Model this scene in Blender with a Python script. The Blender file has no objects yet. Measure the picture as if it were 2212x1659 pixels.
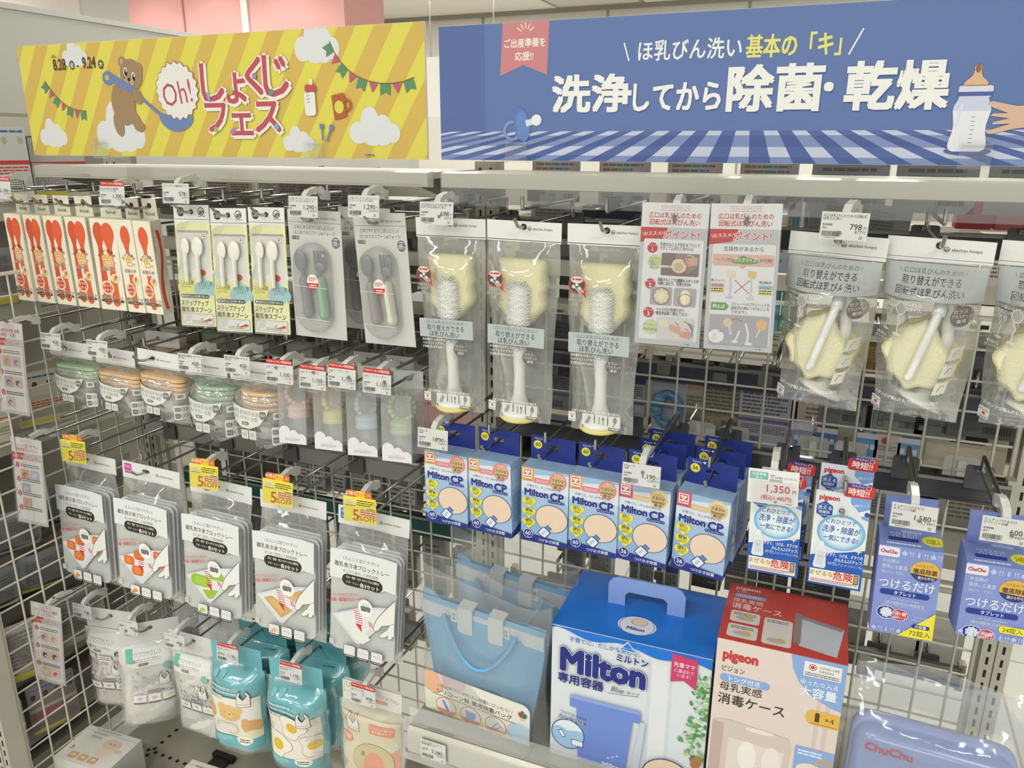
import bpy, math, random
from mathutils import Vector, Matrix
from mathutils.geometry import tessellate_polygon
from math import sin, cos, pi, radians as R

C = bpy.context.scene.collection
SC = bpy.context.scene
rnd = random.Random(7)

# ---------------------------------------------------------------- camera
cam = bpy.data.cameras.new('camera'); cam.sensor_width = 36.0; cam.lens = 27.625; cam.clip_start = 0.02
cam_ob = bpy.data.objects.new('camera', cam); C.objects.link(cam_ob)
YAW, PIT, ROL = -0.396488, -0.296934, 0.0026975
fwd = Vector((sin(YAW)*cos(PIT), cos(YAW)*cos(PIT), sin(PIT)))
rgt = Vector((cos(YAW), -sin(YAW), 0)); upv = rgt.cross(fwd)
r2 = rgt*cos(ROL) + upv*sin(ROL); u2 = upv*cos(ROL) - rgt*sin(ROL)
M = Matrix((r2, u2, -fwd)).transposed().to_4x4(); M.translation = (0.6145, -1.3521, 1.5510)
cam_ob.matrix_world = M
SC.camera = cam_ob

# ---------------------------------------------------------------- world, view, lamps
SC.view_settings.view_transform = 'Standard'
SC.view_settings.look = 'None'
SC.view_settings.gamma = 1.0
SC.view_settings.exposure = -1.0
SC.view_settings.use_curve_mapping = False
SC.cycles.transparent_max_bounces = 32
SC.cycles.max_bounces = 8
SC.cycles.caustics_reflective = False
SC.cycles.caustics_refractive = False
W = bpy.data.worlds.new('world'); SC.world = W; W.use_nodes = True
bgn = W.node_tree.nodes['Background']; bgn.inputs[0].default_value = (.985, 1.0, .965, 1); bgn.inputs[1].default_value = 1.15

def area_lamp(name, loc, sx, sy, watts, col=(.99, 1, .945), rot=(0, 0, 0)):
    l = bpy.data.lights.new(name, 'AREA'); l.shape = 'RECTANGLE'; l.size = sx; l.size_y = sy; l.energy = watts; l.color = col
    o = bpy.data.objects.new(name, l); o.location = loc; o.rotation_euler = rot; C.objects.link(o); return o
CEIL = 2.80
for x, y, w in ((-2.0, -2.2, 44), (-.2, -2.3, 44), (1.6, -2.2, 44), (-1.8, -3.9, 70), (.8, -3.9, 70), (-1.6, 1.5, 62), (.9, 1.5, 60), (-3.0, 4.8, 120), (.4, 4.8, 120), (-3.35, 1.7, 75)):
    area_lamp('ceiling_panel_light', (x, y, CEIL-0.03), 1.2, 0.3, w)
for x in (-3.8, -3.25, -2.7):                                        # downlights that wash the pink wall
    l = bpy.data.lights.new('wall_washer', 'SPOT'); l.energy = 26; l.spot_size = R(95); l.spot_blend = .6; l.color = (1, .95, .88); l.shadow_soft_size = .06
    o = bpy.data.objects.new('wall_washer', l); o.location = (x, 2.55, CEIL-.05); o.rotation_euler = (R(12), 0, 0); C.objects.link(o)

# ---------------------------------------------------------------- materials (all node based)
MATS = {}
def s2l(c): return c/12.92 if c <= 0.04045 else ((c+0.055)/1.055)**2.4
def hexrgb(h):
    h = h.lstrip('#'); return tuple(s2l(int(h[i:i+2], 16)/255) for i in (0, 2, 4)) + (1,)
def principled(m):
    return next(n for n in m.node_tree.nodes if n.type == 'BSDF_PRINCIPLED')
def film(m, tint, haze, rough, bumps, scale, spec=1.0):
    # clear plastic film: mostly see-through, a little milky, sharp wrinkled gloss
    nt = m.node_tree; nt.nodes.clear(); N = nt.nodes.new; L = nt.links.new
    out = N('ShaderNodeOutputMaterial'); tr = N('ShaderNodeBsdfTransparent'); tr.inputs[0].default_value = (1, 1, 1, 1)
    df = N('ShaderNodeBsdfDiffuse'); df.inputs[0].default_value = tint
    gl = N('ShaderNodeBsdfGlossy'); gl.inputs['Roughness'].default_value = rough
    fr = N('ShaderNodeFresnel'); fr.inputs[0].default_value = 1.45
    m1 = N('ShaderNodeMixShader'); m1.inputs[0].default_value = haze; m2 = N('ShaderNodeMixShader')
    sc = N('ShaderNodeMath'); sc.operation = 'MULTIPLY'; sc.inputs[1].default_value = spec
    mi = N('ShaderNodeMath'); mi.operation = 'MINIMUM'; mi.inputs[1].default_value = .3
    L(fr.outputs[0], mi.inputs[0]); L(mi.outputs[0], sc.inputs[0])
    L(tr.outputs[0], m1.inputs[1]); L(df.outputs[0], m1.inputs[2]); L(sc.outputs[0], m2.inputs[0]); L(m1.outputs[0], m2.inputs[1]); L(gl.outputs[0], m2.inputs[2]); L(m2.outputs[0], out.inputs[0])
    if bumps:
        tc = N('ShaderNodeTexCoord'); no = N('ShaderNodeTexNoise'); no.inputs['Scale'].default_value = scale; no.inputs['Detail'].default_value = 2.0
        bu = N('ShaderNodeBump'); bu.inputs['Strength'].default_value = bumps; bu.inputs['Distance'].default_value = 0.004
        L(tc.outputs['Object'], no.inputs['Vector']); L(no.outputs[0], bu.inputs['Height']); L(bu.outputs[0], gl.inputs['Normal']); L(bu.outputs[0], fr.inputs['Normal'])
def mat(key):
    if key in MATS: return MATS[key]
    m = bpy.data.materials.new(key); m.use_nodes = True; MATS[key] = m
    p = principled(m); I = p.inputs; nt = m.node_tree
    kind, _, col = key.rpartition(':')
    if key == 'chrome':
        I['Base Color'].default_value = (.42, .41, .39, 1); I['Metallic'].default_value = 1; I['Roughness'].default_value = .2
    elif key == 'steel':
        I['Base Color'].default_value = (.55, .54, .5, 1); I['Metallic'].default_value = .85; I['Roughness'].default_value = .38
        no = nt.nodes.new('ShaderNodeTexNoise'); mp = nt.nodes.new('ShaderNodeMapping'); tc = nt.nodes.new('ShaderNodeTexCoord')
        mp.inputs['Scale'].default_value = (2, 60, 400); ra = nt.nodes.new('ShaderNodeMapRange'); ra.inputs[3].default_value = .3; ra.inputs[4].default_value = .5
        nt.links.new(tc.outputs['Object'], mp.inputs[0]); nt.links.new(mp.outputs[0], no.inputs['Vector']); nt.links.new(no.outputs[0], ra.inputs[0]); nt.links.new(ra.outputs[0], I['Roughness'])
    elif key == 'rail_smoky':
        I['Base Color'].default_value = hexrgb('#4B4A4C'); I['Roughness'].default_value = .22; I['Metallic'].default_value = .3
    elif key == 'film': film(m, (.8, .8, .78, 1), .025, .07, .3, 38)
    elif key == 'bag': film(m, (.78, .78, .75, 1), .12, .08, .7, 26)
    elif key == 'bagfog': film(m, (.78, .78, .75, 1), .27, .08, .8, 30)
    elif key == 'bagback': film(m, (.52, .52, .49, 1), .50, .15, .3, 26)
    elif key == 'clear': film(m, (.9, .9, .9, 1), .035, .05, 0, 1)
    elif key == 'acrylic': film(m, (.85, .85, .84, 1), .08, .04, 0, 1, 1.2)
    elif key == 'milky': film(m, (.80, .80, .78, 1), .52, .25, .2, 30)
    elif kind == 'haze':
        film(m, hexrgb(col), .2, .2, 0, 1)
    elif kind == 'glow':
        I['Base Color'].default_value = hexrgb(col); I['Emission Color'].default_value = hexrgb(col); I['Emission Strength'].default_value = 2.2
    elif kind == 'sponge':
        I['Base Color'].default_value = hexrgb(col); I['Roughness'].default_value = .95; I['Specular IOR Level'].default_value = .1
        no = nt.nodes.new('ShaderNodeTexVoronoi'); no.inputs['Scale'].default_value = 420; bu = nt.nodes.new('ShaderNodeBump'); bu.inputs['Strength'].default_value = .5; bu.inputs['Distance'].default_value = .0015
        tc = nt.nodes.new('ShaderNodeTexCoord'); nt.links.new(tc.outputs['Object'], no.inputs['Vector']); nt.links.new(no.outputs[0], bu.inputs['Height']); nt.links.new(bu.outputs[0], I['Normal'])
    elif kind == 'room':                                            # large painted surface with faint mottling
        no = nt.nodes.new('ShaderNodeTexNoise'); no.inputs['Scale'].default_value = 3.5; no.inputs['Detail'].default_value = 4
        mx = nt.nodes.new('ShaderNodeMix'); mx.data_type = 'RGBA'; c = hexrgb(col); mx.inputs[6].default_value = tuple(v*.93 for v in c[:3]) + (1,); mx.inputs[7].default_value = c
        tc = nt.nodes.new('ShaderNodeTexCoord'); nt.links.new(tc.outputs['Object'], no.inputs['Vector']); nt.links.new(no.outputs[0], mx.inputs[0]); nt.links.new(mx.outputs[2], I['Base Color'])
        I['Roughness'].default_value = .6
    elif kind == 'tile':
        br = nt.nodes.new('ShaderNodeTexBrick'); br.offset = 0; c = hexrgb(col); br.inputs['Color1'].default_value = c; br.inputs['Color2'].default_value = tuple(v*.95 for v in c[:3]) + (1,)
        br.inputs['Mortar'].default_value = tuple(v*.6 for v in c[:3]) + (1,); br.inputs['Scale'].default_value = 1; br.inputs['Mortar Size'].default_value = .004; br.inputs['Brick Width'].default_value = .6; br.inputs['Row Height'].default_value = .6
        tc = nt.nodes.new('ShaderNodeTexCoord'); nt.links.new(tc.outputs['Object'], br.inputs[0]); nt.links.new(br.outputs[0], I['Base Color']); I['Roughness'].default_value = .18
    else:
        I['Base Color'].default_value = hexrgb(col)
        I['Roughness'].default_value = {'g': .2, 'm': .45}.get(kind, .5)
        I['Specular IOR Level'].default_value = {'g': .6, 'm': .5}.get(kind, .25)
        if kind == 'm': I['Metallic'].default_value = .35
    return m

# ---------------------------------------------------------------- text outlines
GL = {}
def glyphs(s, b):
    k = (s, b)
    if k not in GL:
        cu = bpy.data.curves.new('t', 'FONT'); cu.body = s; cu.size = 1; cu.offset = b; cu.resolution_u = 2
        ob = bpy.data.objects.new('t', cu); me = ob.to_mesh()
        vs = [(v.co.x, v.co.y) for v in me.vertices]; fs = [tuple(p.vertices) for p in me.polygons]
        ob.to_mesh_clear(); bpy.data.objects.remove(ob); bpy.data.curves.remove(cu)
        GL[k] = (vs, fs, min([v[0] for v in vs] or [0]), max([v[0] for v in vs] or [1]))
    return GL[k]

# ---------------------------------------------------------------- flat printing, drawn in millimetres
class Art:
    def __init__(s): s.e = []; s.n = 0
    def put(s, vs, fs, col, same=False):
        if not same: s.n += 1
        s.e.append((vs, fs, col, s.n)); return s
    def poly(s, pts, col, same=False): return s.put(list(pts), [tuple(range(len(pts)))], col, same)
    def rect(s, x0, y0, x1, y1, col, same=False): return s.poly([(x0, y0), (x1, y0), (x1, y1), (x0, y1)], col, same)
    def grid(s, x0, y0, x1, y1, col, nx=8, ny=4):
        vs = [(x0+(x1-x0)*i/nx, y0+(y1-y0)*j/ny) for j in range(ny+1) for i in range(nx+1)]; q = nx+1
        return s.put(vs, [(j*q+i, j*q+i+1, (j+1)*q+i+1, (j+1)*q+i) for j in range(ny) for i in range(nx)], col)
    def ell(s, x, y, rx, ry, col, rot=0, n=28, same=False):
        c, d = cos(R(rot)), sin(R(rot))
        return s.poly([(x+c*rx*cos(a)-d*ry*sin(a), y+d*rx*cos(a)+c*ry*sin(a)) for a in [2*pi*i/n for i in range(n)]], col, same)
    def ring(s, x, y, r, w, col, n=32, same=False):
        vs = []
        for i in range(n):
            a = 2*pi*i/n; vs += [(x+r*cos(a), y+r*sin(a)), (x+(r-w)*cos(a), y+(r-w)*sin(a))]
        return s.put(vs, [(2*i, 2*((i+1) % n), 2*((i+1) % n)+1, 2*i+1) for i in range(n)], col, same)
    def rr(s, x0, y0, x1, y1, r, col, same=False):
        pts = []
        for cx, cy, a0 in ((x1-r, y0+r, -90), (x1-r, y1-r, 0), (x0+r, y1-r, 90), (x0+r, y0+r, 180)):
            pts += [(cx+r*cos(R(a0+18*k)), cy+r*sin(R(a0+18*k))) for k in range(6)]
        return s.poly(pts, col, same)
    def line(s, pts, w, col, same=False):
        for (x0, y0), (x1, y1) in zip(pts, pts[1:]):
            d = math.hypot(x1-x0, y1-y0) or 1; nx, ny = -(y1-y0)/d*w/2, (x1-x0)/d*w/2
            s.poly([(x0+nx, y0+ny), (x0-nx, y0-ny), (x1-nx, y1-ny), (x1+nx, y1+ny)], col, same); same = True
        return s
    def text(s, t, x, y, h, col, al='c', b=0.0, maxw=None, rot=0, sx=1.0, skew=0, halo=None, hw=.06, same=False, fit=None):
        if halo: s.text(t, x, y, h, halo, al, b+hw, maxw, rot, sx, skew)
        vs, fs, a0, a1 = glyphs(t, 0.0); k = h; kx = k*sx; w = (a1-a0)*kx
        if (maxw and w > maxw) or fit: kx *= (fit or maxw)/w; w = fit or maxw
        ox = {'c': -w/2, 'l': 0, 'r': -w}[al]; c, d = cos(R(rot)), sin(R(rot))
        n = 1 if b < .012 else 3 if b < .03 else 4 if b < .06 else 6                    # heavier strokes: the outline struck several times side by side
        for i in range(n):
            g = b*.8*h; qx, qy = (0, 0) if n == 1 else (g*cos(2*pi*(i+.5)/n), g*sin(2*pi*(i+.5)/n)); o = []
            for vx, vy in vs:
                py = (vy-.37)*k+qy; px = (vx-a0)*kx+ox+py*skew+qx; o.append((x+c*px-d*py, y+d*px+c*py))
            s.put(o, fs, col, same)
        return s
    def arc(s, t, x, y, r, h, col, a0, a1, b=0.0):                   # letters set round a circle
        n = len(t)
        for i, ch in enumerate(t):
            a = a0+(a1-a0)*(i/(n-1) if n > 1 else .5)
            s.text(ch, x+r*cos(R(a)), y+r*sin(R(a)), h, col, 'c', b, rot=a-90, same=i > 0)
        return s
    def fine(s, x0, y0, x1, y1, rows, col, seed=1):                   # rows of tiny grey dashes, too small to read
        if y1-y0 < .5 or x1-x0 < .5: return s
        q = random.Random(seed); st = (y1-y0)/rows; first = True
        for r in range(rows):
            y = y1-(r+.75)*st; x = x0; xe = x1-(q.random()*.3*(x1-x0) if r % 3 == 2 else 0)
            while x < xe:
                w = st*(.5+q.random()*1.8); w = min(w, xe-x); s.rect(x, y, x+w, y+st*.5, col, not first); first = False; x += w+st*.22
        return s
    def bars(s, x0, y0, x1, y1, col='#3a3a38', seed=3):
        if x1-x0 < .5: return s
        q = random.Random(seed); x = x0; first = True; u = (x1-x0)/56
        while x < x1:
            w = u*q.choice((.8, .8, 1.4, 2)); s.rect(x, y0, min(x+w, x1), y1, col, not first); first = False; x += w+u*q.choice((.8, 1, 1.6))
        return s
    def cloud(s, x, y, w, h, col):
        b = [(-.34, -.18, .26, .3), (-.1, .1, .26, .42), (.16, -.02, .25, .32), (.36, -.2, .2, .26), (-.05, -.3, .3, .24), (.16, -.34, .22, .2)]
        for i, (cx, cy, rx, ry) in enumerate(b): s.ell(x+cx*w, y+cy*h, rx*w*.75, ry*h*1.05, col, n=20)
        return s
    def star(s, x, y, r0, r1, n, col, same=False):
        return s.poly([(x+(r0 if i % 2 else r1)*cos(pi*i/n), y+(r0 if i % 2 else r1)*sin(pi*i/n)) for i in range(2*n)], col, same)
    def heart(s, x, y, r, col):
        return s.poly([(x+r*1.05*sin(t)**3, y+r*(.82*cos(t)-.32*cos(2*t)-.12*cos(3*t)-.04*cos(4*t))) for t in [2*pi*i/26 for i in range(26)]], col)
    def clip(s, x0, y0, x1, y1):                                      # trim everything printed to the sheet's own edge
        out = []
        for vs, fs, col, n in s.e:
            if all(x0-1e-6 <= v[0] <= x1+1e-6 and y0-1e-6 <= v[1] <= y1+1e-6 for v in vs): out.append((vs, fs, col, n)); continue
            nv, nf = [], []
            for f in fs:
                p = [vs[i] for i in f]
                if len(p) > 4 and len(fs) == 1:
                    pass
                for ax, lim, sg in ((0, x0, 1), (0, x1, -1), (1, y0, 1), (1, y1, -1)):
                    q = []
                    for a, b in zip(p, p[1:]+p[:1]):
                        ia, ib = sg*(a[ax]-lim) >= 0, sg*(b[ax]-lim) >= 0
                        if ia: q.append(a)
                        if ia != ib:
                            t = (lim-a[ax])/(b[ax]-a[ax]); q.append((a[0]+t*(b[0]-a[0]), a[1]+t*(b[1]-a[1])))
                    p = q
                    if not p: break
                if len(p) > 2: nf.append(tuple(range(len(nv), len(nv)+len(p)))); nv += p
            if nf: out.append((nv, nf, col, n))
        s.e = out; return s

# ---------------------------------------------------------------- mesh collector
EPS = 1.8e-5
class MB:
    def __init__(s): s.v = []; s.f = []; s.m = []; s.sm = []; s.mats = []
    def mid(s, k):
        if k not in s.mats: s.mats.append(k)
        return s.mats.index(k)
    def add(s, vs, fs, k, smooth=False, T=None):
        o = len(s.v); i = s.mid(k); s.v += [tuple(T @ Vector(v)) for v in vs] if T else [tuple(v) for v in vs]
        for f in fs: s.f.append(tuple(o+j for j in f)); s.m.append(i); s.sm.append(smooth)
        return s
    def box(s, x0, x1, y0, y1, z0, z1, k, T=None):
        v = [(x, y, z) for z in (z0, z1) for y in (y0, y1) for x in (x0, x1)]
        return s.add(v, [(0, 2, 3, 1), (4, 5, 7, 6), (0, 1, 5, 4), (2, 6, 7, 3), (0, 4, 6, 2), (1, 3, 7, 5)], k, False, T)
    def prism(s, pts, a, b, k, axis='y', smooth=False, T=None):      # outline in two axes, extruded along the third
        f = {'y': lambda p, t: (p[0], t, p[1]), 'x': lambda p, t: (t, p[0], p[1]), 'z': lambda p, t: (p[0], p[1], t)}[axis]
        n = len(pts); v = [f(p, a) for p in pts]+[f(p, b) for p in pts]
        s.add(v, [tuple(range(n)), tuple(range(2*n-1, n-1, -1))], k, False, T)
        return s.add(v, [(i, n+i, n+(i+1) % n, (i+1) % n) for i in range(n)], k, smooth, T)
    def rbox(s, x0, x1, z0, z1, r, y0, y1, k, T=None):
        return s.prism(rrpts(x0, z0, x1, z1, r), y0, y1, k, 'y', False, T)
    def tube(s, pts, r, k, n=8):
        P = [Vector(p) for p in pts]; rings = []
        for i, p in enumerate(P):
            d = ((P[i]-P[i-1]).normalized() if i else Vector()) + ((P[i+1]-P[i]).normalized() if i < len(P)-1 else Vector()); d.normalize()
            u = d.orthogonal().normalized() if i == 0 else (pu - d*pu.dot(d)).normalized(); pu = u; w = d.cross(u)
            sc = 1.0
            if 0 < i < len(P)-1: sc = 1/max(.5, math.sqrt((1+(P[i]-P[i-1]).normalized().dot((P[i+1]-P[i]).normalized()))/2))
            rings.append([p+(u*cos(2*pi*j/n)+w*sin(2*pi*j/n))*r*sc for j in range(n)])
        v = [q for g in rings for q in g]; m = len(rings)
        s.add(v, [(i*n+j, i*n+(j+1) % n, (i+1)*n+(j+1) % n, (i+1)*n+j) for i in range(m-1) for j in range(n)], k, True)
        return s.add(rings[0]+rings[-1], [tuple(range(n-1, -1, -1)), tuple(range(n, 2*n))], k)
    def lathe(s, prof, k, n=24, c=(0, 0, 0), T=None, sy=1.0):
        v = [(c[0]+r*cos(2*pi*j/n), c[1]+sy*r*sin(2*pi*j/n), c[2]+z) for r, z in prof for j in range(n)]; m = len(prof)
        f = [(i*n+j, i*n+(j+1) % n, (i+1)*n+(j+1) % n, (i+1)*n+j) for i in range(m-1) for j in range(n)]
        if prof[0][0] > 1e-6: f.append(tuple(range(n-1, -1, -1)))
        if prof[-1][0] > 1e-6: f.append(tuple(range((m-1)*n, m*n)))
        return s.add(v, f, k, True, T)
    def ball(s, x, y, z, r, k, n=12, sx=1, sy=1, sz=1, T=None):
        return s.lathe([(max(1e-7, r*sin(pi*i/8)), -r*cos(pi*i/8)*sz) for i in range(9)], k, n, (x, y, z), T) if sx == sy == 1 else \
            s.add([(x+sx*r*sin(pi*i/8)*cos(2*pi*j/n), y+sy*r*sin(pi*i/8)*sin(2*pi*j/n), z-sz*r*cos(pi*i/8)) for i in range(9) for j in range(n)],
                  [(i*n+j, i*n+(j+1) % n, (i+1)*n+(j+1) % n, (i+1)*n+j) for i in range(8) for j in range(n)], k, True, T)
    def holed(s, x0, x1, z0, z1, hx, hz, rx, rz, y0, y1, k):         # card with an elliptical hanging hole
        n = 32; out = []; inn = []
        ang = sorted([2*pi*i/n for i in range(n)]+[math.atan2(b-hz, a-hx) % (2*pi) for a in (x0, x1) for b in (z0, z1)])
        for a in ang:
            dx, dz = cos(a), sin(a); t = min([t for t in ((x1-hx)/dx if dx > 1e-9 else 9, (x0-hx)/dx if dx < -1e-9 else 9, (z1-hz)/dz if dz > 1e-9 else 9, (z0-hz)/dz if dz < -1e-9 else 9)])
            out.append((hx+dx*t, hz+dz*t)); inn.append((hx+rx*dx, hz+rz*dz))
        m = len(ang)
        for y, fl in ((y0, 0), (y1, 1)):
            s.add([(p[0], y, p[1]) for p in out+inn], [(i, (i+1) % m, m+(i+1) % m, m+i)[::1 if not fl else -1] for i in range(m)], k)
        s.add([(p[0], y, p[1]) for p in out for y in (y0, y1)], [(2*i, 2*i+1, (2*i+3) % (2*m), (2*i+2) % (2*m)) for i in range(m)], k)
        return s.add([(p[0], y, p[1]) for p in inn for y in (y0, y1)], [(2*i, 2*i+1, (2*i+3) % (2*m), (2*i+2) % (2*m)) for i in range(m)], k)
    def sheet(s, fn, nu, nv, k, smooth=True):                        # surface patch fn(u,v), 0..1
        q = nu+1
        return s.add([fn(i/nu, j/nv) for j in range(nv+1) for i in range(nu+1)], [(j*q+i, j*q+i+1, (j+1)*q+i+1, (j+1)*q+i) for j in range(nv) for i in range(nu)], k, smooth)
    def art(s, A, o=(0, 0, 0), u=(1, 0, 0), v=(0, 0, 1), w=(0, -1, 0), fn=None):
        o, u, v, w = Vector(o), Vector(u), Vector(v), Vector(w)
        for vs, fs, col, n in A.e:
            d = EPS*n
            if fn: vs, fs = finer(vs, fs); d *= 2.5
            s.add([fn(x*.001, y*.001, d) for x, y in vs] if fn else [o+u*(x*.001)+v*(y*.001)+w*d for x, y in vs], fs, col)
        return s
    def build(s, name, parent=None):
        me = bpy.data.meshes.new(name); me.from_pydata(s.v, [], s.f)
        for k in s.mats: me.materials.append(mat(k))
        me.polygons.foreach_set('material_index', s.m); me.polygons.foreach_set('use_smooth', s.sm); me.update()
        o = bpy.data.objects.new(name, me); C.objects.link(o)
        if parent: o.parent = parent
        return o
def finer(vs, fs, lim=4.0):                                          # cut long print faces so that they follow a curved sheet
    if max(max(abs(vs[f[i]][0]-vs[f[i-1]][0])+abs(vs[f[i]][1]-vs[f[i-1]][1]) for i in range(len(f))) for f in fs) < lim and all(len(f) < 5 for f in fs): return vs, fs
    out = []; tri = []
    for f in fs:
        if len(f) == 3: tri.append([vs[i] for i in f])
        else: tri += [[vs[f[i]] for i in t] for t in tessellate_polygon([[(vs[i][0], vs[i][1], 0) for i in f]])]
    while tri:
        t = tri.pop(); e = [math.dist(t[i], t[(i+1) % 3]) for i in range(3)]; k = e.index(max(e))
        if e[k] < lim: out.append(t); continue
        a, b, c = t[k], t[(k+1) % 3], t[(k+2) % 3]; m = ((a[0]+b[0])/2, (a[1]+b[1])/2); tri += [[a, m, c], [m, b, c]]
    return [q for t in out for q in t], [(3*i, 3*i+1, 3*i+2) for i in range(len(out))]
def rrpts(x0, y0, x1, y1, r):
    p = []
    for cx, cy, a0 in ((x1-r, y0+r, -90), (x1-r, y1-r, 0), (x0+r, y1-r, 90), (x0+r, y0+r, 180)):
        p += [(cx+r*cos(R(a0+18*k)), cy+r*sin(R(a0+18*k))) for k in range(6)]
    return p

# ---------------------------------------------------------------- scene tree
def tag(o, label, cat, group=None, kind=None):
    o['label'] = label; o['category'] = cat
    if group: o['group'] = group
    if kind: o['kind'] = kind
    return o
def thing(name, label, cat, loc=(0, 0, 0), ypr=(0, 0, 0), group=None):
    o = bpy.data.objects.new(name, None); C.objects.link(o); o.empty_display_size = .02
    o.location = loc; o.rotation_mode = 'YXZ'; o.rotation_euler = (R(ypr[1]), R(ypr[2]), R(ypr[0]))
    return tag(o, label, cat, group)
def struct(name, mb):
    o = mb.build(name); o['kind'] = 'structure'; return o
def dup(root, loc, ypr, label, group=None):
    r = root.copy(); C.objects.link(r); r.location = loc; r.rotation_euler = (R(ypr[1]), R(ypr[2]), R(ypr[0])); r['label'] = label
    if group: r['group'] = group
    for ch in list(root.children):
        c = ch.copy(); C.objects.link(c); c.parent = r
        for g in list(ch.children):
            d = g.copy(); C.objects.link(d); d.parent = c
    return r
# ================================================================ the room
def room():
    struct('floor', MB().box(-6, 4, -5, 7, -.05, 0, 'tile:#E4E2DA'))
    m = MB().box(-6, 4, -5, 7, CEIL, CEIL+.05, 'room:#E2DFD6')
    struct('ceiling', m)
    m = MB(); m.box(-4.6, 4, 6.5, 6.6, 0, CEIL, 'room:#D2D1C7')
    for x in (-4.3, -3.0, -1.7, -.4, .9, 2.2, 3.5): m.box(x-.008, x+.008, 6.488, 6.5, 0, CEIL, '#8F8D84')
    struct('wall_back', m)
    m = MB(); m.box(-4.6, -4.5, -5, 6.5, 0, CEIL, 'room:#D0D1C9')
    for y in (.7, 2.25, 4.4): m.box(-4.5, -4.488, y-.01, y+.01, 0, CEIL, '#8F8D84')
    struct('wall_left', m)
    struct('trim_1', MB().box(-4.5, 4, 6.46, 6.5, CEIL-.04, CEIL, '#8E8C83'))
    struct('trim_2', MB().box(-4.5, -4.46, -5, 6.5, CEIL-.04, CEIL, '#8E8C83'))
    m = MB(); m.box(-4.02, -2.30, 3.0, 3.45, 0, CEIL, 'room:#D39C98')
    m.box(-3.06, -3.01, 2.985, 3.0, 0, CEIL, '#D9D3CC'); m.box(-3.545, -3.535, 2.99, 3.0, 0, CEIL, '#B27F7C')
    struct('wall_pink', m)
    # glossy panel on the left wall, its pale colour standing in for reflected ceiling lights
    struct('glare_glass_1', MB().box(-4.5, -4.47, 2.27, 3.0, .1, CEIL-.1, 'g:#DADAD2'))
    t = thing('ceiling_downlight', 'small bright round ceiling spotlight above the gap between the sign boards', 'light', (-3.9, 5.71, CEIL))
    MB().lathe([(.085, -.012), (.095, 0)], '#BDB9AE', 24).build('trim_ring', t); MB().lathe([(.07, -.016), (.07, -.01)], 'glow:#FFF8EA', 24).build('lamp', t)
    t = thing('ceiling_hatch', 'square access hatch outlined on the ceiling over the blue sign', 'hatch', (-1.75, 6.1, CEIL))
    m = MB()
    for a in ((-.42, -.4, -.3, .3), (.4, .42, -.3, .3), (-.42, .42, -.3, -.28), (-.42, .42, .28, .3)): m.box(a[0], a[1], a[2], a[3], -.012, 0, '#9A978D')
    m.build('rim', t); MB().box(-.4, .4, -.28, .28, -.006, 0, '#C9C6BC').build('cover', t)
    for i, (x, y) in enumerate([(-3.35, 1.7), (-3.0, 4.8), (.4, 4.8), (-1.6, 1.5), (.9, 1.5), (-2.0, -2.2), (-.2, -2.3), (1.6, -2.2), (-1.8, -3.9), (.8, -3.9)]):
        t = thing('ceiling_light', 'long white ceiling light panel, one of several over the aisles', 'light', (x, y, CEIL), group='ceiling light panels')
        MB().box(-.64, .64, -.19, .19, -.02, 0, '#D8D6CF').build('housing', t); MB().box(-.6, .6, -.15, .15, -.026, -.02, 'glow:#FFFCF4').build('diffuser', t)
    t = thing('partition_panel', 'tall plain white display partition standing behind the yellow sign', 'partition', (-1.62, 1.0, 0))
    MB().box(-.02, .02, -1.9, 1.6, .02, 1.905, 'room:#D6D3CC').build('board', t); MB().box(-.026, .026, -1.91, 1.61, 1.905, 1.92, '#DEDCD6').build('top_edge', t); MB().box(-.1, .1, -1.9, 1.6, 0, .02, '#BDB9AE').build('foot', t)
    t = thing('aisle_sign', 'white hanging aisle board with black digits, seen between the two sign boards', 'sign', (-1.53, 3.0, 1.86))
    MB().box(-.30, .30, 0, .02, -.16, .17, '#D8D6D0').art(Art().text('00', 52, -28, 150, '#3b3b3b', 'r'), (0, -.001, 0)).build('panel', t)
    [MB().tube([(a, .01, .17), (a, .01, CEIL-1.86)], .004, 'chrome').build('hanger', t) for a in (-.2, .2)]
room()

# ================================================================ the double-sided display fixture
CREAM = '#C9C5B6'
XP = (-.925, 0.0, .925)
def post(x, label, y=0.0):
    t = thing('slotted_post', label, 'post', (x, y, 0))
    m = MB(); m.box(-.021, .021, -.012, .026, .0, 1.52, 'm:#C4C0B2')
    for sx in (-.0105, .0105):
        for k in range(56): m.box(sx-.002, sx+.002, -.0125, -.0118, .12+k*.025, .134+k*.025, '#23221f')
    m.box(-.001, .001, -.0124, -.0118, .1, 1.5, '#6d6a60'); m.build('upright', t)
    MB().box(-.03, .03, -.30 if y == 0 else -.02, .3 if y == 0 else .02, 0, .07, 'm:#BDB9AB').build('foot', t)
post(XP[0], 'far left slotted steel upright at the corner of the wire panels'); post(XP[1], 'middle slotted steel upright between the two bays'); post(XP[2], 'right slotted steel upright beside the blue tub')
post(-.925, 'front slotted upright holding the left end wire panel', -.49)

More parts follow.
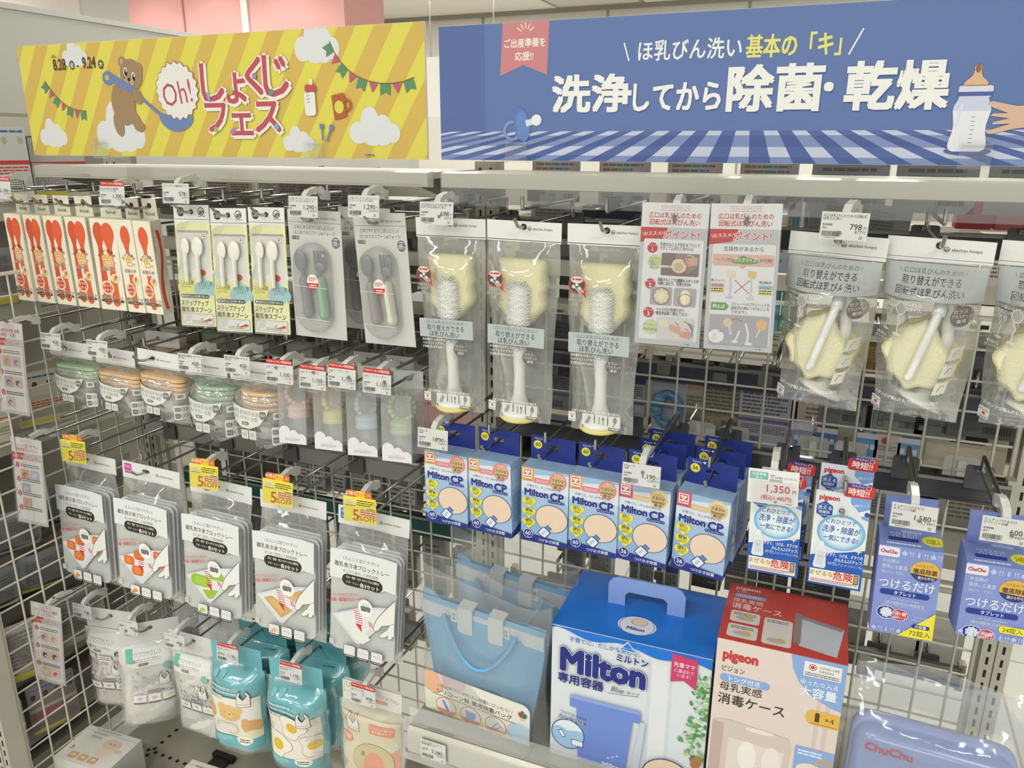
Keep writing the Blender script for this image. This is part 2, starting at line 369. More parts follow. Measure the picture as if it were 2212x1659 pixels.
def wire_panel(name, label, a0, a1, z0, z1, off, plane='y', at=0.0, loc=(0, 0, 0)):
    t = thing(name, label, 'wire panel', loc); m1 = MB(); m2 = MB()
    P = (lambda a, z, d=0: (a, at+d, z)) if plane == 'y' else (lambda a, z, d=0: (at-d, a, z))
    a = a0+off
    while a <= a1: m1.tube([P(a, z0), P(a, z1)], .0022, 'g:#D2CEC0', 6); a += .05
    z = z0
    while z <= z1+.001: m2.tube([P(a0, z, .004), P(a1, z, .004)], .0022, 'g:#D2CEC0', 6); z += .05
    f = MB()
    f.tube([P(a0, z0), P(a1, z0), P(a1, z1), P(a0, z1), P(a0, z0)], .004, 'g:#CCC8BA', 8)
    m1.build('vertical_wires', t); m2.build('horizontal_wires', t); f.build('frame', t)
# right bay: wires fall at x = .014 + n*.05 and z = 1.25 - n*.05
wire_panel('wire_panel', 'upper wire grid panel of the right bay behind the brushes', .028, .897, .85, 1.30, .04)
wire_panel('wire_panel', 'lower wire grid panel of the right bay behind the boxed sets', .028, .897, .13, .836, .04)
wire_panel('wire_panel', 'wire grid panel of the left bay behind the freezer trays', -.897, -.028, .136, 1.30, .006)
wire_panel('end_wire_panel', 'wire grid panel closing the left end of the fixture', -.453, -.032, .155, 1.30, .006, 'x', -.925)

def bar(x0, x1, z0, z1, y0, y1, key, label, name='hook_rail'):
    t = thing(name, label, 'rail', ((x0+x1)/2, 0, (z0+z1)/2)); w = (x1-x0)/2; h = (z1-z0)/2
    MB().box(-w, w, y0, y1, -h, h, key).box(-w, w, y0-.002, y0, h-.005, h, 'g:#8f8d88').box(-w, w, y0-.002, y0, -h, -h+.004, key).build('strip', t)
    for s in (-1, 1): MB().box(s*w-.006, s*w+.006, y0+.002, y1+.01, -h-.008, h+.008, 'm:#BDB9AB').build('end_bracket', t)
YR = (-.036, -.024)
bar(.03, .895, 1.392, 1.428, *YR, 'rail_smoky', 'dark hook rail behind the hanging bottle brushes')
bar(.03, .895, 1.014, 1.050, *YR, 'rail_smoky', 'dark hook rail holding the sterilizing tablet boxes')
bar(-.895, -.03, 1.392, 1.428, *YR, 'steel', 'hook rail above the orange spoon boxes')
bar(-.895, -.03, 1.110, 1.148, *YR, 'steel', 'hook rail above the bagged food containers')
bar(-.895, -.03, .872, .912, *YR, 'steel', 'brushed steel hook rail above the freezer tray bags')
bar(-.895, -.03, .49, .526, *YR, 'steel', 'hook rail above the bagged bibs')
bar(.03, .895, 1.128, 1.166, .05, .06, 'm:#55565F', 'blue grey hook rail on the far side behind the two point cards')
bar(.03, .895, .622, .66, .05, .06, 'm:#6f6d66', 'grey hook rail on the far side above the blue tub')
bar(-.895, -.03, .70, .745, .05, .06, '#2F5553', 'dark green rail on the far side behind the trays')
for x0, x1, z, l in ((.03, .895, 1.335, 'right'), (-.895, -.03, 1.335, 'left')):
    t = thing('cross_beam', f'cream cross beam above the wire panel of the {l} bay', 'beam', ((x0+x1)/2, 0, z)); w = (x1-x0)/2
    MB().box(-w, w, -.008, .012, -.013, .013, 'm:#BDB9AB').build('beam_tube', t)
    [MB().box(a-.002, a+.002, -.014, .014, -.02, .02, 'm:#A9A598').build('end_bracket', t) for a in (-w-.002, w+.002)]

# top shelves with their clear price rails
for x0, x1, l, s in ((-.915, -.013, 'yellow', 'left'), (.012, .915, 'blue', 'right')):
    t = thing('top_shelf', f'cream top shelf with clear price rail under the {l} sign', 'shelf', ((x0+x1)/2, 0, 1.5)); w = (x1-x0)/2
    MB().box(-w, w, -.185, -.016, -.004, .006, 'm:'+CREAM).build('board', t)
    MB().prism([(-.186, -.018), (-.206, -.016), (-.206, .006), (-.186, .008)], -w, w, 'g:#CFCBBB', 'x').build('price_rail', t)
    MB().box(-w, w, -.2095, -.2075, -.042 if s == 'right' else -.012, .011, 'acrylic').box(-w+.002, w-.002, -.21, -.207, -.043 if s == 'right' else -.014, -.0415 if s == 'right' else -.012, 'clear').build('clear_cover', t)
    for sx in (-w+.03, w-.03): MB().prism([(-.02, -.07), (-.02, -.004), (-.18, -.004), (-.17, -.02), (-.07, -.045)], sx-.002, sx+.002, 'm:#B9B5A7', 'x').build('bracket', t)

# base deck of the left bay
t = thing('base_deck', 'perforated grey base deck at the bottom of the left bay', 'shelf', (-.46, 0, 0))
m = MB(); m.box(-.44, .44, -.46, -.02, .10, .13, 'm:#A7A294'); 
for k in range(38): m.box(-.425+k*.023, -.417+k*.023, -.245, -.237, .13, .1306, '#1f1d1a')
for k in range(16): m.box(-.345, -.337, -.42+k*.023, -.412+k*.023, .13, .1306, '#1f1d1a')
m.build('deck', t); MB().box(-.44, .44, -.46, -.445, 0, .10, 'm:#8f8b7f').build('kick_plate', t)
t = thing('divider_strip', 'black divider strip lying on the perforated base deck', 'divider', (-.62, -.29, .1312)); MB().box(-.022, .022, -.16, .09, 0, .006, '#2b2926').build('strip', t); MB().box(-.03, .03, .09, .105, 0, .012, '#24221f').build('end_clip', t)

# ================================================================ printed sign boards
def stripes(A, x0, y0, x1, y1, per, slope, col, off=0):
    x = x0-(y1-y0)*slope-per
    while x < x1+per:
        p = [(x+off, y0), (x+per/2+off, y0), (x+per/2+off+(y1-y0)*slope, y1), (x+off+(y1-y0)*slope, y1)]; A.poly(p, col, True); x += per
def bunting(A, pts):
    A.line(pts, 1.1, '#7b5d3f')
    for i, ((x0, y0), (x1, y1)) in enumerate(zip(pts, pts[1:])):
        d = math.hypot(x1-x0, y1-y0); ux, uy = (x1-x0)/d, (y1-y0)/d; nx, ny = uy, -ux
        if ny > 0: nx, ny = -nx, -ny
        q = lambda a, b: (x0+ux*d*a+nx*b, y0+uy*d*a+ny*b-1.2)
        if i % 2 == 0: A.poly([q(.08, 0), q(.92, 0), q(.92, 17), q(.5, 12), q(.08, 17)], '#5F8E6C')
        else: A.poly([q(.1, 0), q(.9, 0), q(.5, 15)], '#B9607A')
def yellow_sign():
    A = Art(); A.rect(-450, -101, 450, 101, '#DCD25A'); A.n += 1; stripes(A, -450, -101, 450, 101, 69, .62, '#D2B25C', -16)
    for x, y, w, h in ((-297, 84, 62, 44), (-386, -58, 72, 50), (-205, -48, 118, 84), (252, 82, 84, 62), (203, -70, 62, 40), (355, -50, 92, 56)): A.cloud(x, y, w, h, '#DCDCDE')
    A.text('8.28', -340, 66, 28, '#5a4a3a', 'c', .03, sx=.72); A.ell(-307, 63, 7, 8, '#5a4a3a'); A.text('金', -307, 63, 11, '#e8e2d0', b=.02)
    A.text('-', -292, 64, 22, '#5a4a3a', b=.02); A.text('9.24', -262, 67, 28, '#5a4a3a', 'c', .03, sx=.72); A.ell(-232, 62, 7, 8, '#5a4a3a'); A.text('木', -232, 62, 11, '#e8e2d0', b=.02)
    A.text('2026', -352, 80, 7, '#5a4a3a')
    bunting(A, [(-387, 38), (-376, 24), (-364, 11), (-351, 0), (-336, -9), (-320, -15), (-303, -18), (-287, -19)])
    bunting(A, [(277, 81), (285, 64), (296, 49), (310, 36), (327, 26), (346, 19), (367, 15), (389, 14), (410, 16), (431, 22)])
    # a plain brown bear cub carrying a blue ladle
    b, c = '#A08464', '#C2A184'
    for x, y in ((-178, 64), (-140, 52)): A.ell(x, y, 9, 10, b); A.ell(x, y, 5, 6, c)
    A.ell(-160, 42, 27, 27, b); A.ell(-188, -8, 29, 38, b, 8); A.ell(-206, -44, 12, 22, b, 10); A.ell(-163, -36, 11, 26, b, 35); A.ell(-155, -48, 13, 9, b)
    A.ell(-168, 28, 12, 9, c)
    for x, y in ((-172, 47), (-154, 38)): A.ell(x, y, 5, 8, '#ece7dc'); A.ell(x+.5, y-1, 4, 6.5, '#33302c'); A.ell(x+1.5, y+2, 1.4, 2, '#ece7dc')
    A.ell(-166, 34, 4, 3, '#33302c'); A.line([(-166, 31), (-166, 26)], 1, '#33302c')
    l = '#7083B2'; A.ell(-218, 38, 14, 12, l); A.ell(-220, 39, 5, 5, '#D2B25C'); A.poly([(-216, 49), (-210, 30), (-158, 8), (-152, 14), (-160, 24)], l); A.line([(-156, 14), (-128, -8), (-100, -28)], 6, l)
    A.poly([(-102, -24)]+[(-63+40*cos(R(a)), -30+27*sin(R(a))) for a in range(180, 361, 12)]+[(-40, -34)], l)
    A.ell(-200, 14, 12, 9, b, -40); A.ell(-150, 4, 11, 14, b, 30)
    A.star(-54, 12, 46, 51, 20, '#9a7350'); A.star(-54, 12, 44.6, 49.6, 20, '#E4E1DD'); A.text('Oh!', -55, 10, 56, '#B8525C', b=.0, rot=8, sx=.82)
    red = '#BC5560'
    def glyph(s, x, y, h): A.text(s, x+1.5, y-1.5, h, '#E9E4DC', b=.11); A.text(s, x, y, h, red, b=.035)
    for s, x, y, h in (('し', 28, 24, 74), ('ょ', 79, 20, 70), ('く', 120, 32, 68), ('じ', 166, 32, 76), ('フ', 30, -32, 64), ('ェ', 86, -38, 66), ('ス', 143, -32, 66)): glyph(s, x, y, h)
    for x, y, q, rx, ry in ((18, 0, '#84A9CC', 3.2, 9), (68, 8, '#A9B955', 6, 5), (122, 32, '#A984B4', 5, 5), (155, 6, '#5E9A93', 6, 4.5), (28, -54, '#A9B955', 5, 5), (66, -57, '#A984B4', 8, 4), (160, -50, '#84A9CC', 5, 5)): A.ell(x, y, rx, ry, q, 20)
    A.rr(222, -33, 244, 6, 6, '#E6E5E2'); A.rr(224, 4, 246, 16, 4, '#BC5A54'); A.ell(237, 20, 3.5, 5, '#E6DCC8')
    for k in range(4): A.line([(226, -12+k*5), (233, -11+k*5)], 1.2, '#7b8aa6')
    A.ring(304, -17, 10, 4, '#B3623E'); A.poly([(276, -2), (300, 2), (304, -34), (280, -40)], '#B3623E'); A.ell(290, -20, 9, 10, '#DCD25A'); A.line([(254, -72), (253, -54)], 3, '#7083B2'); A.rect(249, -54, 257, -46, '#7083B2'); A.line([(262, -74), (270, -56)], 3, '#7083B2'); A.ell(272, -52, 4, 5.5, '#7083B2', -20)
    A.rect(336, -97, 352, -93, '#c9c6ba').fine(336, -97, 352, -93, 1, '#444444')
    A.clip(-450, -101, 450, 101)
    t = thing('yellow_sign_board', 'long yellow striped sign board with a bear holding a ladle', 'sign', (-.465, -.2, 1.6275))
    MB().box(-.45, .45, 0, .005, -.1015, .1015, '#D9D7D0').art(A, (0, -.0002, 0)).build('panel', t)
    for x in (-.26, .236): acry(t, x)
def acry(t, x):
    MB().box(x-.018, x+.018, -.008, -.0055, -.1055, -.075, 'clear').box(x-.019, x+.019, -.0085, -.006, -.0765, -.0745, 'acrylic').box(x-.018, x+.018, -.0055, .008, -.104, -.1015, 'clear').build('clear_clip', t)
yellow_sign()
def blue_sign():
    A = Art(); A.rect(-450, -101, 450, 92, '#6379AC'); A.rect(-450, -101, -373, 92, '#5B6FA3')
    n = 17
    for r, (y0, y1, a, b) in enumerate(((-65, -59, '#5A6CA2', '#C3C8DC'), (-80, -65, '#4F6098', '#8291BE'), (-93, -80, '#566AA0', '#C6CBDE'), (-101, -93, '#4F6098', '#8291BE'))):
        A.rect(-382, y0, 450, y1, a)
        vx, k = 15, .0143
        for i in range(-16, 20):
            f = lambda u, y: vx+(u-vx)*(1+(-59-y)*k)
            x0, x1 = vx-14+i*36.0, vx-14+i*36.0+18
            A.poly([(f(x0, y1), y1), (f(x1, y1), y1), (f(x1, y0), y0), (f(x0, y0), y0)], b, i > -16)
    A.poly([(-344, 92), (-271, 92), (-274, 20), (-311, 34), (-348, 20)], '#CC8588')
    for a in (-50, -25, 0, 25, 50): A.line([(-308+9*sin(R(a)), 74+9*cos(R(a))), (-308+17*sin(R(a)), 74+17*cos(R(a)))], 1.4, '#F1E6DC', a > -50)
    A.text('ご出産準備を', -309, 64, 13, '#F1E9E2', b=.025, maxw=64); A.text('応援!!', -310, 46, 13, '#F1E9E2', b=.025, sx=.9)
    A.line([(-160, 58), (-152, 34)], 2, '#ECECE8'); A.text('ほ乳びん洗い', -139, 46, 28, '#ECECE8', 'l', .022, maxw=139)
    A.text('基本の「キ」', 6, 46, 30, '#E2DE7C', 'l', .035, maxw=116); A.line([(132, 32), (146, 62)], 2, '#ECECE8')
    for s, x, y, h, w in (('洗浄', -264, -8, 53, 116), ('してから', -143, -14, 42, 120), ('除菌', -13, -6, 60, 118), ('・', 108, -6, 46, None), ('乾燥', 134, -6, 60, 116)):
        b = .058 if h > 50 else .040; A.text(s, x+.8, y-1.2, h, '#4E6196', 'l', b, fit=w); A.text(s, x, y, h, '#EDECE8', 'l', b, fit=w)
    # dummy and bottle printed on the cloth
    A.ring(-328, -58, 15, 5, '#7F97C8'); A.ell(-314, -48, 12, 24, '#5F7DBA', 8); A.ell(-311, -52, 11, 22, '#6C88C4', 8); A.line([(-306, -48), (-292, -44)], 9, '#D9DCE8'); A.ell(-289, -43, 8, 8, '#E6E8EE')
    A.ell(281, -84, 26, 5, '#55659C')
    pr = [(16, -21), (17, -25), (20, -31), (20.6, -37), (19, -46), (17.6, -54), (18, -62), (20, -70), (21, -77), (19.6, -82), (15, -84.5)]
    bot = lambda lo: [(279+r, y) for r, y in pr if y <= lo]+[(279-r, y) for r, y in pr[::-1] if y <= lo]
    A.poly(bot(-20), '#C9CFE4'); A.poly(bot(-36), '#E3E3EA'); A.poly([(266, -30), (269, -28), (267, -50), (264, -60), (263, -50)], '#D6DAEA'); A.rr(261.5, -21, 298.5, -8, 3, '#D6D8E8'); A.rect(261.5, -20, 298.5, -15, '#5566A0')
    tp = [(12.5, -8), (13, -5), (10, -1.5), (6.4, 1.5), (4.4, 5), (3.6, 9), (4, 12.5), (2.6, 15), (0, 16)]
    A.poly([(279+r, y) for r, y in tp]+[(279-r, y) for r, y in tp[::-1]], '#D9B48E'); A.ell(279, 11.5, 3, 5, '#9A6548'); A.rect(267, -8.6, 291, -7, '#B98a5e')
    for k in range(7): A.line([(280, -44-k*5), (284, -44-k*5)], .8, '#8a92b4', k > 0)
    s = '#D6B39B'; A.poly([(450, -28), (420, -30), (380, -30), (344, -31), (326, -32), (300, -26), (294, -28), (300, -33), (318, -40), (302, -40), (300, -43), (320, -46), (304, -50), (303, -53), (322, -52), (300, -60), (298, -63), (304, -64), (326, -58), (350, -55), (380, -50), (420, -56), (450, -60)], s); A.ell(343, -39, 8, 6, '#C79F86'); A.ell(342, -38, 5, 4, '#DDBBA4')
    A.clip(-450, -101, 450, 92)
    t = thing('blue_sign_board', 'long blue sign board printed with a baby bottle and white lettering', 'sign', (.46, -.2, 1.6275))
    MB().box(-.45, .45, 0, .005, -.1015, .0925, '#BFC4D2').art(A, (0, -.0002, 0)).build('panel', t)
    for x in (-.32, .29): acry(t, x)
blue_sign()
# ================================================================ hooks and price tags
def hook(x, z, label, upper='tip', y1=-.292, yb=-.05, y0=-.038, dz=.026, group='chrome display hooks'):
    t = thing('display_hook', label, 'hook', (x, y0, z), group=None)
    Y = lambda y: y-y0
    MB().tube([(0, Y(yb), 0), (0, Y(y1+.012), 0), (0, Y(y1), .003), (0, Y(y1-.012), .014)], .0026, 'chrome', 8).build('lower_rod', t)
    m = MB(); pts = [(0, Y(yb), 0), (0, Y(yb), dz), (0, Y(-.26), dz)]
    if upper == 'tip': pts += [(0, Y(-.272), dz), (0, Y(-.275), dz+.004), (0, Y(-.275), dz+.018)]
    m.tube(pts, .0026, 'chrome', 8).build('upper_rod', t)
    MB().rbox(-.019, .019, -.034, .004, .004, -.004, -.001, 'm:#77756f' if x < 0 else 'm:#5f5e5e').box(-.006, .006, -.012, -.003, -.003, .003, 'chrome').build('mount_plate', t)
    return t
def price_tag(x, z, label, name, price, tax, w=.054, h=.033, ypr=(0, -6, 0), kind='white', y=-.300, red=False, arm=True, l2=None):
    t = thing('price_tag', label, 'price tag', (x, y, z), ypr); W2, H2 = w*500, h*500
    A = Art(); A.rect(-W2, -H2, W2, H2, '#E4E3DF')
    big = red
    A.text(name, -W2+2, H2-4.2, 4.0, '#3b3a38', 'l', .02, maxw=2*W2-5)
    if l2: A.text(l2, -W2+2, H2-8.0, 3.8, '#3b3a38', 'l', .02, maxw=2*W2-5)
    A.text(price, W2-7, -.2, 9.6, '#3b3a38', 'r', .02); A.text('円', W2-2, -1.4, 4, '#3b3a38', 'r')
    A.text(tax, W2-6.5, -6.2, 5.6, '#4b4a48', 'r'); A.text('円)', W2-1.5, -6.4, 3.6, '#4b4a48', 'r')
    A.text('本体価格', -W2+2, 1.2, 3.0, '#4b4a48', 'l', .02); A.text('(税込', -W2+2, -2.6, 3.0, '#4b4a48', 'l')
    A.bars(-W2+2.5, -H2+3.6, -W2+24, -H2+10, seed=len(label)); A.fine(-W2+6, -H2+1.4, -W2+20, -H2+2.8, 1, '#77756f'); A.fine(W2-9, -H2+1.6, W2-5, -H2+5.6, 2, '#77756f')
    MB().box(-w/2, w/2, -.0006, 0, -h/2, h/2, '#E4E3DF').art(A, (0, -.0007, 0)).build('card', t)
    if red:
        B = Art(); B.rr(-W2+.6, -5, W2-2, 8.5, 2.5, '#C33A36'); B.text('アカチャンホンポ限定商品', -1, 4.6, 4.6, '#EFE6E0', b=.02, maxw=2*W2-6)
        MB().rbox(-w/2+.0006, w/2-.002, h/2-.006, h/2+.0085, .0025, .0002, .0006, '#C33A36').art(B, (0, .0001, h/2)).build('red_header', t)
    pane(-w/2-.0012, w/2+.0012, -h/2-.003, h/2+.001).box(-.012, .012, -.002, 0, -h/2-.0055, -h/2-.003, 'acrylic').build('sleeve', t)
    if arm: clip_arm(t, h/2)
    return t
def clip_arm(t, top, dy=0.0):
    P = [(.001, -.004), (.0005, .003), (.008, .010), (.030, .0165), (.046, .0165), (.050, .0125), (.066, .0115), (.066, -.003), (.052, -.003), (.047, .003), (.034, .0075), (.014, .003), (.004, -.004)]
    MB().prism([(y+.0012, z+top) for y, z in P], -.0048, .0048, 'g:#DAD9D4', 'x').ball(0, .047, top+.0165, .0022, 'chrome', 8).build('clip_arm', t)
def pane(x0, x1, z0, z1, y=-.0026, k='clear'):
    return MB().add([(x0, y, z0), (x1, y, z0), (x1, y, z1), (x0, y, z1)], [(0, 1, 2, 3)], k)
def off_tag(x, z, label, ypr):
    t = thing('discount_tag', label, 'discount tag', (x, -.302, z), ypr)
    A = Art(); A.rect(-32, -24, 32, 24, '#EBDD42'); A.rect(-29, 8, -8, 20, '#E2D68E'); A.ell(-20, 14, 6, 4, '#D9C9A0'); A.fine(-29, 6, -8, 9, 1, '#6d6430'); A.fine(-5, 8, 29, 20, 3, '#5b5430')
    A.text('5', -8, -9, 30, '#C2412F', b=.02); A.text('%OFF', 14, -14, 14, '#C2412F', b=.02, maxw=36); A.rect(2, -8, 30, 2, '#C0453B'); A.fine(3.5, -7, 29, 1.5, 2, '#EAD9C8'); A.fine(15, 2.5, 30, 6, 1, '#5b5430'); A.rect(-28, -20, -25, -14, '#D8D0A0')
    MB().box(-.032, .032, -.0006, 0, -.024, .024, '#EBDD42').art(A, (0, -.0007, 0)).build('card', t)
    B = Art(); B.text('お得な', -16, 4, 8, '#F0E5C8', b=.02); B.rect(-6, -4, 11, 10, '#E9C24A'); B.text('3セット', 2.5, 4, 7, '#C25A2C', b=.02, maxw=16); B.text('入', 18, 4, 7, '#F0E5C8', b=.02)
    MB().rbox(-.025, .024, .018, .036, .003, .0002, .0007, '#D9703A').art(B, (0, .0001, .026)).build('orange_header', t)
    pane(-.033, .033, -.027, .016).build('sleeve', t); clip_arm(t, .020); return t

LOGO = '#8d8b87'
def logo(A, x, y, h=5.0, col=LOGO):                                   # round "ah" mark and shop wordmark
    A.ring(x-h*3.4, y, h*.62, h*.16, col); A.text('ah', x-h*3.4, y, h*.95, col, b=.03); A.text('akachan honpo', x-h*2.4, y, h, col, 'l', .012)
def header(t, w, h, hz, col='#E2E1DE', art=None, hx=0.0, rx=.0048, rz=.0045, name='header_card'):
    m = MB(); m.holed(-w/2, w/2, -h+hz, hz, hx, 0, rx, rz, -.0008, .0008, col)
    if art: m.art(art, (0, -.0009, 0))
    return m.build(name, t)
def made_in(A, x, y, s=1.0):
    A.rr(x-6*s, y-8*s, x+6*s, y+8*s, 1.5*s, '#DDDCD8'); A.text('Made', x, y+4.6*s, 4.6*s, '#55534f'); A.ell(x, y, 1.9*s, 1.9*s, '#CB4A45'); A.text('Japan', x, y-4.8*s, 4.4*s, '#55534f')

# ================================================================ orange spoon boxes
def spoonshape(A, x, top, hw, hh, bw, bot, col):
    A.ell(x, top-hh, hw, hh, col); A.poly([(x-hw*.86, top-hh*1.4), (x+hw*.86, top-hh*1.4), (x+bw*.62, top-hh*2.35), (x+bw, bot+bw), (x-bw, bot+bw), (x-bw*.62, top-hh*2.35)], col); A.ell(x, bot+bw, bw, bw, col)
OR, OR2 = '#DC6440', '#D2583A'
def spoon_box(x, label, w, two, ypr, single_side=False):
    h, d = .174, .026; t = thing('spoon_box', label, 'spoon box', (x, -.27, 1.328), ypr); W2 = w*500
    A = Art(); A.rect(-W2, -87, W2, 87, '#E9E2CE')
    if two: spoonshape(A, -W2*.42, 80, W2*.42, 19, W2*.30, -78, OR2); spoonshape(A, W2*.30, 80, W2*.50, 21, W2*.30, -80, OR)
    else: spoonshape(A, 0, 76, W2*.55, 19, W2*.32, -80, OR)
    k = W2/26
    A.ell(0, 5, 13*k, 20, '#E9E2CE') if not two else A.poly([(-10*k, 18), (12*k, 18), (12*k, -4), (-10*k, -4)], '#E0A080')
    A.arc('あつい温度を', 0, 8, 18*k, 7, '#6b4636', 150, 30, .02); A.text('色', 0, 10, 21, '#EFE6D2', b=.10, sx=k); A.text('色', 0, 10, 21, '#D9A53C', b=.03, sx=k)
    for a in (25, 45, 65): A.line([(9*k+3*cos(R(a)), 18+3*sin(R(a))), (9*k+6*cos(R(a)), 18+6*sin(R(a)))], .8, '#C84A36')
    A.text('で', 14*k, 4, 7, '#6b4636', halo='#E9E2CE'); A.text('お知らせ', 0, -8, 7.5, '#6b4636', b=.02, halo='#E9E2CE', maxw=1.4*W2)
    A.ell(11*k, -25, 9*k, 9, '#E6D9C4'); A.ell(11*k, -27, 6*k, 4, '#C9C14A', 40); A.ell(13*k, -23, 4*k, 3, '#DC6440', 40); A.text('あちち', 9*k, -20, 3.4, '#C84A36')
    A.ell(-7*k, -44, 14*k, 14, '#E9D3A8'); A.ell(-7*k, -44, 12*k, 12, '#EBC8A0'); A.ell(-7*k, -44, 10*k, 10, '#CC3F36'); A.text('あちち', -7*k, -40, 7, '#F0DFCF', b=.02, maxw=17*k); A.text('分かる', -7*k, -48, 7, '#F0DFCF', b=.02, maxw=17*k)
    A.text('離乳食スプーン', 0, -62, 7, '#6b4636', b=.02, maxw=1.85*W2, halo='#E9E2CE'); A.rr(-W2*.9, -71.5, W2*.9, -66.5, 2, '#55453c'); A.text('ペースト用/スープ用', 0, -69, 4.2, '#E9E2CE', maxw=1.7*W2)
    S = Art(); S.rect(-13, -87, 13, 87, '#DDD5C0')
    if single_side: S.poly([(-4+5*sin(i/5), 70-i*4.8) for i in range(32)]+[(4-(1.5 if 4 < i < 20 else 0)+5*sin(i/5), 70-i*4.8) for i in range(31, -1, -1)], OR2)
    S.fine(-11, 30, -7, 80, 16, '#a59a88')
    m = MB().box(-w/2, w/2, 0, d, -h/2, h/2, '#E6DFCB').art(A, (0, -.0002, 0)).art(S, (w/2+.0002, d/2, 0), (0, 1, 0), (0, 0, 1), (1, 0, 0)); m.build('carton', t)
    B = Art(); B.text('Richell', 0, 9.5, 8.4, '#5E8F80', b=.03, maxw=w*800)
    m = MB(); tw = w*.86; m.prism([(-tw/2, h/2), (tw/2, h/2), (tw/2-.001, h/2+.008), (-tw/2+.001, h/2+.008)], d-.0008, d, '#E6DFCB')
    m.holed(-tw/2+.001, tw/2-.001, h/2+.008, h/2+.037, 0, h/2+.024, .0055, .005, d-.0008, d, '#E6DFCB').art(B, (0, d-.001, h/2)); m.build('hang_tab', t)
    hook(x-.002, 1.437, 'chrome hook holding the '+label, 'tag' if x in (-.917, -.616) else 'tip'); return t
SB = [(-.917, .052, 1, (-4, 0, 0), 'leftmost orange two-spoon box at the left end of its row'), (-.860, .052, 1, (-3, 1, 0), 'second orange two-spoon box from the left end of its row'), (-.802, .052, 1, (0, 1, 0), 'third orange two-spoon box from the left end'),
      (-.741, .052, 1, (3, 1, 0), 'fourth orange two-spoon box from the left end of its row'), (-.672, .058, 1, (6, 1, 1), 'orange two-spoon box hanging under the red-topped 1,300 yen tag'),
      (-.616, .044, 0, (-1, 1, -1), 'single orange spoon box just right of the 1,300 yen tag'), (-.571, .042, 0, (1, 3, 1), 'rightmost orange spoon box with a spoon printed on its side')]
for x, w, two, ypr, l in SB: spoon_box(x, l, w, two, ypr, x == -.571)

# ================================================================ pale yellow spoon packs
def spoon_mesh(m, x, z, ln, hw, hh, k, y=-.006, bw=.0042):
    m.ball(x, y, z, hw, k, 14, 1, .28, hh/hw); m.tube([(x, y, z-hh*.6), (x, y-.001, z-hh-.012), (x, y, z-ln)], bw, k, 8)
def spoon_pack(x, label, ypr, dz=0.0):
    w, h, z0 = .0745, .214, .012; t = thing('spoon_pack', label, 'spoon pack', (x, -.268, 1.4345+dz), ypr); W2 = 37.2
    H = Art(); H.ell(-22, 0, 8, 8, '#3b3a38'); H.text('5ヵ月', -22, -1.5, 6, '#E2E1DE', b=.02); H.text('対象年齢', -22, 4, 2.6, '#E2E1DE'); H.text('ah', 22, 1, 11, '#2e2d2b', b=.04); H.ring(21, 1, 7, 1.2, '#2e2d2b'); H.text('akachan honpo', 22, -7, 2.8, '#2e2d2b', maxw=15); H.rect(-W2, -13.2, W2, -12.6, '#3b3a38')
    header(t, w, .030, z0, art=H)
    A = Art(); A.rect(-W2, -202, W2, -17, '#E3E2AE'); A.rect(-W2+4, -47, W2-4, -32, '#A5A49A'); A.rr(-W2+4, -110, W2-4, -36, 4, '#D9D8D3'); A.ell(-22, -106, 16, 7, '#C9D6CF', -25); A.ell(20, -108, 20, 9, '#DCDAD6', 15)
    A.ell(12, -107, 11, 6.5, '#C7573C', 8); A.ell(12, -106, 7, 3.5, '#B8472F', 8); A.poly([(-8, -104), (6, -96), (4, -112), (-6, -114)], '#E6E5E0')
    A.cloud(-19, -128, 38, 30, '#E6DF6E'); A.cloud(19, -130, 46, 34, '#9CC6C6'); A.text('ごっくん期', -20, -124, 7.5, '#4b4a3e', maxw=30); A.text('ぱくぱく期', 19, -125, 7.8, '#3e4c4c', maxw=32); A.text('におすすめ', -22, -132, 4.4, '#4b4a3e'); A.text('におすすめ', 18, -133, 4.4, '#3e4c4c'); A.line([(-W2+5, -128), (-6, -128)], .6, '#4b4a3e'); A.line([(5, -129.5), (34, -129.5)], .6, '#3e4c4c')
    A.rr(-34, -152, 26, -145, 3, '#3b3833'); A.text('離乳食デビューから長く使える!', -4, -148.5, 4.6, '#EAE8D8', b=.02, maxw=56); A.text('ステップアップ', -34, -161, 10.5, '#3b3833', 'l', .012, maxw=58); A.text('離乳食スプーン', -34, -173, 10.5, '#3b3833', 'l', .012, maxw=64)
    A.rect(-34, -199, 33, -180, '#6d6c66'); A.rect(-33.5, -198.5, 32.5, -180.5, '#D3D2CE'); A.ell(-20, -188, 9, 5.5, '#B9BBC0', 40); A.line([(-26, -193), (-33, -198)], 3, '#B9BBC0'); A.ell(18, -190, 12, 3, '#C7432F'); A.ell(20, -186, 12, 3, '#E0DFDA', 25); A.fine(-14, -197, 20, -192, 2, '#6d6c66')
    made_in(A, 24, -42, .8)
    MB().box(-w/2, w/2, 0, .0008, -.202, -.017, '#E3E2AE').art(A, (0, -.0002, 0)).build('backing_card', t)
    for sx, hw, hh in ((-.014, .0095, .0155), (.012, .0125, .018)):
        m = MB(); spoon_mesh(m, sx, -.060, .062, hw, hh, 'g:#E6E3D6'); m.build('spoon', t)
    film_bag(t, w+.004, -.014, -.205, .005, 'film', back=False); return t
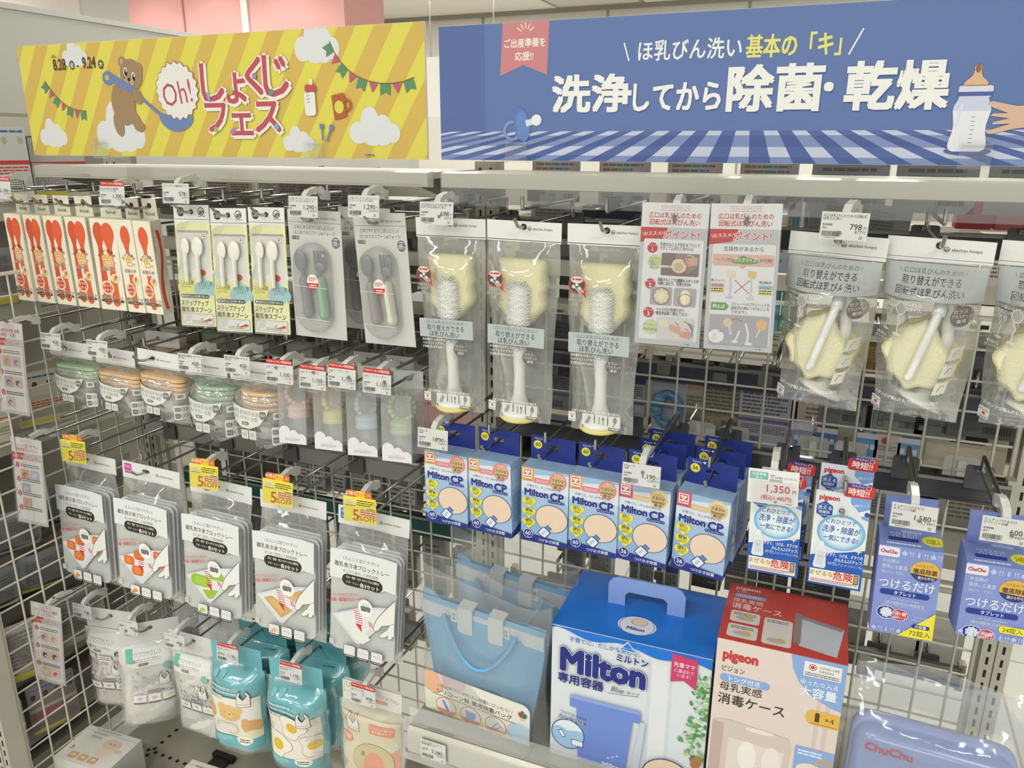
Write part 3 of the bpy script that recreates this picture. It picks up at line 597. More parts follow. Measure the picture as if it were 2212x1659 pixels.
def film_bag(t, w, z0, z1, bulge, key, back=True, wb=None, yc=0.0, name='clear_bag', seed=0, nu=14, nv=22, kb='bagback', tw=0.0):
    q = random.Random(seed); ph = [q.random()*6 for _ in range(6)]; wb = wb or w; m = MB()
    def f(sg):
        def g(u, v):
            ww = w+(wb-w)*v; x = (u-.5)*ww*(1-.03*sin(v*9+ph[0])*abs(u-.5)*2); e = (1-abs(2*u-1)**2.4)*min(1, v*6, (1-v)*7+.12)
            y = sg*bulge*e*(1+.12*sin(8*u+ph[1])*sin(13*v+ph[2]))+.0015*sin(17*v+ph[3]+5*u)
            return (x+tw*v, yc+y, z0+(z1-z0)*v)
        return g
    m.sheet(f(-1), nu, nv, key)
    if back: m.sheet(f(.45), nu, nv, kb)
    return m.build(name, t)
for x, l, ypr, dz in ((-.453, 'pale yellow spoon pack under the 578 yen tag', (5, -5, -1), 0), (-.371, 'middle of the three pale yellow spoon packs', (4, -5, -1), -.003), (-.289, 'pale yellow spoon pack next to the grey cutlery cards', (1, -4, -1), .001)):
    spoon_pack(x, l, ypr, dz); hook(x, 1.4345+dz, 'chrome hook holding the '+l, 'tag' if x == -.453 else 'tip')

# ================================================================ grey cutlery blister cards
def fork_card(x, y, label, ypr, handles=('#8E8F92', '#8FB79A')):
    w, h, z0 = .101, .215, .016; t = thing('cutlery_card', label, 'cutlery pack', (x, y, 1.430), ypr)
    A = Art(); A.rr(-50.5, -199, 50.5, 16, 5, '#C9C8C4'); A.rect(-50, -4.2, 50, -3.6, '#6d6c68'); A.n += 0; logo(A, 24, 4, 5.2, '#85837e')
    A.text('上手にすくえてこぼしにくい!', -40, -12, 7, '#6a6966', 'l', .01, maxw=76); A.text('はじめてのスプーン&フォーク', -40, -21, 7.4, '#6a6966', 'l', .01, maxw=78); A.rr(-46, -33, -29, -27, 3, '#6a6966'); A.text('ケース付', -37.5, -30, 4.4, '#DAD9D5', b=.02); A.ell(39, -35, 8, 9, '#77757a'); A.text('1歳~', 39, -36, 9, '#DAD9D5', b=.01); A.fine(35, -31, 43, -28, 1, '#DAD9D5')
    m = MB(); m.holed(-w/2, w/2, -.199, z0, -.004, 0, .005, .0045, 0, .0008, '#C9C8C4').art(A, (0, -.0002, 0)); m.build('backing_card', t)
    for sx, fork, col in ((-.020, 0, handles[0]), (.011, 1, handles[1])):
        m = MB(); y0 = -.009
        if not fork: m.ball(sx-.006, y0, -.066, .0115, 'm:#8d8d93', 14, 1, .3, 1.55)
        else:
            m.ball(sx, y0, -.075, .0105, 'm:#8d8d93', 14, 1, .3, .8)
            for k in range(4): m.tube([(sx-.009+k*.006, y0, -.048), (sx-.008+k*.0053, y0, -.076)], .0019, 'm:#8d8d93', 6)
        m.tube([(sx-.003, y0, -.08), (sx, y0, -.100)], .0035, 'm:#8d8d93', 8)
        ut = m.build('fork' if fork else 'spoon', t); m = MB(); c = 'g:'+col; m.tube([(sx, y0, -.098), (sx+.001, y0, -.112), (sx+.003, y0, -.135), (sx+.004, y0, -.150)], .0085, c, 12).ball(sx+.004, y0, -.152, .0098, c, 12, 1, .9, 1.3).ball(sx, y0, -.098, .0085, c, 12)
        m.build('handle', ut)
    m = MB(); pts = rrpts(-.040, -.188, .030, -.036, .033); n = len(pts)
    for a, b, ya, yb in ((1.0, .96, -.0005, -.013), (.96, .86, -.013, -.0165)):
        cx, cz = -.005, -.112; ring = lambda s, yy: [(cx+(p[0]-cx)*s, yy, cz+(p[1]-cz)*(1-(1-s)*.5)) for p in pts]
        m.add(ring(a, ya)+ring(b, yb), [(i, (i+1) % n, n+(i+1) % n, n+i) for i in range(n)], 'haze:#C4C3BF', True)
        if b < .9: m.add(ring(b, yb), [tuple(range(n))], 'haze:#C4C3BF')
    for z in (-.107, -.162): m.tube([(-.038, -.0168, z), (.028, -.0168, z-.002)], .0006, '#DEDDD9', 5)
    m.build('blister', t)
    B = Art(); B.ell(1, -99, 11, 13, '#E6E3DF'); B.poly([(1+11*cos(R(a)), -101+11*sin(R(a))) for a in range(180, 361, 12)], '#C6403E'); B.fine(-7, -98, 9, -91, 3, '#C6403E'); B.fine(-6, -110, 8, -103, 2, '#EFE0DA')
    MB().art(B, (0, -.0172, 0)).build('round_sticker', t); return t
fork_card(-.150, -.185, 'grey cutlery card half hidden behind the green-handled one', (3, 1, 1))
fork_card(-.191, -.27, 'grey cutlery card with green and grey handles in its clear case', (3, 1, 1)); fork_card(-.067, -.27, 'grey cutlery card with cream and mauve handles in its clear case', (-4, 2, -2), ('#9C9396', '#D9D6C4'))
hook(-.195, 1.430, 'chrome hook holding the cutlery cards with green handles', 'tag'); hook(-.071, 1.430, 'chrome hook holding the cutlery card with cream handle', 'tag')

# ================================================================ bottle brushes
def brush_bag(x, label, ypr, seed):
    w = .116; z0 = .008; t = thing('bottle_brush_pack', label, 'bottle brush pack', (x, -.268, 1.4345), ypr)
    H = Art(); H.rect(-w*500, -20, w*500, -19, '#4b4a48'); logo(H, 26, -2, 5.0, '#6d6b67')
    header(t, w, .030, z0, art=H)
    # sponge head: a thick lobed slab
    prof = [(-.034, -.052), (-.036, -.047), (.034, -.047), (.038, -.054), (.036, -.068), (.041, -.082), (.036, -.094), (.040, -.110), (.037, -.120), (.026, -.132), (.018, -.142), (-.016, -.142), (-.026, -.132), (-.036, -.120), (-.034, -.105), (-.038, -.088), (-.034, -.070)]
    m = MB(); n = len(prof); cx, cz = .001, -.095
    rings = [(s, y) for s, y in ((.80, -.017), (.94, -.014), (1.0, -.006), (1.0, .006), (.9, .014))]
    vs = [(cx+(p[0]-cx)*s, y, cz+(p[1]-cz)*s) for s, y in rings for p in prof]
    m.add(vs, [(i*n+j, i*n+(j+1) % n, (i+1)*n+(j+1) % n, (i+1)*n+j) for i in range(4) for j in range(n)], 'sponge:#E6DFB2', True).add(vs[:n], [tuple(range(n))], 'sponge:#E6DFB2').add(vs[-n:], [tuple(range(n))], 'sponge:#E6DFB2'); m.build('sponge_head', t)
    m = MB(); q = random.Random(seed)
    for i in range(26):
        z = -.083-i*.0026; r = .019*(1 if i > 3 else .5+.12*i)
        for j in range(14):
            a = 2*pi*j/14+i*.22; m.tube([(0, -.019, z), (r*cos(a), -.019+.62*r*sin(a), z+.006+q.random()*.003)], .0009, '#E9E8E4', 4)
    m.lathe([(.001, -.152), (.013, -.149)]+[(.0165 if i % 2 else .0135, -.145+i*.0048) for i in range(12)]+[(.010, -.086), (.001, -.082)], '#EDECE8', 14, (0, -.019, 0), None, .6); m.build('bristles', t)
    m = MB(); m.lathe([(.009, -.195), (.0105, -.19), (.0105, -.165), (.0085, -.150), (.0085, -.142)], 'g:#E4E3E0', 16, (0, -.012, 0)); m.lathe([(.024, -.283), (.0155, -.274), (.0095, -.255), (.0085, -.225), (.0105, -.195), (.0105, -.188)], 'g:#E4E3E0', 18, (0, -.012, 0)); hd = m.build('handle', t); MB().ball(0, -.0225, -.180, .004, 'g:#DCDBD8', 10).build('release_button', hd)
    MB().lathe([(.029, -.289), (.031, -.286), (.030, -.281), (.012, -.276)], 'g:#E4E3E0', 24, (0, -.010, 0)).build('base_disc', hd)
    MB().lathe([(.029, -.296), (.0315, -.293), (.0315, -.289), (.029, -.288)], 'sponge:#E3D98A', 24, (0, -.010, 0)).build('base_sponge', t)
    film_bag(t, w-.002, -.021, -.305, .030, 'bag', wb=.094, seed=seed)
    B = Art(); B.rr(-44, -172, 46, -142, 1, '#B3BAB8'); B.text('\\ 広口ほ乳びんのための /', 0, -147, 6.4, '#55585a', b=.01); B.text('取り替えができる', 0, -156, 10, '#4c4f51', b=.012, maxw=62); B.text('ほ乳びん洗い', -2, -166, 10, '#4c4f51', b=.012, maxw=50)
    MB().art(B, (0, -.0345, 0)).build('name_band', t)
    S = Art(); S.ell(-33, -73, 12.5, 12.5, '#C8403B'); S.poly([(-28, -83), (-21, -80), (-19, -92)], '#C8403B'); S.ell(-33, -73, 11, 11, '#57514b'); S.ell(-33, -66, 9, 5, '#D6CFC8'); S.fine(-40, -68, -26, -63, 1, '#C8403B')
    for sx, sy in ((-38, -76), (-33, -73), (-29, -78)): S.star(sx, sy, 1.6, 3.4, 5, '#E2DED8')
    for k in range(3): S.line([(-36+k*4, -77), (-29+k*3, -84)], 1.6, '#C9C4BD', k > 0)
    for k, s in enumerate(('汚れを', 'かき出す', 'X型')): S.text(s, -35, -89-k*6, 5.2, '#4b4a48', halo='#DAD9D4')
    MB().art(S, (0, -.0325, 0)).build('red_sticker', t)
    E = Art(); D = Art(); F = Art(); D.ell(24, -189, 12, 12, '#6E6C68'); D.text('ガラス・', 24, -184, 5, '#E2E1DE', b=.01); D.text('プラスチック', 24, -189.5, 5, '#E2E1DE', b=.01, maxw=21); D.text('兼用', 24, -195, 5, '#E2E1DE', b=.01)
    for k, s in enumerate(('きめ細かいスポンジと', 'へたりにくいブラシ、', 'すき間も洗いやすいタイプ。')): D.text(s, -40, -176-k*6, 4.6, '#DFDEDA', 'l', .03, maxw=38)
    MB().art(D, (0, -.0338, 0)).build('round_badge_and_note', t); D = E
    D.text('スポンジが傷んだら1カ月を目安に取り替えを。', 0, -262, 4.6, '#DFDEDA', b=.03, maxw=74); made_in(F, -37, -272, .95); MB().art(F, (0, -.0338, 0)).build('origin_mark', t)
    for k in range(3):
        x0 = -21+k*20; D.rect(x0, -284, x0+18, -265, '#D6D5D0'); D.rect(x0, -287, x0+18, -283, '#6E6C68'); D.fine(x0+1.5, -286.4, x0+16.5, -283.6, 1, '#E2E1DE')
        if k == 0: D.poly([(x0+4, -279), (x0+10, -267), (x0+14, -270), (x0+9, -282)], '#9b9994')
        if k == 1: D.line([(x0+6, -268), (x0+6, -281)], 1.6, '#8d8b86'); D.line([(x0+12, -268), (x0+12, -281)], 1.6, '#8d8b86'); D.ell(x0+12, -271, 2, 3, '#8d8b86')
        if k == 2: D.ell(x0+10, -271, 3, 5, '#8d8b86'); D.line([(x0+10, -275), (x0+7, -282)], 1.6, '#8d8b86')
    MB().art(D, (0, -.0338, 0)).build('icon_strip', t); return t
for i, (x, l, ypr) in enumerate(((.058, 'straight bottle brush pack under the 698 yen tag', (3, 3, 0)), (.179, 'middle straight bottle brush pack in front of the upright', (2, 2, 1)), (.305, 'straight bottle brush pack just left of the two grey point cards', (1, 2, 0)))):
    brush_bag(x, l, ypr, 11+i); hook(x, 1.4345, 'chrome hook holding the '+l, 'tag' if i == 0 else 'tip')

def swivel_bag(x, label, ypr, seed, w=.117):
    z0 = .008; t = thing('swivel_brush_pack', label, 'bottle brush pack', (x, -.268, 1.4345), ypr)
    H = Art(); H.rect(-w*500, -16.5, w*500, -16, '#3b3a38'); logo(H, 26, -4, 5.4, '#6d6b67'); header(t, w, .029, z0, art=H)
    def lobed(m, cx, cz, s, y0, y1, key):
        P = [(cx+s*(.034+.0032*sin(7*a+.6)+.006*cos(2*a+.8))*cos(a), cz+s*(.043+.0035*sin(6*a)+.005*sin(a+.5))*sin(a)) for a in [2*pi*i/44 for i in range(44)]]; n = 44
        r = [(.86, y0), (.97, y0+.003), (1, (y0+y1)/2), (.97, y1-.003), (.86, y1)]
        vs = [(cx+(p[0]-cx)*k, y, cz+(p[1]-cz)*k) for k, y in r for p in P]
        m.add(vs, [(i*n+j, i*n+(j+1) % n, (i+1)*n+(j+1) % n, (i+1)*n+j) for i in range(4) for j in range(n)], key, True).add(vs[:n], [tuple(range(n))], key).add(vs[-n:], [tuple(range(n))], key)
    m = MB(); lobed(m, .002, -.140, 1.12, .004, .018, 'sponge:#DCCB62'); m.build('yellow_sponge', t)
    m = MB(); lobed(m, -.004, -.140, 1.02, -.026, .004, 'sponge:#E9E3BC'); m.build('cream_sponge', t)
    m = MB(); m.tube([(.018, -.002, -.030), (.014, -.010, -.058), (.012, -.022, -.078), (.010, -.029, -.086), (-.008, -.033, -.160)], .0052, 'g:#E6E5E2', 10)  .tube([(.0145, -.010, -.056), (.0118, -.021, -.082)], .0078, 'g:#E6E5E2', 10).ball(-.009, -.035, -.160, .005, 'g:#E6E5E2', 10); m.build('brush_stem', t)
    m = MB(); m.tube([(.024, -.010, -.062), (.028, -.010, -.075), (.024, -.008, -.092), (.026, -.006, -.115), (.020, -.004, -.140), (.014, .022, -.185)], .0075, 'g:#E2E1DE', 10); m.build('handle', t)
    T = Matrix.Translation((.006, -.004, -.197)) @ Matrix.Rotation(R(22), 4, 'Y') @ Matrix.Rotation(R(-12), 4, 'X')
    MB().lathe([(.028, -.004), (.030, -.001), (.028, .002), (.010, .006), (.007, .016)], 'g:#E4E3E0', 26, (0, 0, 0), T).build('base_disc', t)
    film_bag(t, w-.002, -.019, -.222, .040, 'bag', wb=.100, seed=seed, tw=.004)
    B = Art(); B.grid(-56, -62, 56, -22, '#AFB2B0', 14, 6); B.text('\\ 広口ほ乳びんのための /', -2, -30, 6.6, '#55585a', b=.008); B.text('取り替えができる', -2, -40, 10.5, '#4c4f51', b=.012, maxw=64); B.text('回転式ほ乳びん洗い', -2, -52, 10.5, '#4c4f51', b=.012, maxw=74)
    fn = lambda xx, zz, d: (xx, -.0018-.036*max(0, 1-abs(2*xx/w)**2.4)*min(1, (-zz-.019)/.034)-d, zz)
    MB().art(B, fn=fn).build('name_band', t)
    D = Art()
    for k, s in enumerate(('きめ細かな泡立ちスポンジ。', '水切れがよい自立タイプ。')): D.text(s, -50, -67-k*6, 5, '#DFDEDA', 'l', .035, maxw=44)
    for ox, oz, s in ((-44, -92, .75), (-30, -90, 1.0)):
        D.line([(ox, oz-16*s), (ox, oz-4*s), (ox+2*s, oz), (ox-1*s, oz+5*s), (ox, oz+12*s)], 1.3*s, '#D9D8D4'); D.ell(ox, oz-17*s, 5*s, 2*s, '#D9D8D4'); D.ell(ox+1, oz+16*s, 6*s, 8*s, '#D9D8D4'); D.ell(ox+1, oz+16*s, 5*s, 7*s, '#A9A9A5')
    D.text('収納も', -48, -113, 4.4, '#DFDEDA', b=.03); D.text('コンパクト', -46, -118, 4.4, '#DFDEDA', b=.03); D.text('スポンジが傷んだら1カ月を目安に取り', -8, -188, 5.2, '#E2E1DD', b=.03, maxw=74); Fm = Art(); made_in(Fm, -42, -203, 1.0)
    Bd = Art(); Ic = Art(); No, D = D, Bd; D.ell(37, -78, 12, 13, '#77706C'); D.text('ガラス・', 37, -72, 5.2, '#E2E1DE'); D.text('プラスチック', 37, -78, 5.2, '#E2E1DE', maxw=21); D.text('兼用', 37, -84, 5.2, '#E2E1DE')
    D = Ic
    for k in range(3):
        x0, y0 = 33-k*5, -118-k*22; D.poly([(x0, y0), (x0+13, y0+2), (x0+10, y0-17), (x0-4, y0-19)], '#D9D6C8'); D.poly([(x0-4, y0-15.5), (x0+10.4, y0-13.5), (x0+10, y0-17), (x0-4.4, y0-19)], '#8d8a84'); D.line([(x0+2, y0-11), (x0+6, y0-3), (x0+9, y0-4)], .8, '#7d7a72')
    fn2 = lambda xx, zz, d: (xx, -.003-.041*max(0, 1-abs(2*xx/(w-.014))**2.4)*min(1, (-zz-.019)/.034, (zz+.235)/.03)-d, zz)
    for a_, n_ in ((No, 'usage_note'), (Bd, 'round_badge'), (Ic, 'icon_strip'), (Fm, 'origin_mark')): MB().art(a_, fn=fn2).build(n_, t)
    return t
for i, (x, l, ypr) in enumerate(((.607, 'swivel bottle brush pack under the 798 yen tag', (-5, 3, 2)), (.722, 'swivel bottle brush pack next to the one under the 798 yen tag', (-8, 3, 1)), (.845, 'swivel bottle brush pack cut off at the right edge', (-8, 3, 1)))):
    swivel_bag(x, l, ypr, 21+i); hook(x, 1.4345, 'chrome hook holding the '+l.replace('bottle brush ', ''), 'tag' if i == 0 else 'tip')

# ================================================================ point cards
RED = '#BE4347'
def point_head(A, w2, top, l1, l2, l3):
    A.rect(-w2, top-32, w2, top, '#DFDEDD'); A.line([(-20, top-3.5), (20, top-3.5)], .4, RED); A.line([(-20, top-9.5), (20, top-9.5)], .4, RED, True); A.text(l1, 0, top-6.5, 4.6, RED, maxw=38)
    A.text(l2, 0, top-16, 8.2, RED, b=.022, maxw=1.55*w2); A.text(l3, 0, top-25, 8.2, RED, b=.022, maxw=1.5*w2)
    A.poly([(-w2, top-32), (-w2+36, top-32), (-w2+29, top-48), (-w2, top-52)], RED); A.text('\\おススメ/', -w2+16, top-40, 6, '#EEE6E2', b=.02, rot=4); A.text('ポイント!', 10, top-41, 12, '#EDECEB', b=.10, maxw=46); A.text('ポイント!', 10, top-41, 12, RED, b=.03, maxw=46)
def num(A, x, y, n, r=7):
    A.ell(x, y, r, r, RED); A.text('ポイント', x, y+r*.5, r*.44, '#EEE6E2', b=.02); A.text(str(n), x, y-r*.25, r*1.15, '#EEE6E2', b=.03)
def hand(A, x, y, s, col, rot=0):                                   # small printed hand: palm, thumb and four fingers
    c, d = cos(R(rot)), sin(R(rot)); q = lambda a, b: (x+s*(c*a-d*b), y+s*(d*a+c*b))
    A.poly([q(-7, -5), q(3, -6), q(5, 0), q(3, 6), q(-7, 6)], col)
    for a, b, l, w in ((3, 5, 8, 2.4), (4, 2, 10, 2.5), (4, -1, 9.4, 2.4), (3, -4, 7.4, 2.2)): A.line([q(a, b), q(a+l*.6, b-.4), q(a+l, b-1.8)], w*s, col)
    A.line([q(-3, -5), q(2, -10), q(7, -10)], 2.8*s, col)
def card(x, y, z, label, art, w, h, ypr, name='point_card'):
    t = thing(name, label, 'point card', (x, y, z), ypr)
    MB().box(-w/2, w/2, 0, .0012, -h/2, h/2, '#BDBDBE').art(art, (0, -.0002, 0)).build('printed_card', t)
    pane(-w/2-.0015, w/2+.0015, -h/2-.002, h/2+.001).build('sleeve', t); return t
def card1():
    A = Art(); A.rect(-44, -95, 44, 95, '#BDBDC0'); point_head(A, 44, 95, 'アカチャンホンポオリジナル', '広口ほ乳びんのための', '回転式ほ乳びん洗い')
    A.rr(-39, -88, 40, 48, 3, '#DEDEDF')
    num(A, -27, 36, 1); A.text('手首をねじらず回せるブラシで', -17, 41, 5.4, '#55534f', 'l', .015, maxw=52); A.text('ラクしてムダなくきれいに', -17, 36, 5.4, '#55534f', 'l', .015, maxw=44)
    A.ell(-23, 17, 9, 10, '#C9CF9C'); [A.text(s, -23, 22-k*4, 3.6, '#55534f', same=k > 0) for k, s in enumerate(('クルクル', '回転して', '時短で', '洗える!'))]
    A.rr(-14, 0, 36, 30, 2, '#7D726B'); A.poly([(4, 30), (36, 30), (36, 14), (22, 4), (6, 12)], '#8F857E'); A.ell(10, 14, 10, 10, '#D8CBB0', 30); A.ell(9, 12, 6, 6, '#BFAE92'); hand(A, 27, 20, .9, '#CFA28E', 190); A.line([(-14, 12), (4, 12)], 3, '#CFCAC2'); A.ring(9, 12, 12, 1, '#B84A44')
    num(A, -27, -12, 2); A.text('回転することで2種類のスポンジが', -17, -6, 5.2, '#55534f', 'l', .015, maxw=54); A.text('均等にあたり、洗浄力がUP!', -17, -11, 5.2, '#55534f', 'l', .015, maxw=44)
    for x0 in (-26, 6): A.rr(x0, -40, x0+29, -16, 2, '#A9A8AE')
    for a in range(8): A.ell(-11+6*cos(a*.785), -28+6*sin(a*.785), 4, 3, '#DDD6AE', a*45)
    A.ell(-11, -28, 4, 4, '#E6DFC2'); A.ell(21, -28, 7, 10, '#E2DAB4'); A.ell(19, -28, 3, 9, '#EAE4C8', 8); A.ring(21, -32, 9, .9, '#B84A44'); A.ring(-11, -28, 12, .8, '#B84A44')
    num(A, -27, -51, 3); A.text('ヘッドだけ交換できて', -17, -46, 5.2, '#55534f', 'l', .015, maxw=38); A.text('衛生的&長く使えてエコ', -17, -51, 5.2, '#55534f', 'l', .015, maxw=42)
    A.ell(-23, -71, 9.5, 9.5, '#C9CF9C'); A.text('プラスチック', -23, -68, 3.6, '#55534f'); A.text('約60%削減', -23, -74, 4.4, '#55534f', b=.01)
    A.rr(-14, -86, 35, -57, 2, '#CFCBC8'); A.ell(-6, -64, 6, 5, '#DCD4AC', 30); A.line([(-2, -67), (12, -74)], 1.8, '#E4E2DE'); hand(A, 12, -72, .8, '#CFA28E', 160); hand(A, 27, -79, .8, '#C99A86', 170)
    for k in range(5): A.line([(22+k*3, -60-k), (34, -66-k*4)], 1, '#8a8f9c', k > 0)
    A.rect(24, -92.5, 30, -90, '#DEDEDF').fine(24, -92.5, 30, -90, 1, '#555555'); A.clip(-44, -95, 44, 95); return A
def card2():
    A = Art(); A.rect(-44, -95, 44, 95, '#BDBDC0'); point_head(A, 44, 95, 'アカチャンホンポオリジナル', '広口ほ乳びんのための', '回転式ほ乳びん洗い')
    A.rr(-39, -88, 40, 44, 3, '#DEDEDF'); A.text('互換性があるから', 0, 38, 6.4, '#55534f', b=.015); A.rr(-38, 16, 39, 31, 2.5, '#D7AFA4'); A.poly([(-6, 17), (6, 17), (0, 12)], '#D7AFA4'); A.text('ヘッドと柄の', -24, 24, 5.2, '#55534f', b=.01, maxw=22); A.cloud(3, 24, 32, 10, '#6E9A5C'); A.text('カスタマイズ', 3, 24, 6, '#EEEDE8', b=.02, maxw=28); A.text('が可能!', 29, 24, 5.2, '#55534f', b=.01, maxw=16)
    for x, c1, c2 in ((-14, '#DDD3B8', '#C7BFD2'), (12, '#D9BE86', '#C9C6D4')):
        A.poly([(x-4, 2), (x+5, 0), (x+6, 9), (x-5, 11)], c1); A.line([(x, 2), (x, -4), (x+1, -12), (x, -24)], 2.2, c2); A.ell(x, -25, 5, 2, c2)
    A.line([(-6, -4), (8, -17)], .8, RED); A.line([(-6, -17), (8, -4)], .8, RED)
    for p in ((-6, -4, -1, 1), (8, -17, 1, -1), (-6, -17, -1, -1), (8, -4, 1, 1)): A.poly([(p[0]+p[2]*2, p[1]+p[3]*2), (p[0]-p[2]*.2, p[1]+p[3]*1.6), (p[0]+p[2]*1.6, p[1]-p[3]*.2)], RED)
    A.text('柄:ストレート', -30, -3, 4, '#55534f', b=.01, maxw=17); A.rect(-39, -12, -22, -7, '#D2A5B2'); A.rect(-39, -19, -22, -12, '#E2D67C'); A.text('新生児期', -30, -9.5, 3.4, '#55534f'); A.fine(-38, -18.5, -23, -12.5, 2, '#55534f')
    A.text('柄:回転式', 30, -4, 4, '#55534f', b=.01, maxw=16); A.rect(22, -13, 39, -8, '#93BBD2'); A.rect(22, -20, 39, -13, '#E2D67C'); A.text('2か月頃~', 30, -10.5, 3.4, '#55534f'); A.fine(23, -19.5, 38, -13.5, 2, '#55534f')
    A.poly([(-37, -32), (-18, -32), (-14, -37), (-18, -42), (-37, -42)], '#6E9A5C'); A.text('例えば', -27, -37, 5.6, '#EEEDE8', b=.025, maxw=16)
    for k, s in enumerate(('ストレートのブラシヘッドを', '回転式の柄につけることも', 'できます♪')): A.text(s, -11, -33-k*5.2, 4.6, '#55534f', 'l', .01, maxw=48)
    A.rr(-38, -88, 38, -48, 2, '#A8A6AE'); A.ell(-14, -58, 6, 6, '#D9BFA0'); A.line([(-13, -58), (-9, -74)], 2.6, '#CFC9DA'); A.line([(2, -68), (-3, -82)], 2.4, '#DEDDE2'); A.ell(-4, -83, 4, 2, '#DEDDE2'); A.line([(9, -58), (13, -72), (12, -84)], 2.6, '#DEDDE2'); A.ell(14, -85, 5, 2, '#DEDDE2'); A.ell(29, -59, 6.5, 7, '#DBB27A'); A.line([(27, -65), (23, -76)], 2, '#D8D2C4'); A.line([(-10, -55), (-3, -52), (4, -56)], .9, RED); A.ell(-28, -77, 10, 9, '#E4E4E6'); hand(A, -31, -79, .5, '#D9D4CE', 80); A.text('OK!', -23, -70, 4.4, RED, b=.01)
    A.rect(24, -92.5, 30, -90, '#DEDEDF').fine(24, -92.5, 30, -90, 1, '#555555'); A.clip(-44, -95, 44, 95); return A
for x, z, A, l, ypr in ((.405, 1.382, card1(), 'grey point card with three numbered red dots and photos', (3, -3, 0)), (.497, 1.384, card2(), 'grey point card with crossing red arrows beside the numbered one', (0, -3, -1.5))):
    t = card(x, -.30, z, l, A, .0875, .190, ypr); clip_arm(t, .089); hook(x, 1.447, 'chrome hook carrying the '+l, 'tag')
def card_small(title, sub, photos, seed):
    A = Art(); A.rect(-43, -93, 43, 93, '#C3BEBB'); point_head(A, 43, 93, 'アカチャンホンポオリジナル', title, sub); A.rr(-38, -86, 39, 46, 3, '#DAD6D3')
    y = 34
    for i, cols in enumerate(photos):
        num(A, -29, y, i+1, 6); A.fine(-20, y-4, 32, y+4, 2, '#6a6764', seed+i)
        for k, (c1, c2) in enumerate(cols):
            x0 = -22+k*28; A.rr(x0, y-30, x0+25, y-8, 2, c1); A.ell(x0+12, y-20, 7, 6, c2); A.ell(x0+15, y-22, 4, 3, c1)
        y -= 42 if len(photos) == 3 else 31
    A.clip(-43, -93, 43, 93); return A
for x, y, z, l, A, ypr in ((-.893, -.345, 1.118, 'point card hanging at the left edge beside the green container bag', card_small('離乳食保存容器 各種', '(角型・丸型)', [(('#C9A892', '#B98F78'), ('#B9B4C0', '#C0715A')), (('#B9A6A8', '#8a6f6a'), ('#CDB9A8', '#5d5854')), (('#C4BCCB', '#C0694A'),)], 3), (-1, -6, -1)),
                        (-.893, -.352, .875, 'point card with four red dots beside the leftmost freezer tray bag', card_small('スルンと取りやすい', '離乳食冷凍ブロックトレー', [(('#CDA27E', '#9a6a4a'), ('#B5AFC4', '#CFCBDC')), (('#A9A3B4', '#C9C4D6'),), (('#C9A088', '#A8A06a'),), ()], 5), (2, -6, -.5)),
                        (-.905, -.372, .492, 'pinkish point card beside the bagged bibs at lower left', card_small('フワフワやさしい3層式', 'ミニエプロン', [(('#D6BDB2', '#8f5f56'), ('#DCC6BC', '#C98f80')), (('#DCC2B6', '#4d3a36'), ('#D9B8AC', '#5a403c')), (('#D9B09E', '#E6CFC4'), ('#DCC0B4', '#C5604F'))], 9), (4, -7, 0))):
    t = card(x, y, z, l, A, .086, .186, ypr); clip_arm(t, .087); hook(x, z+.087+.024-.026, 'chrome hook carrying the '+l, 'tag', y1=-.33)
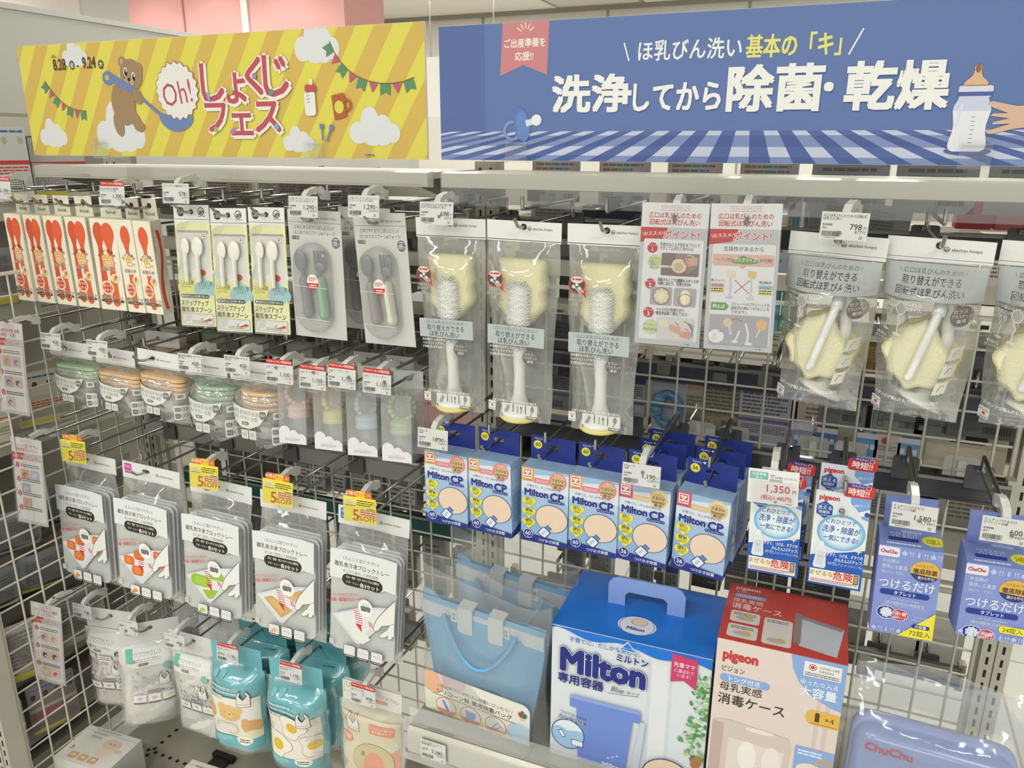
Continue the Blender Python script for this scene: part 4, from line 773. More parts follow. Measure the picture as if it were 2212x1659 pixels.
# ================================================================ bagged food containers
def container_bag(x, label, ypr, lid, rnd_shape, vol, seed, w=.118, z=1.146, hy=-.262):
    t = thing('container_pack', label, 'food container pack', (x, hy, z), ypr); d = .112; cy = .050
    H = Art(); logo(H, 14, -1, 4.4, '#8d8b87'); H.rect(-w*430, -15, w*430, -14.5, '#6d6b67')
    m = MB(); hw = w*.43
    m.holed(-hw, hw, -.017, .016, -.012, 0, .0055, .0048, -.0006, .0006, '#E0DFDC').art(H, (0, -.0008, 0)); m.build('header_card', t)
    lids = 4
    for i in range(lids):
        z0 = -.088+.020+i*.0085
        m = MB()
        if rnd_shape: m.lathe([(.050, z0), (.0535, z0+.001), (.0535, z0+.006), (.050, z0+.0075), (.044, z0+.0065)], 'g:'+lid, 32, (0, cy, 0))
        else: m.prism(rrpts(-.052, cy-.052, .052, cy+.052, .016), z0, z0+.0065, 'g:'+lid, 'z').prism(rrpts(-.046, cy-.046, .046, cy+.046, .014), z0+.0065, z0+.0078, 'g:'+lid, 'z')
        m.build('lid', t)
    for i in range(3):
        z1 = -.071-i*.010; m = MB()
        if rnd_shape: m.lathe([(.034, z1-.03), (.046, z1-.002), (.049, z1), (.048, z1-.004), (.033, z1-.029)], 'haze:#B9BAB6', 28, (0, cy, 0))
        else:
            a, b = rrpts(-.049, cy-.049, .049, cy+.049, .014), rrpts(-.040, cy-.040, .040, cy+.040, .010); n = len(a)
            m.add([(p[0], p[1], z1) for p in a]+[(p[0], p[1], z1-.03) for p in b], [(k, (k+1) % n, n+(k+1) % n, n+k) for k in range(n)], 'haze:#B9BAB6', True).add([(p[0], p[1], z1-.03) for p in b], [tuple(range(n))], 'haze:#B9BAB6')
        m.build('tub', t)
    # bag: gathered at the header, wrapped round the stack
    m = MB(); q = random.Random(seed); ph = q.random()*6
    prof = [(-.016, .9, .02), (-.024, .92, .14), (-.034, .98, .6), (-.042, 1.02, .95), (-.062, 1.06, 1.05), (-.085, 1.04, 1.0), (-.105, .98, .95), (-.120, .86, .80), (-.128, .60, .55), (-.130, .2, .2)]
    n = 44; vs = []
    for z_, kx, ky in prof:
        for j in range(n):
            a = 2*pi*j/n; ca, sa = cos(a), sin(a); r = (abs(ca)**3.2+abs(sa)**3.2)**(-1/3.2); wob = 1+.012*sin(9*a+ph+z_*90)+.014*sin(5*a-z_*140+ph)
            vs.append((w/2*kx*r*ca*wob, (cy if ky > .5 else cy*ky*1.6)+(d/2*ky)*r*sa*wob, z_+.003*sin(7*a+ph)))
    m.add(vs, [(i*n+j, i*n+(j+1) % n, (i+1)*n+(j+1) % n, (i+1)*n+j) for i in range(len(prof)-1) for j in range(n)], 'bagfog', True); m.build('clear_bag', t)
    A = Art(); pts = [(-56, 24), (-40, 20), (-20, 16), (0, 14), (20, 15), (34, 18), (28, 4), (14, -10), (-4, -18), (-24, -18), (-42, -8), (-53, 8)]; A.poly(pts, '#D5DAD4' if rnd_shape is True and lid < '#B' else '#DEDCD6')
    A.text('離乳食保存容器', -14, 8, 8.6, '#8a8883', b=.01, maxw=58, rot=-3); A.text('洗いやすい 丸型' if rnd_shape else 'スッキリ収納 角型', -14, -1, 7.4, '#6f6d69', maxw=50, rot=-3); A.rr(-24, -13, -8, -7, 3, '#7d7b78'); A.text('4個入' if rnd_shape else '3個入', -16, -10, 4.4, '#E2E1DE', b=.01)
    A.rr(16, 0, 28, 13, 3, '#7d7b78'); A.text(vol, 22, 7, 6.4, '#DEDDD8', b=.015, maxw=10); made_in(A, -44, -28, .85)
    for k in range(2): A.rr(-26+k*17, -36, -11+k*17, -21, 2, '#D3D2CD'); A.rr(-23+k*17, -32, -14+k*17, -25, 2, '#B9B8B3')
    A.rr(40, 0, 53, 12, 2, '#D9D8D2'); A.rr(42.5, 3, 50.5, 9.5, 1, '#8d8b86'); A.rr(36, -42, 55, -12, 3, '#D9D8D4'); A.rr(38, -25, 46, -16, 1.5, '#77756f'); A.rr(38, -39, 46, -29, 1.5, '#77756f'); A.text('100', 42, -20.5, 4, '#E2E1DE'); A.text('150', 42, -34, 4, '#E2E1DE'); A.ring(50.5, -20.5, 3.6, .7, '#77756f'); A.ring(50.5, -34, 3.6, .7, '#77756f'); A.text('4', 50.5, -20.5, 5, '#77756f'); A.text('3', 50.5, -34, 5, '#77756f')
    def fn(xx, zz, dd):
        a = max(-.999, min(.999, xx/(w/2*1.03))); yy = cy-d/2*1.04*(1-abs(a)**3.2)**(1/3.2)*(1 if zz > -.034 else 1); return (xx, yy-.004-dd, zz-.075)
    MB().art(A, fn=fn).build('printing', t)
    if rnd_shape: t.scale = (1.04, 1.04, 1.17)
    return t
GN, PE = '#A9C29E', '#E0B98C'
container_bag(-.824, 'bagged square containers with pale green lids at the left end of the row', (4, 0, 2), GN, False, '100', 31, .128); container_bag(-.700, 'bagged square containers with peach lids beside the green-lidded square ones', (5, 0, 3), PE, False, '150', 32, .112, 1.143)
container_bag(-.705, 'bag of square containers on the same hook behind the peach-lidded ones', (0, 0, 0), PE, False, '150', 36, .110, 1.150, -.135)
container_bag(-.585, 'bagged square containers with peach lids, the middle pack of the row', (5, 0, 4), PE, False, '150', 33, .112, 1.150); container_bag(-.467, 'bagged round containers with pale green lids under the second pair of 428 yen tags', (5, 0, 1), '#9DBB9C', True, '100', 34, .106, 1.150)
container_bag(-.356, 'bagged round containers with peach lids next to the beaded feeders', (4, 0, 1), PE, True, '150', 35, .112, 1.152)
for x, l in ((-.826, 'green square containers'), (-.702, 'peach square containers by the green ones'), (-.590, 'middle peach square containers'), (-.470, 'green round containers'), (-.358, 'peach round containers')): hook(x-.012, 1.150, 'chrome hook holding the bagged '+l, 'tag' if x != -.590 else 'tip')

# ================================================================ beaded feeders in clear boxes
def feeder(x, y, label, ypr, col, turn):
    w, d, h = .056, .052, .118; t = thing('feeder_box', label, 'baby feeder', (x, y, 1.028), ypr); cy = d/2; B = MB()
    for a in ((0, -1), (1, 0), (0, 1), (-1, 0)):
        p0, p1 = ((-w/2, 0), (w/2, 0)) if a == (0, -1) else ((w/2, 0), (w/2, d)) if a == (1, 0) else ((w/2, d), (-w/2, d)) if a == (0, 1) else ((-w/2, d), (-w/2, 0))
        B.add([(p0[0], p0[1], 0), (p1[0], p1[1], 0), (p1[0], p1[1], h), (p0[0], p0[1], h)], [(0, 1, 2, 3)], 'milky' if a[1] == 1 else 'bagfog')
    B.add([(-w/2, 0, h), (w/2, 0, h), (w/2, d, h), (-w/2, d, h)], [(0, 1, 2, 3)], 'clear')
    for px, py in ((-w/2, 0), (w/2, 0), (w/2, d), (-w/2, d)): B.tube([(px, py, 0), (px, py, h)], .0005, 'haze:#DDDDDD', 4)
    B.build('clear_carton', t)
    m = MB(); m.holed(-w/2, w/2, h, h+.032, 0, h+.018, .009, .0045, d-.0006, d, 'milky'); m.build('hang_tab', t)
    MB().lathe([(.0005, .002), (.019, .003), (.0205, .006), (.0205, .046), (.019, .048)], 'haze:#C9CACC', 28, (0, cy, 0)).lathe([(.014, .010), (.015, .044)], 'haze:#CFCFD2', 24, (0, cy, 0)).build('bottle', t)
    MB().lathe([(.0228, .046), (.0228, .049), (.0212, .0495), (.0215, .060), (.0225, .0615), (.0225, .064), (.016, .069), (.006, .071), (.0001, .0713)], 'g:'+col, 28, (0, cy, 0)).build('lid', t)
    n = 15; c, s = cos(R(turn)), sin(R(turn)); br = MB().tube([(.0225*cos(a)*c, cy+.0225*cos(a)*s, .091+.0235*sin(a)) for a in [-pi/2+.42+(2*pi-.84)*k/24 for k in range(25)]], .0014, '#E2DED6', 6).build('bead_ring', t)
    for i in range(n):
        a = -pi/2+.42+(2*pi-.84)*i/(n-1); rx = .0225*cos(a); MB().ball(rx*c, cy+rx*s, .091+.0235*sin(a), .0052 if i % 3 else .0058, 'g:'+col, 10).build('bead', br)
    A = Art(); pts = [(-27.8, 0), (27.8, 0)]
    for cx, cz, r, a0, a1 in ((18, 10, 9.8, -5, 120), (2, 17, 9, 30, 140), (-16, 21, 11.8, 30, 180)): pts += [(cx+r*cos(R(a0+(a1-a0)*k/8)), cz+r*sin(R(a0+(a1-a0)*k/8))) for k in range(9)]
    pts += [(-27.8, 16)]; m = MB().prism([(min(27.9, max(-27.9, p[0]))*.001, p[1]*.001) for p in pts], -.0012, -.0004, '#DEDDDD')
    A.text('フードフィーダー', 0, 12, 2.6, '#A9A7A5', maxw=16); A.fine(-16, 5, 16, 10.5, 3, '#B9B7B5'); A.ell(-22, 24, .7, .7, '#b5b3b1'); A.ell(22, 12, .7, .7, '#b5b3b1'); m.art(A, (0, -.0014, 0)).build('cloud_card', t); return t
FC = (('#DDBFB2', 'pink'), ('#D6D08F', 'yellow'), ('#B3C6D3', 'pale blue'), ('#B5C3A4', 'sage green'))
for i, (x, turn, ypr) in enumerate(((-.268, 20, (6, -6, -1)), (-.190, 68, (5, -4, -1)), (-.119, 62, (9, -4, -1)), (-.050, 12, (5, -4, -1)))):
    c, nme = FC[i]; feeder(x, -.274, f'{nme} beaded baby feeder in a clear box with white cloud card', ypr, c, turn)
    if i in (1, 2): feeder(x+.008, -.200, f'{nme} beaded baby feeder behind the front one on the same hook', (2, 0, 0), c, 30)
    hook(x, 1.166, f'chrome hook holding the {nme} beaded feeder', 'tag')

# ================================================================ freezer tray packs
def tray_pack(x, label, ypr, food, mlc, mltext, deep, seed):
    w = .142; z0 = .014; t = thing('freezer_tray_pack', label, 'freezer tray pack', (x, -.268, .905), ypr)
    H = Art(); logo(H, 34, -3, 5.4, '#77757a'); H.rr(-66, -12, -48, 10, 3, mlc); H.text(mltext[0], -57, 3.5, 9, '#EFE3E8', b=.01, maxw=14); H.text(mltext[1], -57, -7, 6, '#EFE3E8', b=.01, maxw=14)
    header(t, w, .036, z0, art=H, hx=-.012, rx=.010, rz=.0042)
    for k in range(3):
        m = MB(); y = .002-k*.0115
        m.rbox(-.063, .063, -.262, -.062, .012, y-.0045, y+.0045, 'milky').rbox(-.066, .066, -.265, -.058, .014, y+.0045, y+.0058, '#DADCDC'); m.build('tray', t)
    m = MB(); m.rbox(-.066, .066, -.262, -.058, .014, -.0315, -.0275, 'milky'); m.build('tray_lid', t)
    film_bag(t, w, -.020, -.285, .030, 'bag', seed=seed, wb=.138)
    A = Art(); o = lambda s: s
    A.poly([(-66, -55), (-40, -52), (40, -52), (66, -55), (66, -118), (10, -112), (-66, -112)], '#E0E1E0'); A.text('\\スルンと取りやすい/', -4, -68, 8.6, '#55534f', b=.008, maxw=72, rot=1); A.text('離乳食冷凍ブロックトレー', -2, -82, 11, '#4b4946', b=.012, maxw=108); A.text('まとめて保存して時短調理!', -4, -94, 7, '#6a6865', maxw=70)
    A.ell(0, -110, 44, 13, '#E0E1E0', -4, 36); A.rr(-41, -122, 40, -99, 11, '#35302b'); A.text('作る・保存・洗う のサイクルに便利な', 0, -105, 5.8, '#E9E6DC', b=.015, maxw=66); A.text('フタ・トレー', -20, -115, 5.8, '#E9E6DC', b=.012, maxw=26); A.text('各3セット', 14, -115.5, 9.4, '#E9E6DC', b=.03, maxw=38)
    A.text('ブロックが丸くて薄いので', -34, -142, 6.2, '#CE5A50', b=.01, maxw=56, rot=14); A.text('冷凍・解凍がスピーディ!!', -28, -151, 8.2, '#CE4A42', b=.025, maxw=76, rot=14)
    # tray picture
    A.poly([(-60, -188), (4, -158), (60, -146), (66, -160), (-2, -238), (-10, -238)], '#D6D5DC'); A.poly([(-54, -189), (4, -163), (58, -152), (-6, -230)], '#E0DFE3')
    if food[1] == 4:
        for cx, cy, r in ((-34, -190, 13), (-14, -210, 14), (-8, -174, 13), (40, -164, 12), (46, -182, 9)): A.rr(cx-r, cy-r*.8, cx+r, cy+r*.8, r*.5, food[0]); A.rr(cx-r*.7, cy-r*.5, cx+r*.5, cy+r*.6, r*.4, food[2])
    elif food[1] == 2:
        A.rr(-48, -206, -2, -180, 12, food[0]); A.rr(-40, -202, -8, -184, 9, food[2]); A.poly([(-22, -212), (16, -206), (4, -226), (-8, -230)], food[0]); A.rr(-4, -184, 30, -166, 8, food[0]); A.ell(50, -172, 10, 10, food[0])
    elif food[1] == 1:
        A.poly([(-44, -192), (-26, -184), (20, -206), (-6, -228)], food[0]); A.poly([(-34, -194), (-22, -190), (6, -206), (-6, -218)], food[2]); A.ell(40, -166, 20, 8, food[0], 16); A.poly([(0, -178), (34, -190), (44, -182), (14, -170)], food[2])
    else: A.poly([(-48, -190), (-40, -180), (20, -222), (4, -236), (-10, -230)], food[0]); A.poly([(0, -182), (16, -168), (44, -170), (30, -186)], food[0])
    for k in range(7): A.line([(-16+k*1.2, -170-k*4.4), (-2+k*1.4-abs(k-3), -170-k*4.4)], 1.5, '#CE4038', k > 0)
    A.poly([(-12, -196), (0, -196), (2, -212)], '#CE4038')
    for k in range(4): A.line([(14+k*.7, -186-k*2.6), (22+k*.7, -188-k*2.6)], 1.3, '#CE4038', k > 0)
    # drawn white hand pressing a tray corner: index finger, thumb and three curled fingers
    A.poly([(66, -128), (48, -150), (32, -172), (25, -190), (24, -200), (29, -203), (35, -199), (42, -188), (56, -182), (50, -194), (42, -202), (36, -208), (40, -213), (48, -210), (54, -204), (52, -212), (60, -212), (64, -204), (66, -206)], '#6d6b68')
    A.poly([(66, -130), (49, -151), (33, -173), (26, -191), (25.2, -199), (29, -201.8), (34.4, -198), (41.6, -187), (58, -181), (51, -194), (43, -202), (37.4, -208), (40.4, -211.8), (48, -209), (55, -202.6), (53.4, -210.8), (59.6, -210.8), (63.4, -203), (66, -204.6)], '#E6E6E4'); A.line([(58, -181), (66, -176)], .8, '#6d6b68'); A.rr(25.6, -200.6, 31, -196, 2, '#F0E6E0')
    A.ell(8, -160, 15, 18, '#DCDBDC', 20); A.ell(8, -160, 14, 17, '#ECECEA', 20); A.text('2つの', 8, -152, 6, '#6d6b68', maxw=18); A.fine(-1, -168, 17, -156, 2, '#6d6b68'); A.rr(-2, -164, 18, -156, 3, '#77756f')
    for k in range(3):
        x0 = -34+k*28; A.rr(x0-.8, -271.8, x0+23.8, -245.2, 4, '#55534f'); A.rr(x0, -271, x0+23, -246, 3.4, '#DEDDDC'); A.rect(x0, -271, x0+23, -266, '#35302b'); A.fine(x0+2, -270, x0+21, -267, 1, '#D6D5D0')
        if k == 0: A.ell(x0+12, -258, 6, 4, food[2]); A.ell(x0+6, -263, 4, 2.5, food[0])
        else: A.line([(x0+3, -256), (x0+9, -254), (x0+15, -257), (x0+21, -255)], .7, '#8d8b88')
    made_in(A, -60, -246, .7)
    fn = None
    MB().art(A, (0, -.0362, 0)).build('printing', t); return t
TP = [(-.812, 'freezer tray pack with orange food on its front, leftmost of the five', (2, -3, 2), ('#D9743A', 4, '#E08A4A'), '#C9559A', ('15mL', '8ブロック'), 1),
      (-.640, 'freezer tray pack with orange food and a pink 15 mL mark, second from the left', (5, -2, 4), ('#D96E34', 4, '#E2874A'), '#C9559A', ('15mL', '8ブロック'), 2), (-.458, 'freezer tray pack with bright green food on its front', (5, -2, 4), ('#9DBE3E', 2, '#A9C850'), '#4E9A5C', ('25mL', '6ブロック'), 3),
      (-.285, 'freezer tray pack with beige food and a green 50 mL mark', (5, -2, 3), ('#CDA766', 1, '#D5B47C'), '#4E9A5C', ('50mL', '4ブロック'), 4), (-.108, 'freezer tray pack with white food, rightmost of the five', (5, -2, 4), ('#E2E3DA', 0, '#E6E6E0'), '#4A78B8', ('90mL', '2ブロック'), 5)]
for x, l, ypr, food, mc, mt, sd in TP: tray_pack(x, l, ypr, food, mc, mt, 0, 40+sd); hook(x-.012, .905, 'chrome hook holding the '+('leftmost freezer tray pack', 'freezer tray pack with the pink 15 mL mark', 'green food freezer tray pack', 'beige food freezer tray pack', 'rightmost freezer tray pack')[sd-1], 'tag' if sd != 2 else 'tip')
for x, z, l, ypr in ((-.812, .937, 'leftmost yellow five percent discount tag', (5, -5, 0)), (-.463, .940, 'yellow five percent discount tag over the green food tray pack', (6, -6, 1)), (-.290, .938, 'yellow five percent discount tag over the beige food tray pack', (5, -6, 3)), (-.113, .937, 'rightmost yellow five percent discount tag', (4, -2, 0))): off_tag(x, z, l, ypr)

# ================================================================ bagged bibs
def soft_bag(x, y, z, label, ypr, w, h, bulge, col, art, seed, hang=.035, side=None, film='film', key=None, name='bib_pack', cat='bib pack', topcol='#DAD9D6'):
    t = thing(name, label, cat, (x, y, z), ypr); q = random.Random(seed); p1, p2 = q.random()*6, q.random()*6
    def prof(v): return min(1, max(0, (v-.02)/.10))*(1-max(0, (v-.93)/.07)**2)
    def sh(sg):
        def g(u, v):
            a = 2*u-1; r = 1-abs(a)**4; ww = w*(1-.06*sin(pi*v)*(1 if seed % 2 else -.3)); return (a*ww/2*(1+.012*sin(14*v+p1)), sg*bulge*r*prof(v)*(1+.06*sin(7*u+p2+5*v))-.002*sin(11*v+p1), -hang-v*h+.003*sin(6*u+p2)*(v > .9))
        return g
    MB().sheet(sh(-1), 18, 20, col).sheet(sh(.8), 18, 20, col).build('packed_bibs', t)
    m = MB(); m.holed(-w*.46, w*.46, -hang, .016, 0, 0, .006, .005, -.0006, .0006, topcol); m.build('hang_flap', t)
    f2 = lambda s, k: (lambda u, v: tuple(Vector(sh(s)(u, v))*1+Vector(((u-.5)*.010, s*.0012+(.0015*sin(23*v+9*u+p1)), -.006*v))))
    MB().sheet(f2(-1, 0), 16, 18, film).build('clear_wrap', t)
    def fn(xx, zz, dd):
        u = max(0, min(1, xx/(w)+.5)); v = max(0, min(1, (-zz-hang)/h)); p = sh(-1)(u, v); return (xx, p[1]-.0032-dd, zz)
    MB().art(art, fn=fn).build('printing', t)
    return t
def bib_drawing(A, x, y, s, fill='#E6E2DC', ink='#55504a'):
    P = lambda k: [(x+s*k*10*cos(R(a))*(1 if abs(a) < 400 else 1), y+s*k*14*sin(R(a))-s*2) for a in range(120, 421, 12)]
    A.poly([(x-6*s, y+15*s), (x-10*s, y+6*s), (x-11*s, y-14*s), (x+11*s, y-14*s), (x+10*s, y+6*s), (x+6*s, y+15*s), (x+2.5*s, y+13*s), (x+5*s, y+6*s), (x, y-1*s), (x-5*s, y+6*s), (x-2.5*s, y+13*s)], ink)
    A.poly([(x-5.6*s, y+14*s), (x-9.2*s, y+6*s), (x-10.2*s, y-13.2*s), (x+10.2*s, y-13.2*s), (x+9.2*s, y+6*s), (x+5.6*s, y+14*s), (x+3.4*s, y+12.6*s), (x+6*s, y+6*s), (x, y-2.2*s), (x-6*s, y+6*s), (x-3.4*s, y+12.6*s)], fill); A.line([(x-10*s, y-9*s), (x+10*s, y-9*s)], .5*s, ink)
def bib_art(kind, seed):
    q = random.Random(seed); A = Art()
    if kind in ('dots', 'fold', 'print'):
        A.grid(-52, -78, 52, -38, '#E3E2DF', 10, 5); A.text('フワフワやさしい', -12, -52, 8, '#8d8b88', b=.01, maxw=66); A.text('3層式ミニエプロン', -12, -61, 7.4, '#8d8b88', b=.012, maxw=66); A.rr(-28, -74, -8, -67, 3.4, '#7d706a'); A.text('10枚入', -18, -70.5, 5, '#E6E2DC', b=.01)
        if kind == 'dots':
            A.ell(32, -75, 9, 9, '#55504c'); A.text('3枚', 32, -75, 7, '#E3E2DF', b=.01); A.rr(-46, -94, -26, -80, 1.5, '#DDDBD6'); A.rr(-18, -98, 14, -84, 1.5, '#EEEDEA'); A.fine(-16, -96, 12, -86, 2, '#77756f')
        else: A.ell(30, -82, 9, 10, '#8CBFAC'); A.rect(-52, -66, -38, -42, '#6FB9A8')
        for k in range(44):
            c = q.choice(('#D9C7DC', '#C3C6DE', '#E2DCB4', '#D9A9AC', '#CBD6C9', '#B9BEDA')); x, y = q.uniform(-46, 46), q.uniform(-170, -96); r = q.uniform(2, 5)
            if q.random() < .4: A.ell(x, y, r, r, c, n=14, same=k > 0)
            elif q.random() < .5: A.star(x, y, r*.5, r*1.2, 5, c, k > 0)
            else: A.poly([(x-r, y), (x, y+r*1.2), (x+r, y), (x, y-r*.8)], c, k > 0)
        bib_drawing(A, 22, -118, 1.1); A.rr(-14, -150, 20, -145, 2, '#6d645e'); A.fine(-12, -149, 18, -146, 1, '#E3E2DF')
        for k in range(3): x0 = -44+k*30; A.rr(x0, -176, x0+26, -154, 2, '#E6E4E0'); A.ell(x0+13, -163, 6, 4, q.choice(('#E2DCA0', '#D9A9AC', '#C9B8D0'))); A.rect(x0, -176, x0+26, -172, '#7d746e')
    return A
for x, l, ypr, w, h, b, kind, sd in ((-.830, 'thick white bag of bibs printed with small pastel shapes, leftmost', (14, 2, 2), .136, .20, .034, 'dots', 51), (-.712, 'narrow white bag of bibs turned sideways, second from the left', (48, 3, 3), .130, .215, .028, 'fold', 52), (-.585, 'flat white bag of bibs with a mint corner beside teal packs', (4, 2, 1), .138, .215, .016, 'print', 53)):
    soft_bag(x, -.268, .520, l, ypr, w, h, b, '#DFDCD6', bib_art(kind, sd), sd, film='bag'); hook(x, .520, 'chrome hook holding the '+l, 'tag')
soft_bag(-.716, -.14, .520, 'grey-white bib bag behind the sideways turned one', (6, 0, 0), .118, .19, .02, '#D9D6D0', Art().fine(-30, -90, 30, -60, 6, '#9b9894'), 57, film='bag'); soft_bag(-.590, -.185, .524, 'white bib bag right behind the flat one with mint corner', (2, 0, 2), .126, .19, .016, '#DDDAD5', Art().fine(-30, -90, 30, -60, 6, '#9b9894'), 58, film='bag')
TEAL = 'g:#6DB4BE'
def teal_art(kind):
    A = Art(); A.grid(-62, -185, 62, -84, '#E9E4DA', 14, 10); A.fine(-50, -66, 10, -58, 1, '#B9DCDF'); A.fine(-50, -76, 22, -70, 1, '#B9DCDF'); A.ell(-38, -46, 6, 5, '#86C6CD'); A.ell(-20, -44, 7, 6, '#86C6CD'); A.rr(-62, -92, -10, -82, 1, '#E9E4DA'); A.text('そのまま使い切りタイプ', -34, -87, 7, '#4b443e', b=.012, maxw=50)
    if kind == 'cub':                                               # plain bear faces printed on the bibs
        A.ell(-44, -122, 16, 20, '#DDAE76'); A.ell(-50, -108, 9, 9, '#DDAE76'); A.ell(46, -154, 20, 18, '#DDAE76'); A.ell(36, -140, 8, 8, '#DDAE76')
        A.ell(4, -122, 24, 21, '#E5BE7C'); A.ell(-14, -106, 9, 9, '#E5BE7C'); A.ell(26, -112, 8, 8, '#E5BE7C'); A.ell(4, -127, 8, 7, '#E9C99A'); A.ell(4, -124, 2.6, 2, '#B5704A'); A.line([(-8, -119), (-4, -119)], 1, '#6d5236'); A.line([(12, -121), (16, -121)], 1, '#6d5236')
        A.ring(-18, -160, 14, .8, '#C0935E'); A.ring(2, -164, 16, .8, '#C0935E'); A.ell(-8, -164, 22, 12, '#E9E4DA'); A.ell(48, -176, 15, 13, '#EAE0C0')
    else:
        for x, y, s in ((-26, -158, 1.15), (52, -150, 1.0), (10, -108, 1.1)):
            P = [(x+s*(26+4*sin(3*a+1)+2*cos(5*a))*cos(a), y+s*(26+4*sin(3*a+1)+2*cos(5*a))*sin(a)) for a in [2*pi*i/40 for i in range(40)]]; A.poly(P, '#A97C52'); A.poly([(x+(p[0]-x)*.96, y+(p[1]-y)*.96) for p in P], '#EEE8DE'); A.ell(x, y, 12*s, 11*s, '#E3BB3C')
    A.grid(-62, -205, 62, -185, TEAL, 14, 2); A.fine(-48, -200, 0, -188, 3, '#A9D5DA'); A.ell(30, -190, 18, 11, '#EFEBDC'); A.fine(18, -196, 42, -186, 2, '#6d645a'); A.clip(-62, -205, 62, -40)
    bib_drawing(A, 36, -84, 1.3); return A
def teal_pack(x, y, label, ypr, kind, seed, dz=0):
    t = soft_bag(x, y, .527+dz, label, ypr, .136, .205, .040, TEAL, teal_art(kind) if kind else Art().fine(10, -40, 40, -30, 1, '#3d7f88'), seed, .030, film='film', topcol=TEAL); return t
for x, l, kind, sd in ((-.468, 'teal bib pack printed with bear faces', 'cub', 61), (-.315, 'teal bib pack printed with fried eggs', 'egg', 62)):
    teal_pack(x, -.268, l, (4, 1, 1), kind, sd); hook(x, .530, 'chrome hook holding the '+l, 'tag')
    for k, (dy, w_) in enumerate(((.082, 'next'), (.160, 'farthest'))): teal_pack(x+.006*k, -.268+dy, f'{w_} teal pack on the hook behind the {l[5:]}', (2, 0, 3*k-2), None, sd+10+k, .006*k)
# orange and beige apron pouch
A = Art(); A.grid(-64, -32, 64, 14, '#DEDCD8', 8, 3); A.text('おしょくじエプロン', 24, -4, 9, '#6d6b68', b=.008, maxw=70, rot=-6); A.rr(6, -21, 34, -13, 3, '#D79A80'); A.text('10枚入', 20, -17, 5.4, '#F0E6DC', b=.01); bib_drawing(A, -52, -2, .8); A.grid(-64, -205, 64, -52, '#D9CFB8', 10, 10); A.poly([(64, -205), (64, -110), (40, -130), (16, -170), (8, -205)], '#DDA88E')
A.ell(-38, -74, 20, 22, '#CDBB96'); bib_drawing(A, -36, -70, 1.4); A.rr(2, -84, 54, -58, 5, '#DF9A80'); A.text('おでかけに満点は', 28, -67, 6.4, '#F3E9DF', b=.01, maxw=46); A.text('着圧着タイプ', 28, -76, 6.8, '#F3E9DF', b=.012, maxw=42); A.ell(-50, -112, 14, 13, '#DF9A80'); A.fine(-60, -118, -40, -106, 3, '#F3E9DF'); A.ell(10, -150, 44, 40, '#8c7c5e'); A.ell(10, -150, 43.2, 39.2, '#CDBE98'); A.ell(12, -160, 22, 30, '#DDA088'); A.line([(-14, -132), (-14, -142)], 1.4, '#4b443a'); A.line([(-10, -132), (-10, -142)], 1.4, '#4b443a'); A.clip(-64, -205, 64, 14)
soft_bag(-.130, -.270, .532, 'beige and orange apron pouch at the right end of the bib row', (4, 1, 3), .134, .20, .016, '#D6CCB6', A, 66, .034, film='bag'); hook(-.132, .535, 'chrome hook holding the beige and orange apron pouch', 'tag')

# ================================================================ cartons on the base deck
def deck_box(x, y, z, label, rot, w, d, h, art):
    t = thing('white_carton', label, 'carton', (x, y, z), (rot, 0, 0)); MB().box(-w/2, w/2, -d/2, d/2, 0, h, '#D9D6D0').art(art, (0, 0, h+.0002), (1, 0, 0), (0, 1, 0), (0, 0, 1)).build('carton', t)
    S = Art(); S.fine(-30, 20, 30, 60, 4, '#a9a6a0', 4); S.rect(-w*500, h*1000-.8, w*500, h*1000, '#B9B5AE'); MB().art(S, (0, -d/2-.0002, 0)).build('side_printing', t); return t
def cup_art(w, d):
    A = Art(); A.rect(-w*500, d*500-13, w*500, d*500-12.4, '#6d6b66'); A.rr(-50, 34, -8, 41, 3, '#B9B7B2'); A.rr(-46, 22, -14, 29, 3, '#B9B7B2'); A.fine(-50, 44, 20, 50, 2, '#8d8b86'); A.ell(24, 16, 24, 15, '#D5BBAA'); A.poly([(2, 14), (46, 14), (40, -16), (8, -16)], '#DCCABE'); A.ell(24, -16, 16, 7, '#DCCABE'); A.ell(24, 16, 23, 13, '#D9BFAE'); A.rr(44, -2, 62, 8, 3, '#D5BBAA'); A.ell(18, 18, 4, 2.4, '#B59A8a'); A.ell(30, 18, 4, 2.4, '#B59A8a')
    for k in range(3): A.rr(-48+k*28, -44, -26+k*28, -26, 3, '#C9A67C'); A.ell(-37+k*28, -34, 6, 4, '#E2CDA8')
    A.ell(-58, -14, 3, 3, '#C4564E'); A.fine(-64, -22, -52, -18, 1, '#8d8b86'); return A
deck_box(-.832, -.352, .1312, 'white carton with a beige cup pictured on its lid by the end panel', 4, .150, .105, .09, cup_art(.15, .105)); deck_box(-.700, -.425, .1312, 'white carton in front of the black divider, partly out of view', 2, .10, .085, .085, cup_art(.10, .085)); deck_box(-.535, -.35, .1312, 'white carton to the right of the black divider strip', 3, .14, .12, .088, cup_art(.14, .12))
